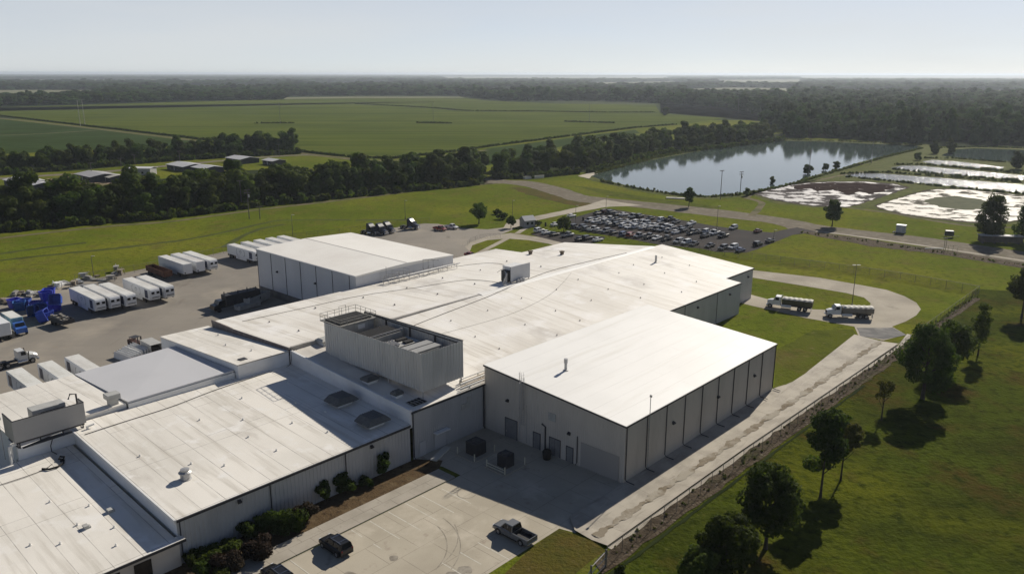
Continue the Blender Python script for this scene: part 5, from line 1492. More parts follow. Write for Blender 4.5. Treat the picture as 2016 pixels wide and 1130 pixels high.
make_hauler('white-cabbed truck with green load body, nearer the plant wall', (67.3, 185.2, .03), az_rot(296.6), M('olive_paint', (0.085, 0.080, 0.035), [((0.06, 0.05, 0.03), .8, .45, .7)], rough=.6), TARP)
make_hauler('white-cabbed truck with grey load body, behind the green one on the turning circle', (78.8, 178.3, .03), az_rot(275.7), M('drab_grey_paint', (0.22, 0.20, 0.165), [((0.12, 0.09, 0.06), .8, .5, .7)], rough=.6), TARP)

# ---- yard machinery and clutter
g2 = thing('box_lorry', 'long black box lorry standing in the shade of the storage block', 'truck', at((462, 606)), az_rot(223))
b = MB(); b.box(-6.5, 2.6, -1.25, 1.25, 1.15, 3.7, bev=.08)
for k in range(9): b.box(-6.2 + k, -6.1 + k, -1.3, 1.3, 1.2, 3.75)
b.build('box_body', DARK, g2)
b = MB(); prof = [(2.9, .9), (2.9, 2.7), (4.2, 2.7), (4.6, 1.9), (5.6, 1.75), (5.75, .8)]; b.prism(prof, 'y', -1.1, 1.1); b.build('cab', paint('black', ()), g2)
b = MB(); b.box(-6.3, 5.4, -.45, .45, .7, 1.0); b.build('chassis', DARK, g2)
b = MB()
for k, x in enumerate((-5.5, -3.2, -.8, 2.75)): b.tube([(x, .8, 3.7), (x, .8, 4.4 + .3 * (k % 2))], .12, 6)
b.build('stack', DARK, g2)
wm = wheel_mesh(.52, .6, 14)
for x in (-5, -3.8, 4.4):
    for y in (-.9, .9): o = obj('wheel', wm, g2); o.location = (x, y, .52)
for i, (px, az, ln, hh, lab) in enumerate((((505, 597), 200, 8, 2.3, 'grey steel skip with pale load against the storage block plinth'), ((488, 607), 215, 6, 1.3, 'low flat steel frame in front of the black lorry'))):
    g2 = thing('steel_skip', lab, 'skip', at(px), az_rot(az))
    b = MB()
    b.loft([[(x, -1.0, .2), (x, -1.25, hh), (x, -1.15, hh), (x, -.9, .3), (x, .9, .3), (x, 1.15, hh), (x, 1.25, hh), (x, 1.0, .2)] for x in (-ln / 2, ln / 2)]); b.box(-ln / 2, -ln / 2 + .1, -1.1, 1.1, .3, hh - .1); b.box(ln / 2 - .1, ln / 2, -1.1, 1.1, .3, hh - .1); b.build('hopper', UNIT, g2)
    b = MB()
    rr = random.Random(i)
    for k in range(14): x, y = rr.uniform(-ln / 2 + .5, ln / 2 - .5), rr.uniform(-.7, .7); b.tube([(x - .8, y, hh * .6), (x + .9, y + rr.uniform(-.3, .3), hh * (.75 + .3 * rr.random()))], .12, 6)
    b.build('load', STEEL, g2)

BLUE = M('blue_plastic', (0.030, 0.080, 0.36), [((0.05, 0.12, 0.44), .8, .45, .7)], rough=.45, spec=.4, rand=.15)
def tub_mesh():
    b = MB()
    b.loft([[(-q * 1.05, -q, z), (q * .8, -q, z), (q * 1.05, -q * .75, z), (q * 1.05, q * .75, z), (q * .8, q, z), (-q * .8, q, z), (-q * 1.05, q * .75, z), (-q * 1.05, -q * .75, z)] for q, z in ((1.0, 0), (1.25, 2.0), (1.32, 2.0), (1.32, 2.12), (1.18, 2.12), (.95, .15))])
    for k in range(-2, 3): b.box(k * .45 - .06, k * .45 + .06, -1.30, -1.18, .2, 1.9); b.box(k * .45 - .06, k * .45 + .06, 1.18, 1.30, .2, 1.9)
    return b.mesh('tub', BLUE)
tm = tub_mesh()
rb = random.Random(5)
tubs = [((98, 585), 2.1, 20, 0), ((92, 590), 2.1, 50, 0), ((92, 609), 0, 10, 0), ((101, 606), 0, 30, 0), ((108, 612), 0, 60, 0), ((74, 610), 0, 15, 0), ((66, 622), 0, 40, 80), ((84, 622), 0, 20, 60), ((92, 630), 0, 75, 0), ((112, 602), 2.2, 12, 70), ((50, 606), 0, 5, 0), ((40, 610), 0, 30, 0), ((30, 605), 0, 60, 0), ((86, 634), 0, 100, 70)]
for px, z, r1, tilt in tubs:
    t = thing('plastic_tub', 'blue plastic tub in the heap beside the white trailers', 'tub', at(px, z) + Vector((0, 0, z + (1.15 if tilt else 0))), R_(r1), 'blue plastic tubs heaped in the yard')
    o = obj('tub', tm, t); o.rotation_euler = (R_(tilt), 0, 0)
    if tilt: o.location = (0, 1.0 * math.sin(R_(tilt)) , 0)
g2 = thing('blue_lorry', 'pale blue box van body beside the white box trailer at the left edge', 'van', at((36, 655)), az_rot(132.6))
b = MB(); b.box(-6.4, .6, -1.2, 1.2, 1.0, 3.5, bev=.1); b.build('box_body', M('teal_paint', (0.10, 0.22, 0.30), [((0.3, 0.38, 0.42), .5, .5, .7)], rough=.5), g2)
b = MB(); b.box(-6.2, .4, -1.1, 1.1, 3.5, 3.56); b.build('roof', TRL_ROOF, g2)
b = MB(); b.prism([(.8, .8), (.8, 2.7), (1.8, 2.6), (2.3, 1.9), (3.2, 1.7), (3.3, .7)], 'y', -1.05, 1.05); b.build('cab', BLUE, g2)
b = MB(); b.quad((1.84, -.9, 2.62), (2.32, -.95, 1.95), (2.32, .95, 1.95), (1.84, .9, 2.62)); b.move((.03, 0, .03)); b.build('windscreen', GLASS, g2)
wm = wheel_mesh(.48, .4, 14)
for x in (-4.8, 2.3):
    for y in (-1, 1): o = obj('wheel', wm, g2); o.location = (x, y, .48)
g2 = thing('box_trailer', 'short white box trailer cut by the left edge, doors facing us', 'trailer', at((8, 668)), az_rot(132.6))
b = MB(); b.box(-7, 1.6, -1.25, 1.25, 1.15, 3.9, bev=.06); b.build('box_body', TRL, g2)
b = MB(); b.box(1.6, 1.64, -1.12, -.02, 1.3, 3.8); b.box(1.6, 1.64, .02, 1.12, 1.3, 3.8); b.build('rear_door', TRL, g2)
b = MB(); b.box(-6.6, 1.5, -.5, .5, .75, 1.14); b.build('chassis', DARK, g2)
for x in (-.2, .9):
    for y in (-1, 1): o = obj('wheel', wm, g2); o.location = (x, y, .48)
g2 = thing('flatbed_trailer', 'black flatbed trailer piled with pale scrap beside the blue tubs', 'trailer', at((122, 640)), az_rot(125))
b = MB(); b.box(-3.2, 3.4, -1.3, 1.3, .9, 1.15); b.box(-3.2, 3.4, -1.3, -1.2, 1.15, 1.9); b.box(-3.2, 3.4, 1.2, 1.3, 1.15, 1.9); b.box(3.3, 3.4, -1.2, 1.2, 1.15, 1.9); b.build('bed', DARK, g2)
b = MB()
for k in range(18): x, y = rb.uniform(-2.8, 2.8), rb.uniform(-1, 1); b.box(x - rb.uniform(.2, .6), x + .3, y - .3, y + .25, 1.2, 1.3 + rb.uniform(.2, .9))
b.build('load', M('pale_scrap', (0.34, 0.32, 0.28), [((0.12, 0.10, 0.08), .9, .45, .6)], rough=.8), g2)
for x in (-2, -.9):
    for y in (-1, 1): o = obj('wheel', wm, g2); o.location = (x, y, .48)
# junk along the fence
rj = random.Random(21)
JC = [TRIM_W, STEEL, UNIT, M('pallet_wood', (0.26, 0.225, 0.175), [((0.15, 0.125, 0.095), 1, .4, .7)], rough=.9), M('faded_paint', (0.28, 0.27, 0.25), rough=.8), DARK]
for i in range(26):
    t_ = i / 25
    px = (12 + 232 * t_ + rj.uniform(-6, 6), 592 - 54 * t_ + rj.uniform(-7, 9))
    k = rj.choice(['pallet_stack', 'scrap_beam', 'sheet_stack', 'machine_frame'])
    m_ = JC[3] if k == 'pallet_stack' else rj.choice(JC)
    cn = {JC[0]: 'white', JC[1]: 'steel', JC[2]: 'grey', JC[3]: 'wooden', JC[4]: 'faded', JC[5]: 'black'}[m_]
    g2 = thing(k, f'{cn} {k.replace("_", " ")} in the junk along the yard fence', {'pallet_stack': 'pallets', 'scrap_beam': 'beam', 'sheet_stack': 'sheets', 'machine_frame': 'scrap'}[k], at(px), rj.uniform(0, 3.1), f'{cn} {k.replace("_", " ")} items by the yard fence')
    b = MB()
    if k == 'pallet_stack':
        for q in range(rj.randint(3, 7)):
            z = q * .16
            for s in range(5): b.box(-.6, .6, -.5 + s * .24, -.36 + s * .24, z + .10, z + .13)
            for s in (-.55, -.06, .43): b.box(s, s + .12, -.5, .6, z, z + .10)
    elif k == 'scrap_beam':
        for q in range(4): y = q * .4; b.box(-3.2 + q * .3, 2.8, y, y + .22, .0, .05); b.box(-3.2 + q * .3, 2.8, y + .08, y + .14, .05, .35); b.box(-3.2 + q * .3, 2.8, y, y + .22, .35, .40)
    elif k == 'sheet_stack':
        for q in range(5): b.box(-1.5 + rj.uniform(-.3, .3), 1.5, -.8, .8 + rj.uniform(-.2, .2), q * .12, q * .12 + .09)
        b.prism([(-1, .6), (.9, .6), (.6, 1.2), (-.8, 1.0)], 'y', -.4, .5)
    else:
        for x in (-1, 1):
            for y in (-.6, .6): b.box(x - .06, x + .06, y - .06, y + .06, 0, 1.5)
        b.box(-1.1, 1.1, -.7, .7, 1.5, 1.6); b.box(-.7, .6, -.4, .5, .4, 1.4, bev=.08); b.tube([(-1.4, 0, .3), (1.5, .2, 1.9)], .09, 6)
    b.build({'pallet_stack': 'boards', 'scrap_beam': 'section', 'sheet_stack': 'sheets', 'machine_frame': 'framework'}[k], m_, g2)
# clutter behind the grey roofed block
for k, (px, az) in enumerate((((262, 697), 128), ((248, 706), 125))):
    g2 = thing('roofing_panels', 'bundle of white ribbed panels, ' + ('farther' if k == 0 else 'nearer') + ' of two behind the grey flat roof', 'panels', at(px), az_rot(az))
    b = MB()
    for j in range(5):
        y = -1.1 + j * .55
        b.prism([(y, .0), (y + .5, 0), (y + .4, 1.2 + .1 * j), (y + .3, 1.25 + .1 * j), (y + .1, .3)], 'x', -2.6, 3.4)
    b.build('panel', TRIM_W, g2)
g2 = thing('forklift', 'small brown forklift standing behind the white ribbed panels', 'forklift', at((268, 684)), az_rot(120))
b = MB(); b.box(-1.2, 1.3, -.8, .8, .5, 1.4, bev=.12); b.box(-1.6, -1.0, -.8, .8, .5, 1.7, bev=.1); b.build('body', M('dull_maroon', (0.07, 0.035, 0.03), rough=.7), g2)
b = MB()
for x, y in ((-.8, -.7), (-.8, .7), (.7, -.7), (.7, .7)): b.tube([(x, y, 1.4), (x, y, 2.3)], .05, 5)
b.box(-.9, .8, -.8, .8, 2.3, 2.36); b.build('roll_cage', DARK, g2)
b = MB()
for y in (-.4, .4): b.box(1.35, 1.5, y - .07, y + .07, .2, 2.6); b.box(1.5, 2.6, y - .07, y + .07, .15, .22)
b.build('mast', DARK, g2)
wm = wheel_mesh(.42, .3, 12)
for x in (-.95, .9):
    for y in (-.85, .85): o = obj('wheel', wm, g2); o.location = (x, y, .42)
g2 = thing('open_container', 'dark open-ended container by the cream block back wall', 'container', at((300, 694)), az_rot(132.6))
b = MB(); b.box(-2.5, 2.5, -1.2, -1.12, 0, 2.4); b.box(-2.5, 2.5, 1.12, 1.2, 0, 2.4); b.box(-2.5, 2.5, -1.12, 1.12, 2.32, 2.4); b.box(-2.5, -2.4, -1.12, 1.12, 0, 2.32); b.box(-2.4, 2.5, -1.12, 1.12, 0, .1); b.build('shell', UNIT, g2)
b = MB(); b.box(-1.5, 1.5, -.7, .8, .1, 1.5, bev=.1); b.build('load', DARK, g2)
# ------------------------------------------------------------------ water
def water(name, base, rough, bump, bscale, stretch=(1, 1, 1), glare_mix=None):
    mt, t, n, bs = _nodes(name)
    L = t.links.new
    co = n.new('ShaderNodeNewGeometry').outputs['Position']
    mp = n.new('ShaderNodeMapping'); mp.inputs['Scale'].default_value = stretch
    L(co, mp.inputs[0])
    nz = n.new('ShaderNodeTexNoise'); nz.inputs['Scale'].default_value = bscale; nz.inputs['Detail'].default_value = 4
    L(mp.outputs[0], nz.inputs['Vector'])
    bp = n.new('ShaderNodeBump'); bp.inputs['Strength'].default_value = 1.0; bp.inputs['Distance'].default_value = bump
    L(nz.outputs['Fac'], bp.inputs['Height'])
    L(bp.outputs[0], bs.inputs['Normal'])
    bs.inputs['Base Color'].default_value = _rgb(base)
    bs.inputs['Roughness'].default_value = rough
    bs.inputs['Specular IOR Level'].default_value = 0.55
    bs.inputs['IOR'].default_value = 1.33
    if glare_mix:  # mixes dark mud with a pale tone painted for wet glare
        mud, wet, sc_, lo, hi, mrough, wrough = glare_mix
        n2 = n.new('ShaderNodeTexNoise'); n2.inputs['Scale'].default_value = sc_; n2.inputs['Detail'].default_value = 7; n2.inputs['Roughness'].default_value = .62
        m2 = n.new('ShaderNodeMapping'); m2.inputs['Scale'].default_value = (1, 1.0, 1); m2.inputs['Location'].default_value = (31, 17, 0)
        L(co, m2.inputs[0]); L(m2.outputs[0], n2.inputs['Vector'])
        mr = n.new('ShaderNodeMapRange'); mr.inputs[1].default_value = lo; mr.inputs[2].default_value = hi
        L(n2.outputs['Fac'], mr.inputs[0])
        mx = n.new('ShaderNodeMix'); mx.data_type = 'RGBA'
        L(mr.outputs[0], mx.inputs[0]); mx.inputs[6].default_value = _rgb(wet); mx.inputs[7].default_value = _rgb(mud)
        L(mx.outputs[2], bs.inputs['Base Color'])
        r2 = n.new('ShaderNodeMapRange'); r2.inputs[3].default_value = wrough; r2.inputs[4].default_value = mrough
        L(mr.outputs[0], r2.inputs[0]); L(r2.outputs[0], bs.inputs['Roughness'])
        s2 = n.new('ShaderNodeMapRange'); s2.inputs[3].default_value = 0.35; s2.inputs[4].default_value = 0.1
        L(mr.outputs[0], s2.inputs[0]); L(s2.outputs[0], bs.inputs['Specular IOR Level'])
    return mt
LAKE = water('lake_water', (0.060, 0.085, 0.080), 0.05, 0.02, 0.7, (1, .5, 1))
GLIT = water('glittering_water', (0.085, 0.09, 0.085), 0.16, 0.45, 0.55)
WETMUD = water('wet_silt_pond', (0.3, 0.3, 0.3), 0.3, 0.25, 1.6, glare_mix=((0.030, 0.022, 0.022), (0.30, 0.285, 0.29), 0.10, 0.47, 0.52, 0.9, 0.5))  # pale wet colour paints the glare off the silt, dark colour is mud
WETGLARE = water('pale_glare_pond', (0.5, 0.5, 0.5), 0.3, 0.25, 1.6, glare_mix=((0.06, 0.055, 0.035), (0.30, 0.275, 0.23), 0.13, 0.51, 0.57, 0.9, 0.55))  # whitish colour is painted sun glare on wet mud, specks are bare mud

lake_px = [(1160, 346), (1185, 340), (1230, 327), (1290, 314), (1350, 303), (1400, 294), (1470, 283), (1545, 277.5), (1620, 279), (1700, 283), (1800, 287), (1818, 291), (1790, 299), (1740, 309), (1690, 320), (1650, 334), (1600, 347), (1555, 362),
           (1510, 371), (1470, 379), (1430, 384), (1395, 386), (1340, 383), (1300, 378), (1262, 371), (1220, 362), (1185, 355)]
sheet('lake_bank', [(1135, 347), (1175, 336), (1290, 309), (1400, 290), (1545, 273), (1700, 279), (1830, 285), (1850, 294), (1800, 304), (1700, 326), (1650, 342), (1570, 366), (1520, 376), (1470, 388), (1395, 393), (1330, 389), (1250, 376), (1170, 357)], BANK, 0.035, amp=1.0)
sheet('lake_water', lake_px, LAKE, 0.06, amp=0.6, step=5)
sheet('sand_spit', [(1138, 347), (1160, 340.5), (1180, 338), (1176, 343), (1164, 347), (1160, 352)], M('pale_sand', (0.38, 0.34, 0.26)), 0.065, amp=.3)
sheet('pond_banks', [(1478, 385), (1540, 364), (1660, 338), (1740, 316), (1800, 300), (1850, 290), (2040, 290), (2200, 400), (2100, 436), (1925, 446), (1800, 431), (1715, 412), (1690, 411), (1600, 409), (1520, 399)], BANK, 0.03, amp=0.8)
def rim_px(p, k):
    cx_, cy_ = sum(q[0] for q in p) / len(p), sum(q[1] for q in p) / len(p)
    return [(cx_ + (q[0] - cx_) * k, cy_ + (q[1] - cy_) * (k + .03)) for q in p]
MUDRIM = M('mud_margin', (0.075, 0.062, 0.045), [((0.045, 0.045, 0.025), .2, .42, .62)], rough=1.0, spec=.05, world_co=True)
sheet('mud_margin', rim_px([(1490, 383), (1515, 374), (1560, 364), (1620, 359), (1700, 358.5), (1760, 363), (1787, 370), (1755, 381), (1690, 402), (1664, 408), (1600, 405), (1530, 395)], 1.035), MUDRIM, 0.05, amp=0.5, step=3)
sheet('mud_margin', rim_px([(1726, 405), (1770, 391), (1820, 377), (1850, 373), (1900, 374), (1960, 380), (2016, 386), (2110, 396), (2080, 424), (1990, 436), (1920, 438.5), (1850, 431), (1790, 424), (1735, 412)], 1.03), MUDRIM, 0.05, amp=0.5, step=3)
sheet('silt_pond', [(1490, 383), (1515, 374), (1560, 364), (1620, 359), (1700, 358.5), (1760, 363), (1787, 370), (1755, 381), (1690, 402), (1664, 408), (1600, 405), (1530, 395)], WETMUD, 0.07, amp=0.6, step=3)
sheet('mud_bar', [(1560, 367), (1600, 362), (1640, 359.5), (1700, 360), (1750, 365), (1762, 371), (1735, 378), (1715, 383), (1690, 378), (1668, 384), (1640, 374), (1610, 378), (1590, 371), (1570, 374)], M('dark_mud', (0.040, 0.028, 0.026), [((0.06, 0.045, 0.04), .2, .4, .65), ((0.35, 0.33, 0.32), .33, .66, .70)], rough=1.0, spec=0.0, world_co=True), 0.085, amp=1.2, step=3)
sheet('lime_pond', [(1726, 405), (1770, 391), (1820, 377), (1850, 373), (1900, 374), (1960, 380), (2016, 386), (2110, 396), (2080, 424), (1990, 436), (1920, 438.5), (1850, 431), (1790, 424), (1735, 412)], WETGLARE, 0.07, amp=0.6, step=3)  # drained muddy pond, its brightness is glare put into the colour
sheet('weed_island', [(1815, 398), (1840, 389), (1880, 386), (1930, 393), (1960, 402), (1950, 412), (1900, 414), (1850, 408)], M('pond_weed', (0.045, 0.055, 0.018), [((0.07, 0.075, 0.03), .2, .4, .65)], rough=.9, world_co=True), 0.085, amp=1.2, step=3)
sheet('pond_water', [(1662, 346), (1690, 341), (1740, 342.5), (1850, 351), (2016, 364), (2110, 372), (2110, 388), (2016, 380.5), (1900, 370), (1760, 356), (1690, 349)], GLIT, 0.07, amp=0.5, step=4)
sheet('pond_water', [(1752, 331), (1775, 327), (1810, 327), (1900, 335), (2016, 346), (2110, 354), (2110, 366), (2016, 355.5), (1900, 346), (1840, 341), (1780, 336)], GLIT, 0.07, amp=0.5, step=4)
sheet('pond_water', [(1815, 319), (1835, 315), (1880, 318), (1975, 329), (1974, 334), (1900, 330), (1840, 324)], GLIT, 0.07, amp=0.5, step=4)
sheet('pond_water', [(1853, 307), (1880, 295), (1920, 292.5), (2016, 296), (2110, 300), (2110, 325), (2016, 319), (1940, 316), (1880, 310)], LAKE, 0.07, amp=0.5, step=4)

# ------------------------------------------------------------------ foliage
def leaf_mat(name, c1, c2, c3, tr=.25):
    return M(name, c1, [(c2, .28, .40, .65), (c3, 1.3, .52, .8)], rough=.75, spec=.06, transl=tr, rand=.22)
LEAF_D = leaf_mat('foliage_dark', (0.048, 0.071, 0.016), (0.033, 0.051, 0.012), (0.088, 0.110, 0.027), .42)
LEAF_M = leaf_mat('foliage_mid', (0.072, 0.100, 0.022), (0.050, 0.072, 0.017), (0.115, 0.136, 0.034), .42)
LEAF_Y = leaf_mat('foliage_yellow', (0.105, 0.115, 0.025), (0.065, 0.080, 0.02), (0.16, 0.16, 0.05))
LEAF_R = leaf_mat('foliage_purple', (0.036, 0.025, 0.018), (0.026, 0.020, 0.013), (0.06, 0.042, 0.028), .12)
BARK = M('bark', (0.055, 0.045, 0.036), [((0.035, 0.028, 0.022), 3, .4, .65)], rough=.95)

def leaf_cloud(seed, lobes, n, size, mat, name='crown', inner=.25, flat=.5, up=.0, nmix=.8):
    """many small leaf-clump faces spread through the volume of a set of ellipsoid lobes"""
    rg = np.random.default_rng(seed)
    lb = np.array(lobes, float)            # x y z rx ry rz
    wgt = lb[:, 3] * lb[:, 4] * lb[:, 5]
    wgt = wgt ** .75
    idx = rg.choice(len(lb), n, p=wgt / wgt.sum())
    d = rg.normal(size=(n, 3))
    d /= np.linalg.norm(d, axis=1)[:, None]
    rad = np.where(rg.random(n) < inner, rg.uniform(.2, .8, n), rg.uniform(.78, 1.08, n))
    c = lb[idx, :3] + d * lb[idx, 3:] * rad[:, None]
    nr = d * .8 + rg.normal(size=(n, 3)) * flat
    nr[:, 2] += .25 + up
    nr /= np.linalg.norm(nr, axis=1)[:, None]
    a = np.cross(nr, rg.normal(size=(n, 3)))
    a /= np.linalg.norm(a, axis=1)[:, None]
    bb = np.cross(nr, a)
    s = size * rg.uniform(.6, 1.4, n)[:, None]
    el = rg.uniform(.55, 1.0, n)[:, None]
    fold = nr * s * rg.uniform(-.35, .35, n)[:, None]
    v = np.stack([c - a * s, c - bb * s * el + fold, c + a * s, c + bb * s * el + fold], 1).reshape(-1, 3)
    me = bpy.data.meshes.new(name)
    me.vertices.add(4 * n)
    me.vertices.foreach_set('co', v.astype(np.float32).ravel())
    me.loops.add(4 * n)
    me.loops.foreach_set('vertex_index', np.arange(4 * n, dtype=np.int32))
    me.polygons.add(n)
    me.polygons.foreach_set('loop_start', np.arange(0, 4 * n, 4, dtype=np.int32))
    me.materials.append(mat)
    me.update(calc_edges=True)
    return me

def round_lobes(seed, R, H, z0, k=14, squash=.8, taper=0.0, q0=.26, q1=.44):
    rg = random.Random(seed)
    out_ = [(0, 0, z0 + H * .5, R * .48, R * .48, H * .34)]
    for i in range(k):
        a = rg.uniform(0, 6.283)
        h = rg.random()
        prof = math.sin(math.pi * (.12 + .80 * h)) ** .7 * (1 - taper * h)
        r = R * prof * rg.uniform(.45, .78)
        q = R * rg.uniform(q0, q1) * (1 - .4 * taper * h)
        out_.append((r * math.cos(a), r * math.sin(a), z0 + q * .5 + h * (H - q), q, q, q * squash))
    return out_

def trunk_mesh(seed, h, r, spread, lean=(0, 0), nb=6):
    rg = random.Random(seed)
    b = MB()
    pts = [(lean[0] * t * t * h + rg.uniform(-.05, .05) * t, lean[1] * t * t * h + rg.uniform(-.05, .05) * t, h * t - .1) for t in (0, .15, .35, .6, .85, 1)]
    b.tube(pts, [r * 1.5, r * 1.05, r * .9, r * .7, r * .45, r * .2], 8)
    for i in range(nb):
        t = rg.uniform(.35, .85)
        p = Vector((lean[0] * t * t * h, lean[1] * t * t * h, h * t))
        a = rg.uniform(0, 6.283)
        e = Vector((math.cos(a) * spread * rg.uniform(.5, .9), math.sin(a) * spread * rg.uniform(.5, .9), h * rg.uniform(.1, .35)))
        b.tube([p, p + e * .5 + Vector((0, 0, -.1)), p + e], [r * .5, r * .33, r * .12], 6)
    return b.mesh('trunk', BARK)

def tree(name, label, loc, crown, trunk, rz=0.0, s=1.0, group=None):
    t = thing(name, label, 'tree', loc, rz, group)
    obj('trunk', trunk, t)
    obj('crown', crown, t)
    t.scale = s if isinstance(s, tuple) else (s, s, s)
    return t

# ---- individual lawn trees
def lawn_tree(label, px, H, R, z0, seed, mat=LEAF_D, n=5200, size=.26, k=16, taper=.1, lean=(0, 0), extra=(), name='lawn_tree', th=None):
    p = at(px, 0, 0)
    lb = round_lobes(seed, R * 1.06, H - z0, z0, int(k * 2.1), taper=taper, q0=.15, q1=.33)
    n, size = int(n * 1.75), size * .68
    rg_ = random.Random(seed + 9)
    for q in list(lb[1:]):
        for _ in range(1):      # outlying sprays that break the outline
            a_, e_ = rg_.uniform(0, 6.28), rg_.uniform(-.3, 1.1)
            w_ = q[3] * rg_.uniform(.28, .45)
            lb.append((q[0] + q[3] * 1.0 * math.cos(a_) * math.cos(e_), q[1] + q[3] * 1.0 * math.sin(a_) * math.cos(e_), max(z0 * .9 + w_, q[2] + q[3] * .9 * math.sin(e_)), w_, w_, w_ * .7))
    lb = [(x + lean[0] * z * .9, y + lean[1] * z * .9, z, a, b_, c) for x, y, z, a, b_, c in lb] + list(extra)
    return tree(name, label, p, leaf_cloud(seed, lb, n, size, mat, inner=.10, flat=.4), trunk_mesh(seed, th or H * .78, max(.12, R * .05), R * .8, (lean[0] / max(1, H * .7), lean[1] / max(1, H * .7)), 7))
lawn_tree('tall lawn tree with a leaning bare lower trunk and small second tuft below its crown', (1615, 979), 12.0, 3.1, 5.6, 41, lean=(.09, .10), extra=[(-.6, 1.6, 4.2, 1.5, 1.5, .9), (.9, 1.2, 4.5, 1.1, 1.1, .7)], n=4600)
lawn_tree('pale yellow-leaved tree showing behind the crown of the leaning lawn tree', (1655, 945), 9.6, 2.4, 4.2, 42, LEAF_Y, 2400, .24)
lawn_tree('broad round lawn tree on a forked trunk at the bottom of the picture', (1507, 1080), 10.8, 4.2, 3.0, 43, LEAF_D, 7600, .25, 20)
lawn_tree('dark bushy tree cut by the bottom edge, left of the broad forked one', (1425, 1165), 9.5, 4.0, 1.6, 44, LEAF_D, 7000, .25, 18)
lawn_tree('olive bushy tree lowest at the bottom edge beside the fence', (1372, 1200), 7.2, 3.0, 1.0, 45, LEAF_M, 5200, .22, 16)
lawn_tree('tiny bush outside the fence corner at the bottom edge', (1219, 1150), 2.6, 1.1, .1, 46, LEAF_D, 1200, .15, 8, name='lawn_bush')
lawn_tree('largest dense lawn tree, dark crown reaching low to the fence', (1816, 785), 13.6, 5.9, 1.6, 47, LEAF_D, 9000, .27, 22, taper=.35)
lawn_tree('open-branched lawn tree just right of the largest dense one', (1869, 736), 10.2, 4.6, 3.2, 48, LEAF_D, 4600, .26, 16)
lawn_tree('slim airy lawn tree nearest the far fence corner', (1925, 700), 11.3, 2.6, 2.6, 49, LEAF_M, 2400, .22, 14, taper=.5)
lawn_tree('lawn tree cut by the right edge, apart from the others', (2011, 626), 12.0, 4.4, 4.4, 50, LEAF_D, 5000, .27, 16)
lawn_tree('thin young tree with pale sparse crown left of the largest lawn tree', (1735, 827), 7.2, 1.7, 3.4, 51, LEAF_Y, 700, .20, 8)
lawn_tree('single round tree standing beside the gravel road in front of the silt pond', (1638, 446), 9.8, 3.9, 2.4, 52, LEAF_D, 3800, .32, 18, taper=.2)
lawn_tree('single small round tree between gravel road and lake', (1356, 408), 8.6, 3.0, 2.3, 53, LEAF_D, 2600, .32, 16, taper=.2)
lawn_tree('lone spreading tree on the long lawn by the red pickup', (943, 441), 7.8, 4.0, 2.2, 54, LEAF_M, 2800, .32, 16)
lawn_tree('big dense tree over the dark shed at the right edge', (1949, 474), 15.6, 6.0, 1.4, 55, LEAF_D, 7000, .36, 24, taper=.25)
lawn_tree('dense tree cut by right edge above the dark shed', (2022, 478), 14.0, 5.6, 1.2, 56, LEAF_D, 6000, .36, 22)
lawn_tree('small round tree just left of the guard house', (1006, 449), 4.6, 2.0, 1.2, 57, LEAF_M, 1300, .28, 12)
lawn_tree('grey-green bushy tree on the lawn between guard house and parked cars', (1110, 456), 5.4, 3.0, .6, 58, LEAF_M, 1900, .28, 12)
lawn_tree('dark low shrub right of the guard house', (1058, 445), 2.0, 2.0, .1, 59, LEAF_D, 900, .25, 8, name='shrub')
lawn_tree('dark hedge bush left of the guard house on the lawn', (990, 432), 2.6, 2.6, .1, 60, LEAF_D, 900, .28, 8, name='shrub')
lawn_tree('flat dark bush right of the lone spreading tree', (980, 422), 2.0, 2.4, .1, 61, LEAF_D, 700, .28, 8, name='shrub')

# ---- shrubs in the planting bed
SH = [((377, 1112), 1.15, 1.9, LEAF_D, 'rounded dark green ball shrub at the building corner'), ((411, 1098), 1.9, 1.2, LEAF_M, 'clipped flat green shrub, left of two, by the front wing wall'),
      ((452, 1086), 1.7, 1.3, LEAF_M, 'clipped flat green shrub, right of two, by the front wing wall'), ((514, 1094), 2.1, 2.3, LEAF_R, 'largest round purple-brown shrub by the pavement'),
      ((446, 1116), 2.2, 1.9, LEAF_R, 'wide purple-brown shrub in the middle of the bed'), ((466, 1122), 1.0, 1.3, LEAF_R, 'small purple-brown shrub by the pavement edge'),
      ((485, 1062), 1.1, 2.6, LEAF_D, 'small upright green bush on a short stem, left end of the wall row'), ((514, 1052), 1.15, 2.6, LEAF_D, 'round green bush second from the left in the wall row'),
      ((541, 1048), 1.5, 2.8, LEAF_D, 'green bush third from the left in the wall row'), ((570, 1044), 2.0, 3.6, LEAF_D, 'tallest green bush in the wall row'),
      ((603, 1030), 1.5, 3.2, LEAF_R, 'brownish sparse bush beside the tallest green bush'), ((641, 988), 1.3, 3.2, LEAF_D, 'spiky dark bush left of a pair under the wall light'),
      ((681, 972), 1.4, 3.0, LEAF_D, 'dark bush right of a pair under the wall light'), ((721, 958), 1.0, 1.6, LEAF_D, 'lowest dark bush in front of the wall joint'),
      ((755, 936), 1.3, 3.6, LEAF_D, 'last tall bush at the double door end of the wall row'), ((405, 1128), 1.3, 1.4, LEAF_D, 'dark low shrub at the bottom edge of the bed'), ((436, 1136), 1.1, 1.0, LEAF_M, 'green low shrub at bottom edge beside the black car')]
for i, (px, r, h, mt_, lab) in enumerate(SH):
    t = thing('shrub', lab, 'shrub', at(px, 0, .04), i, 'shrubs in the planting bed')
    obj('foliage', leaf_cloud(100 + i, round_lobes(200 + i, r * (1.25 if 6 <= i <= 14 else 1.08), (h - .15) * .95, .15, 9), int(700 * r * r + 700), .13, mt_, 'foliage'), t)
    obj('stem', trunk_mesh(i, h * .6, .06, r * .5, nb=3), t)

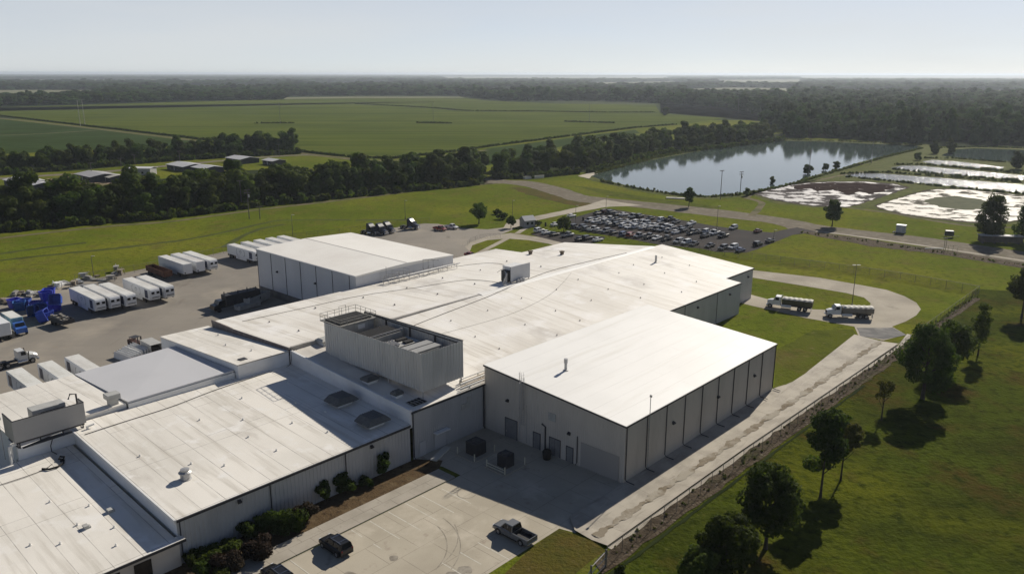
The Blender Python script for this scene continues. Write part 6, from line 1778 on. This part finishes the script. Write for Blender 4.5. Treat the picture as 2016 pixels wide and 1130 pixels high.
# ---- hedgerow trees: every tree one thing, shared meshes
HM = []
for i in range(7):
    R_h, H_h = (5.4, 11.0) if i < 4 else (4.6, 12.6)
    HM.append((leaf_cloud(300 + i, round_lobes(310 + i, R_h, H_h - .6, .4, 15, taper=.05), 2600, .46, LEAF_M if i % 2 else LEAF_D, inner=.08, flat=.25), trunk_mesh(320 + i, H_h * .7, .25, 2.5)))
rh = random.Random(77)
def along(line, n):
    P_ = [G(*p) for p in line]
    Ls = [0]
    for a, c in zip(P_[:-1], P_[1:]): Ls.append(Ls[-1] + (c - a).length)
    o = []
    for k in range(n):
        s = Ls[-1] * (k + rh.uniform(.1, .9)) / n
        for j in range(len(P_) - 1):
            if Ls[j + 1] >= s or j == len(P_) - 2:
                t = (s - Ls[j]) / max(1e-6, Ls[j + 1] - Ls[j])
                o.append(P_[j].lerp(P_[j + 1], t))
                break
    return o
def hedge(line, n, off, s0, s1, label, group, name='hedgerow_tree'):
    d = (G(*line[-1]) - G(*line[0])).normalized()
    nn = Vector((-d.y, d.x, 0))
    for p in along(line, n):
        c, tk = rh.choice(HM)
        sc_ = rh.uniform(s0, s1)
        q = p + nn * (off + rh.uniform(-2.2, 2.2))
        tree(name, label, (q.x, q.y, 0), c, tk, rh.uniform(0, 6.28), (sc_ * rh.uniform(.9, 1.15), sc_ * rh.uniform(.9, 1.15), sc_), group)
H2 = [(-70, 462), (0, 452), (200, 436), (330, 424), (520, 400), (720, 381), (945, 359)]
hedge(H2, 36, 3.0, .80, 1.15, 'tree in the front rank of the dense hedgerow along the long lawn', 'front rank hedgerow trees')
hedge(H2, 34, 9.0, 1.05, 1.5, 'tree in the middle of the dense hedgerow along the long lawn', 'middle hedgerow trees')
hedge(H2, 32, 16.0, 1.05, 1.6, 'tree at the village side of the dense hedgerow by the long lawn', 'village side hedgerow trees')
hedge([(-60, 346), (0, 340), (180, 327), (340, 313), (480, 306)], 26, 3, .8, 1.1, 'tree in the hedgerow between village houses and dark field, lane side', 'lane side trees behind the houses')
hedge([(-60, 340), (0, 335), (180, 321), (340, 308), (480, 302)], 22, 8, .85, 1.2, 'tree in the hedgerow between village houses and dark field, field side', 'field side trees behind the houses')
hedge([(440, 306), (500, 303), (580, 300)], 10, 5, 1.0, 1.45, 'tall tree in the clump at the end of the village hedgerow', 'clump trees at the village end')
hedge([(850, 362), (890, 360), (950, 356)], 7, 5, 1.2, 1.5, 'tall dark tree at the gap between lawn hedgerow and lake trees', 'tall trees at the hedgerow gap')
hedge([(985, 350), (1040, 348), (1160, 335), (1300, 300), (1420, 287), (1540, 272)], 40, 9, .8, 1.3, 'tree on the lake side of the wooded belt beside the lake', 'lake side belt trees')
hedge([(970, 347), (1040, 340), (1160, 326), (1300, 293), (1420, 282), (1540, 269)], 34, 15, 1.0, 1.5, 'tree on the field side of the wooded belt beside the lake', 'field side belt trees')
for i, (px, s, lab) in enumerate((((1590, 343), .55, 'round bush tree on the lake shore beside the cross-armed pole'), ((1625, 336), .4, 'shore bush left of a pair'), ((1646, 332), .45, 'shore bush right of a pair'), ((1520, 362), .35, 'lone shore bush nearest the silt pond'),
                                  ((1840, 303), .8, 'tree at the far lake corner, left of two'), ((1870, 302), .9, 'tree at the far lake corner, right of two'), ((2000, 333), .9, 'dark tree between the far ponds at the right edge'), ((2035, 340), 1.0, 'dark tree cut by the right edge among the ponds'),
                                  ((1806, 316), .5, 'small bush tree on the bank beside the far ponds'), ((1310, 227), 1.1, 'lone tree at the end of the far field ditch'), ((1470, 386), .35, 'low bush at the lake end of the pond track'))):
    c, tk = HM[i % 7]
    tree('shore_tree', lab, at(px, 0, 0), c, tk, i * 1.3, s)

# ---- far woods and undergrowth: uncountable, one object each, instanced by geometry nodes
PROTO_COL = {}
def proto_collection(key, meshes):
    if key in PROTO_COL: return PROTO_COL[key]
    c = bpy.data.collections.new(key)
    for i, me in enumerate(meshes):
        c.objects.link(bpy.data.objects.new(f'{key}_{chr(97 + i)}', me))
    PROTO_COL[key] = c
    return c

def scatter(name, pts, col, label=None, cat=None):
    """pts rows: x y z sx sz rot ; one stuff object"""
    A = np.array(pts, float)
    me = bpy.data.meshes.new(name)
    me.vertices.add(len(A))
    me.vertices.foreach_set('co', A[:, :3].astype(np.float32).ravel())
    at_ = me.attributes.new('grow', 'FLOAT_VECTOR', 'POINT')
    at_.data.foreach_set('vector', np.stack([A[:, 3], A[:, 3], A[:, 4]], 1).astype(np.float32).ravel())
    ar = me.attributes.new('turn', 'FLOAT_VECTOR', 'POINT')
    ar.data.foreach_set('vector', np.stack([A[:, 5] * 0, A[:, 5] * 0, A[:, 5]], 1).astype(np.float32).ravel())
    me.update()
    o = obj(name, me)
    ng = bpy.data.node_groups.new(name, 'GeometryNodeTree')
    ng.interface.new_socket('Geometry', in_out='INPUT', socket_type='NodeSocketGeometry')
    ng.interface.new_socket('Geometry', in_out='OUTPUT', socket_type='NodeSocketGeometry')
    n = ng.nodes
    L = ng.links.new
    gi, go = n.new('NodeGroupInput'), n.new('NodeGroupOutput')
    ip = n.new('GeometryNodeInstanceOnPoints')
    ci = n.new('GeometryNodeCollectionInfo')
    ci.inputs['Collection'].default_value = col
    ci.inputs['Separate Children'].default_value = True
    ci.inputs['Reset Children'].default_value = True
    ip.inputs['Pick Instance'].default_value = True
    for nm, sk in (('grow', 'Scale'), ('turn', 'Rotation')):
        na = n.new('GeometryNodeInputNamedAttribute')
        na.data_type = 'FLOAT_VECTOR'
        na.inputs['Name'].default_value = nm
        L(na.outputs[0], ip.inputs[sk])
    L(gi.outputs[0], ip.inputs['Points'])
    L(ci.outputs[0], ip.inputs['Instance'])
    L(ip.outputs[0], go.inputs[0])
    md = o.modifiers.new('scatter', 'NODES')
    md.node_group = ng
    kind(o, 'stuff')
    if label: o['label'] = label; o['category'] = cat
    return o

WOOD = M('wood_foliage', (0.050, 0.080, 0.020), [((0.034, 0.056, 0.015), .12, .4, .65), ((0.086, 0.114, 0.030), .5, .55, .8)], rough=.85, spec=.03, transl=.35, rand=.45)
far_col = proto_collection('wood_crown', [leaf_cloud(400 + i, round_lobes(410 + i, 6.0, 13.0, .3, 8 + i % 3, taper=.1), 1000, .85, WOOD, inner=.02, flat=.14, up=.10) for i in range(8)])
low_col = proto_collection('bush_clump', [leaf_cloud(430 + i, round_lobes(440 + i, 1.3, 1.8, 0, 7), 130, .34, LEAF_M if i % 2 else LEAF_D) for i in range(5)])
weed_col = proto_collection('weed_tuft', [leaf_cloud(450 + i, round_lobes(460 + i, .8, 1.1, 0, 5), 60, .24, LEAF_Y if i % 2 else LEAF_M) for i in range(4)])

def inside(px, py, poly):
    c = np.zeros(len(px), bool)
    n = len(poly)
    for i in range(n):
        x1, y1 = poly[i]
        x2, y2 = poly[(i + 1) % n]
        c ^= ((y1 > py) != (y2 > py)) & (px < (x2 - x1) * (py - y1) / ((y2 - y1) if y2 != y1 else 1e-9) + x1)
    return c

CLEAR = [[(-160, 179), (0, 178), (185, 177.5), (185, 192), (0, 197), (-160, 199)], [(1330, 176), (1440, 173), (1565, 174), (1555, 191), (1370, 191)], [(1580, 177), (2050, 178), (2050, 190), (1620, 190)],
         [(300, 170), (540, 168), (560, 175), (320, 179)], [(940, 178), (1060, 176), (1110, 185), (970, 189)], [(1150, 163), (1330, 161), (1370, 169), (1180, 172)], [(600, 164), (760, 162), (790, 168), (630, 171)],
         [(860, 151.6), (1320, 151.2), (1320, 158), (880, 158.4)], [(1400, 158), (1580, 157), (1580, 168), (1420, 169)], [(1560, 151), (2060, 151), (2060, 158), (1580, 158)], [(0, 157), (480, 158), (440, 164), (0, 163)],
         [(550, 192), (910, 190.5), (915, 193.5), (560, 196)], [(1300, 208), (1400, 211), (1540, 234), (1548, 242), (1490, 239), (1300, 222)]]
def wood(name, poly, seed, k_space, min_space, hs, label, holes=CLEAR, jit=1.0):
    """fill a region of ground with trees, spacing grows with distance"""
    wp = [(G(*p).x, G(*p).y) for p in poly]
    hp = [[(G(*p).x, G(*p).y) for p in h] for h in holes]
    xs, ys = [p[0] for p in wp], [p[1] for p in wp]
    rg = np.random.default_rng(seed)
    pts = []
    r, rmax = max(100, min(math.hypot(*p) for p in wp) * .8), max(math.hypot(*p) for p in wp)
    while r < rmax:
        sp = max(min_space, r * k_space)
        a0, a1 = -R_(40), R_(40)
        n = int((a1 - a0) * r / sp)
        th = a0 + (np.arange(n) + rg.uniform(-.45, .45, n)) * sp / r
        rr = r + rg.uniform(-.5, .5, n) * sp * jit
        x, y = rr * np.sin(th), rr * np.cos(th)
        ok = inside(x, y, wp)
        for h in hp: ok &= ~inside(x, y, h)
        for xx, yy in zip(x[ok], y[ok]):
            s = sp / 9.6 * rg.uniform(.7, 1.3)
            pts.append((xx, yy, 0, s, hs * rg.uniform(.55, 1.2) * (1.0 + .25 * (rg.random() < .12)), rg.uniform(0, 6.28)))
        r += sp * .9
    o = scatter(name, pts, far_col, label, 'woodland')
    return len(pts)
N_ = 0
N_ += wood('woodland', [(1555, 272), (1548, 262), (1490, 239), (1300, 222), (1310, 206), (1290, 203), (1180, 199), (1000, 199), (915, 192), (900, 186), (1100, 184), (1300, 186), (1560, 186), (2150, 187), (2150, 288), (2016, 286), (1850, 281), (1800, 284), (1700, 276), (1640, 271)], 1, .0125, 10.5, 1.4,
           'dense green wood beyond the lake and ponds')
N_ += wood('woodland', [(-160, 220), (0, 210), (200, 204), (300, 201.5), (400, 198.5), (560, 197), (565, 189.5), (900, 188), (905, 184), (560, 181), (300, 186), (190, 184), (190, 180), (-160, 186)], 2, .0115, 11, 1.15,
           'wood along the far edge of the crop field')
N_ += wood('woodland', [(-160, 184), (190, 180), (300, 185), (560, 180), (905, 183.5), (1300, 185), (1560, 185.5), (2150, 186), (2150, 160), (1700, 160), (1000, 160), (-160, 160)], 3, .0115, 16, 1.3, 'hazy woods of the middle distance')
N_ += wood('woodland', [(-200, 160), (2200, 160), (2200, 149.5), (1000, 148), (-200, 148)], 4, .0095, 30, 1.2, 'farthest woods fading into haze at the horizon')

def tufts(name, lines, per_m, w, s0, s1, col, label, cat='undergrowth', seed=5):
    rg = random.Random(seed)
    pts = []
    for ln in lines:
        P_ = [G(*p) for p in ln]
        for a, c in zip(P_[:-1], P_[1:]):
            L_ = (c - a).length
            nn = Vector((-(c - a).y, (c - a).x, 0)).normalized()
            for k in range(int(L_ * per_m)):
                p = a.lerp(c, rg.random()) + nn * rg.uniform(-w, w)
                s = rg.uniform(s0, s1)
                pts.append((p.x, p.y, 0, s, s * rg.uniform(.8, 1.3), rg.uniform(0, 6.28)))
    return scatter(name, pts, col, label, cat)
tufts('undergrowth', [[(-60, 466), (0, 457), (200, 441), (330, 430), (520, 406), (720, 386), (940, 364)], [(-60, 350), (0, 345), (180, 331), (340, 317), (590, 303)], [(965, 352), (1040, 352), (1160, 340), (1300, 305), (1420, 292), (1540, 277)]], 1.1, 1.8, .7, 1.9, low_col, 'scrubby undergrowth along the foot of the hedgerows')
tufts('bank_vegetation', [[(1170, 343), (1290, 312), (1400, 292), (1545, 275.5), (1700, 281), (1815, 286)], [(1190, 336), (1290, 310), (1400, 290), (1545, 274)], [(1180, 357), (1262, 373.5), (1340, 385.5), (1395, 388.5), (1470, 383), (1555, 365), (1650, 337), (1740, 311), (1815, 293)]], 1.6, 1.0, .5, 1.2, weed_col, 'weeds fringing the lake shore', 'weeds')
tufts('bank_vegetation', [[(1665, 349), (1760, 358), (1900, 372.5), (2016, 382.5), (2110, 390)], [(1655, 343), (1740, 340), (1850, 348), (2016, 360.5), (2110, 369)], [(1750, 333), (1840, 343), (2016, 357.5)], [(1760, 325), (1820, 325), (1900, 332), (2016, 343)], [(1840, 326), (1975, 336)], [(1820, 312), (1880, 312.5), (1960, 319), (2040, 322)], [(1850, 292), (1920, 290), (2040, 293)]], 1.8, .9, .25, .7, low_col, 'dark weeds on the banks between the ponds', 'weeds', 6)
tufts('field_margin', [[(0, 229), (160, 247.5), (340, 268.5), (430, 279)], [(590, 299), (690, 310), (770, 313), (900, 298.5), (960, 289.5), (1130, 267.5), (1250, 252.5), (1330, 246)], [(700, 205), (850, 213), (920, 219), (1060, 220), (1200, 222), (1290, 222)], [(820, 242.5), (890, 243.5)], [(500, 243.5), (580, 243)], [(1110, 240), (1210, 243)]], 1.8, 1.2, .5, .95, low_col, 'dark weedy margins of the crop field', 'weeds', 7)
tufts('rubble_weeds', [[(1200, 1100), (1290, 1030), (1498, 884), (1640, 784), (1800, 668), (1920, 585)]], 1.2, .9, .12, .4, weed_col, 'small weeds in the rubble bank below the fence', 'weeds', 8)
tufts('fence_weeds', [[(1575, 458), (1700, 474), (1850, 497), (2016, 524)]], 1.0, 1.6, .2, .6, weed_col, 'weeds in the rubble ditch by the footpath', 'weeds', 9)
# ------------------------------------------------------------------ fences, poles, small buildings
WIRE = M('fence_wire', (0.11, 0.105, 0.095), rough=.6, metal=.3)
POST = M('fence_post', (0.16, 0.15, 0.135), rough=.6)
def fence(name, label, pts, h=2.1, step=3.0, wire=.26, r=.035, wr=.012, group=None, rail=True):
    t = thing(name, label, 'fence', pts[0], 0, group)
    o0 = Vector(pts[0])
    fm, rl = MB(), MB()
    pm = MB(); pm.tube([(0, 0, -.05), (0, 0, h + .06)], r, 6); pme = pm.mesh('post', POST)
    for a, c in zip(pts[:-1], pts[1:]):
        a, c = Vector(a), Vector(c)
        L_ = (c - a).length
        n = max(1, round(L_ / step))
        d = (c - a).normalized()
        for k in range(n + (1 if c == Vector(pts[-1]) else 0)):
            o = obj('post', pme, t); o.location = a.lerp(c, k / n) - o0
        rl.tube([a - o0 + Vector((0, 0, h)), c - o0 + Vector((0, 0, h))], r * .8, 5)
        nn = Vector((-d.y, d.x, 0)) * .02
        m_ = int(L_ / wire)
        up = Vector((0, 0, h))
        for k in range(m_):
            p = a - o0 + d * (k * wire) + nn
            w_ = d * wr
            q = d * min(h * .9, L_ - k * wire)
            fm.quad(p - w_, p + w_, p + q * 1 + up * (q.length / (h * .9)) + w_, p + q + up * (q.length / (h * .9)) - w_)
            p2 = p - nn * 2
            q2 = d * min(h * .9, k * wire)
            fm.quad(p2 - w_, p2 + w_, p2 - q2 + up * (q2.length / (h * .9)) + w_, p2 - q2 + up * (q2.length / (h * .9)) - w_)
    rl.build('rail', POST, t)
    fm.build('wire_mesh', WIRE, t)
    return t
c_ = at((1926, 579), 0, .05)
fence('chain_link_fence', 'long chain link fence on the rubble bank outside the concrete drain', [W(-16.6, -9.2, .05), W(23, -9.3, .05), W(60, -9.8, .05), c_])
fence('chain_link_fence', 'chain link fence crossing the lawn beyond the turning circle', [c_, at((1772, 551), 0, 0), at((1623, 530), 0, 0), at((1480, 511), 0, 0), at((1400, 500), 0, 0), at((1310, 487), 0, 0)], 2.1, 4, .3, r=.05, wr=.02)
fence('chain_link_fence', 'fence between the yard trailers and the long lawn', [at(p, 0, 0) for p in ((149, 557), (292, 532), (440, 499), (475, 490))], 2.2, 4, .3)
fence('chain_link_fence', 'fence behind the navy tractor units', [at(p, 0, 0) for p in ((560, 474), (690, 460), (846, 439))], 2.2, 4, .3)
fence('chain_link_fence', 'small fence curving round the grass island by the plant', [at(p, 0, .05) for p in ((921, 483), (927, 477), (945, 471), (965, 469), (985, 468.5))], 1.5, 3, .4)
fence('chain_link_fence', 'fence between small pad and the big car park', [at(p, 0, 0) for p in ((1062, 448), (1110, 456), (1140, 461), (1220, 473), (1300, 487))], 1.8, 4, .4)
g2 = thing('gate', 'open pipe gate with two stout posts at the bottom fence corner', 'gate', W(-17.4, -9.6, .02), RZ)
b = MB()
for x, y in ((0, 0), (-3.6, -.6)): b.tube([(x, y, -.1), (x, y, 2.3)], .11, 8); b.lathe((x, y), [(.13, 2.28), (.13, 2.34), (.001, 2.42)], 8)
b.build('post', POST, g2)
b = MB()
for z in (.4, 1.3, 2.1): b.tube([(0, 0, z), (-3.6, -.6, z)], .045, 6)
b.tube([(-3.6, -.6, 1.9), (-6.4, -1.1, .9)], .05, 6)
b.build('rail', STEEL, g2)

LAMPP = M('lamp_post', (0.13, 0.115, 0.095), rough=.6)
def lamp(label, px, h, double=False):
    t = thing('lamp_post', label, 'lamp post', at(px, 0, 0), 0, 'lamp posts round the plant')
    b = MB(); b.tube([(0, 0, 0), (0, 0, h)], [.10, .06], 8); b.lathe((0, 0), [(.24, 0), (.24, .6), (.11, .65)], 8); b.build('pole', LAMPP, t)
    b = MB()
    for s in ((-1, 1) if double else (1,)): b.box(s * .1, s * .95, -.14, .14, h - .04, h + .06)
    b.build('lamp_head', UNIT, t)
lamp('lamp post on the grass beside the turning circle trucks', (1677, 603), 10.4, True)
lamp('lamp post behind the navy tractor parked alone', (798, 432), 7.4)
lamp('lamp post on the lawn left of the guard house', (1009, 432), 7.4)
lamp('lamp post at the left end of the big car park', (1133, 447), 8.0)
lamp('lamp post at the back of the car park, by the gate road', (1193, 413), 5.6)
lamp('tallest lamp post, among the cars in the big car park', (1411, 452), 8.6)
lamp('short lamp post at the car park exit', (1523, 472), 3.4)
lamp('lamp post on the lawn above the storage block', (577, 471), 8.4)
lamp('lamp post at the yard fence, left of the mid trailers', (185, 547), 6.2)

def pole(label, px, h, arms=1, col=LAMPP, transformer=False, frame=False, name='utility_pole', group='utility poles', r=.17):
    t = thing(name, label, 'utility pole', at(px, 0, 0), .5, group)
    b = MB()
    for x in ((-2.2, 2.2) if frame else (0,)): b.tube([(x, 0, 0), (x, 0, h)], [r, r * .7], 8)
    b.build('mast', col, t)
    b = MB()
    for k in range(arms):
        z = h - .35 - k * 1.1
        w_ = 4.8 if frame else 1.2
        b.box(-w_, w_, -.09, .09, z, z + .2)
        for x in (-w_ + .1, -w_ * .45, w_ * .45, w_ - .1): b.lathe((x, 0), [(.07, z + .2), (.1, z + .32), (.05, z + .42)], 6)
    b.build('crossarm', col, t)
    if transformer:
        b = MB(); b.lathe((.45, 0), [(.001, h - 3.2), (.3, h - 3.1), (.3, h - 2.0), (.001, h - 1.9)], 10); b.build('transformer', UNIT, t)
pole('tall plain utility pole at the near lake shore', (1418, 393), 13.2, 1)
pole('utility pole with two crossarms at the lake shore', (1457, 381), 10.4, 2, transformer=True)
pole('utility pole on the far lake bank seen against the water', (1715, 322), 14.0, 1)
pole('utility pole behind the round shore bush', (1592, 345), 14.0, 2)
pole('utility pole with transformer in front of the hedgerow', (491, 431), 11.5, 2, transformer=True)
pole('utility pole half hidden in the hedgerow', (476, 406), 11.0, 1)
pole('short leaning utility pole on the long lawn', (512, 432), 5.0, 1)
for i, (px, h, lab) in enumerate((((163, 248), 27, 'pale power line frame at the left field corner'), ((552, 243.5), 23, 'thin power line pole standing left in the crop field'), ((853, 243), 24, 'thin power line pole in the middle of the crop field'), ((1160, 241), 22, 'thin power line pole standing right in the crop field'), ((1452, 233), 24, 'thin power line pole at the far right field corner'))):
    pole(lab, px, h, 1, M('pale_pylon', (0.42, 0.40, 0.33), rough=.6) if i == 0 else M('pylon_grey', (0.16, 0.16, 0.14), rough=.6), frame=(i == 0), name='power_line_pole', group='power line poles', r=.30 if i == 0 else .22)
for i, px in enumerate(((182, 352), (240, 341), (267, 333), (355, 325), (550, 309))):
    pole(['lane pole by the left houses', 'lane pole beside the brown-roofed house', 'lane pole at the white box house', 'lane pole behind the middle houses', 'lane pole at the village end clump'][i], px, 8.5, 1)

HR = M('house_roof', (0.46, 0.46, 0.47), [((0.38, 0.38, 0.39), .6, .45, .7)], rough=.7)
HW = M('house_wall', (0.055, 0.055, 0.06), [((0.09, 0.085, 0.08), 1, .5, .7)], rough=.8)
HWL = M('house_wall_pale', (0.34, 0.34, 0.33), rough=.8)
def house(label, px, az, L_, D_, hw=2.6, hr=1.5, wall=HW, roof=HR):
    t = thing('village_house', label, 'house', at(px, 0, 0), az_rot(az), 'houses behind the hedgerow')
    b = MB(); b.box(-L_ / 2, L_ / 2, -D_ / 2, D_ / 2, 0, hw)
    b.prism([(-D_ / 2, hw), (D_ / 2, hw), (0, hw + hr)], 'x', -L_ / 2, L_ / 2); b.build('wall', wall, t)
    b = MB(); e = .6
    for s in (-1, 1): b.loft([[(x, s * (D_ / 2 + e), hw - e * hr * 2 / D_ + .05), (x, 0, hw + hr + .05), (x, 0, hw + hr + .2), (x, s * (D_ / 2 + e), hw - e * hr * 2 / D_ + .2)] for x in (-L_ / 2 - e, L_ / 2 + e)])
    b.build('roof', roof, t)
    for x in (-L_ * .3, L_ * .1, L_ * .34):
        b = MB(); b.box(x, x + 1.2, -D_ / 2 - .05, -D_ / 2 - .005, .9, 2.0); w_ = b.build('window', GLASS, t)
        b = MB(); b.box(x - .1, x + 1.3, -D_ / 2 - .12, -D_ / 2 - .051, .78, .9); b.build('sill', HWL, w_)
    b = MB(); b.box(-L_ * .08, -L_ * .08 + .95, -D_ / 2 - .06, -D_ / 2 - .005, .05, 2.1); b.build('door', HWL, t)
house('low grey-roofed house leftmost behind the hedgerow', (50, 366), 132.6, 20, 13, 2.8, 1.1)
house('grey lean-to roof right of the leftmost house', (80, 371), 132.6, 11, 9, 2.4, .8)
house('dark-walled house with brown-grey roof beside the bare yard', (192, 354), 132.6, 21, 14, 2.8, 1.1, roof=M('house_roof_brown', (0.36, 0.35, 0.36), [((0.3, 0.3, 0.3), .6, .45, .7)], rough=.7))
house('pale carport roof right of the brown-grey roofed house', (226, 356), 132.6, 11, 9, 2.4, .8, roof=M('house_roof_pale', (0.42, 0.40, 0.36), rough=.7))
house('white boxy house with flat pale roof in mid village', (281, 344), 95, 13, 7, 3.8, .5, HWL, M('house_roof_white', (0.6, 0.6, 0.6), rough=.6))
house('pale grey-roofed house right of the white boxy house', (368, 334), 132.6, 21, 14, 2.8, 1.1)
house('grey-roofed house half behind hedgerow trees, next to the pale grey one', (410, 339), 132.6, 15, 12, 2.8, 1.0)
house('grey roof mostly hidden by hedgerow trees near the village end', (478, 320), 132.6, 18, 13, 2.8, 1.1)
house('last small pale roof peeping over the hedgerow at the village end', (540, 324), 132.6, 12, 9, 2.6, .8)

# guard house at the gate
g2 = thing('guard_house', 'small grey gabled guard house beside the gate road', 'guard house', at((1038, 446), 0, .02), az_rot(60))
b = MB(); b.box(-2.2, 2.2, -1.9, 1.9, 0, 2.6); b.prism([(-1.9, 2.6), (1.9, 2.6), (0, 3.9)], 'x', -2.2, 2.2); b.build('wall', M('guard_wall', (0.34, 0.34, 0.35), [((0.28, 0.28, 0.29), 1, .4, .7)], rough=.7), g2)
b = MB()
for s in (-1, 1): b.loft([[(x, s * 2.25, 2.4), (x, 0, 3.95), (x, 0, 4.08), (x, s * 2.25, 2.53)] for x in (-2.5, 2.5)])
b.build('roof', M('guard_roof', (0.33, 0.34, 0.36), rough=.6), g2)
for a in (-1.4, .5): b = MB(); b.box(a, a + .9, -1.95, -1.905, 1.0, 1.9); b.build('window', GLASS, g2)
b = MB(); b.box(2.205, 2.25, -.6, .5, .9, 2.0); b.build('window', GLASS, g2)
b = MB(); b.box(-2.25, -2.205, -.5, .5, .05, 2.1); b.build('door', HWL, g2)
# cabinets and gate frame by the gravel road
g2 = thing('utility_cabinet', 'pale box shed on skids between gravel road and pale pond', 'shed', at((1773, 459), 0, 0), az_rot(125))
b = MB(); b.box(-1.5, 1.5, -1.2, 1.2, .3, 2.9, bev=.05); b.build('body', M('cabinet_grey', (0.36, 0.38, 0.38), rough=.5), g2)
b = MB(); b.box(-1.6, 1.6, -1.3, 1.3, 2.9, 3.02); b.build('roof', TRIM_W, g2)
b = MB()
for y in (-.9, .9): b.box(-2.6, 1.6, y - .12, y + .12, .0, .3)
b.build('skid', DARK, g2)
b = MB(); b.box(-.5, .5, -1.25, -1.2, .4, 2.3); b.build('door', UNIT, g2)
g2 = thing('generator', 'dark generator set on a small trailer right of the pale box shed', 'generator', at((1868, 467), 0, 0), az_rot(110))
b = MB(); b.box(-1.4, 1.4, -.8, .8, .7, 2.2, bev=.1); b.build('casing', M('olive_dark', (0.05, 0.055, 0.04), rough=.6), g2)
b = MB(); b.box(-1.5, 1.5, -.9, .9, .5, .7); b.tube([(1.5, 0, .6), (3.2, 0, .4)], .07, 6); b.build('chassis', DARK, g2)
b = MB(); b.box(-1.2, 1.2, -.7, .7, 2.2, 2.3); b.build('cover', TRIM_W, g2)
g2 = thing('pipe_manifold', 'yellowish pipe frame standing on the rubble beside the footpath', 'pipe frame', at((1858, 492), 0, 0), az_rot(110))
b = MB()
for x in (0, .5): b.tube([(x, 0, 0), (x, 0, 4.0)], .09, 6)
b.tube([(-1.4, 0, 3.6), (1.8, 0, 4.3)], .09, 6)
b.build('standpipe', M('yellowed_pipe', (0.36, 0.33, 0.24), rough=.6), g2)
b = MB()
for x in (1.2, 2.6, 4.0): b.tube([(x, 0, 0), (x, 0, 1.7)], .06, 6)
for z in (.6, 1.6): b.tube([(1.2, 0, z), (4.0, 0, z)], .06, 6)
b.build('guard_rail', M('yellowed_pipe', ()), g2)
b = MB(); b.tube([(-5.6, -1.2, .3), (-.2, 0, .5)], .14, 8); b.build('culvert_pipe', PIPE, g2)
g2 = thing('long_shed', 'long low dark shed under the big tree at the right edge', 'shed', at((1968, 479), 0, 0), az_rot(100))
b = MB(); b.box(-6.5, 6.5, -1.4, 1.4, .5, 2.6); b.build('wall', M('weathered_board', (0.10, 0.085, 0.07), [((0.06, 0.05, 0.045), .8, .4, .7)], rough=.9), g2)
b = MB(); b.box(-6.8, 6.8, -1.7, 1.7, 2.61, 2.75); b.build('roof', HR, g2)
b = MB()
for x in (-5.5, -1.8, 1.8, 5.5): b.box(x - .15, x + .15, -1.2, 1.2, 0, .5)
b.build('pier', DARK, g2)
for i, px in enumerate(((1322, 391), (1337, 392))):
    g2 = thing('concrete_slab', ('left' if i == 0 else 'right') + ' one of two pale slabs on the grass below the lake', 'slab', at(px, 0, 0), az_rot(100))
    b = MB(); b.box(-2.4, 2.4, -1.3, 1.3, 0, .5, bev=.05); b.build('slab', M('slab_concrete', (0.42, 0.40, 0.34), rough=.8), g2)
g2 = thing('culvert_headwall', 'pale concrete headwall at the gap beside the lake trees', 'headwall', at((1052, 352), 0, 0), az_rot(62))
b = MB(); b.box(-6, 6, -.3, .3, 0, 1.6); b.box(-6, -5.5, .3, 2.0, 0, 1.3); b.box(5.5, 6, .3, 2.0, 0, 1.3); b.build('wall', M('pale_concrete', ()), g2)
for i, px in enumerate(((1408, 169), (1405, 172))): pass
g2 = thing('far_building', 'tiny white building in the far pale field', 'building', at((1408, 170.5), 0, 0), 0)
b = MB(); b.box(-12, 12, -8, 8, 0, 7); b.build('wall', TRIM_W, g2)
b = MB(); b.prism([(-9, 7), (9, 7), (0, 11)], 'x', -13, 13); b.build('roof', ROOF_W, g2)
g2 = thing('gate_bollard', 'dark bollard at the left end of the car park', 'bollard', at((1148, 435), 0, .04), 0)
b = MB(); b.lathe((0, 0), [(.35, 0), (.35, 1.3), (.25, 1.5), (.001, 1.55)], 10); b.build('post', BLACK, g2)
g2 = thing('gate_bollard', 'dark bollard on the lawn edge beside the guard house path', 'bollard', at((1074, 446), 0, .04), 0)
b = MB(); b.lathe((0, 0), [(.35, 0), (.35, 1.3), (.25, 1.5), (.001, 1.55)], 10); b.build('post', BLACK, g2)

# ------------------------------------------------------------------ haze over the plain
def haze():
    b = MB()
    b.box(-52000, 52000, -52000, 52000, -1.2, 70.0)
    mt = bpy.data.materials.new('haze_air')
    mt.use_nodes = True
    n = mt.node_tree.nodes
    n.clear()
    o = n.new('ShaderNodeOutputMaterial')
    v = n.new('ShaderNodeVolumePrincipled')
    v.inputs['Color'].default_value = (0.80, 0.89, 1.0, 1)
    v.inputs['Density'].default_value = HAZE_DENSITY
    v.inputs['Anisotropy'].default_value = 0.35
    mt.node_tree.links.new(v.outputs[0], o.inputs['Volume'])
    ob = b.build('haze', mt)
    kind(ob, 'stuff')
    ob['label'] = 'thin pale haze lying over the whole plain'
    ob['category'] = 'haze'
HAZE_DENSITY = 0.000075
haze()
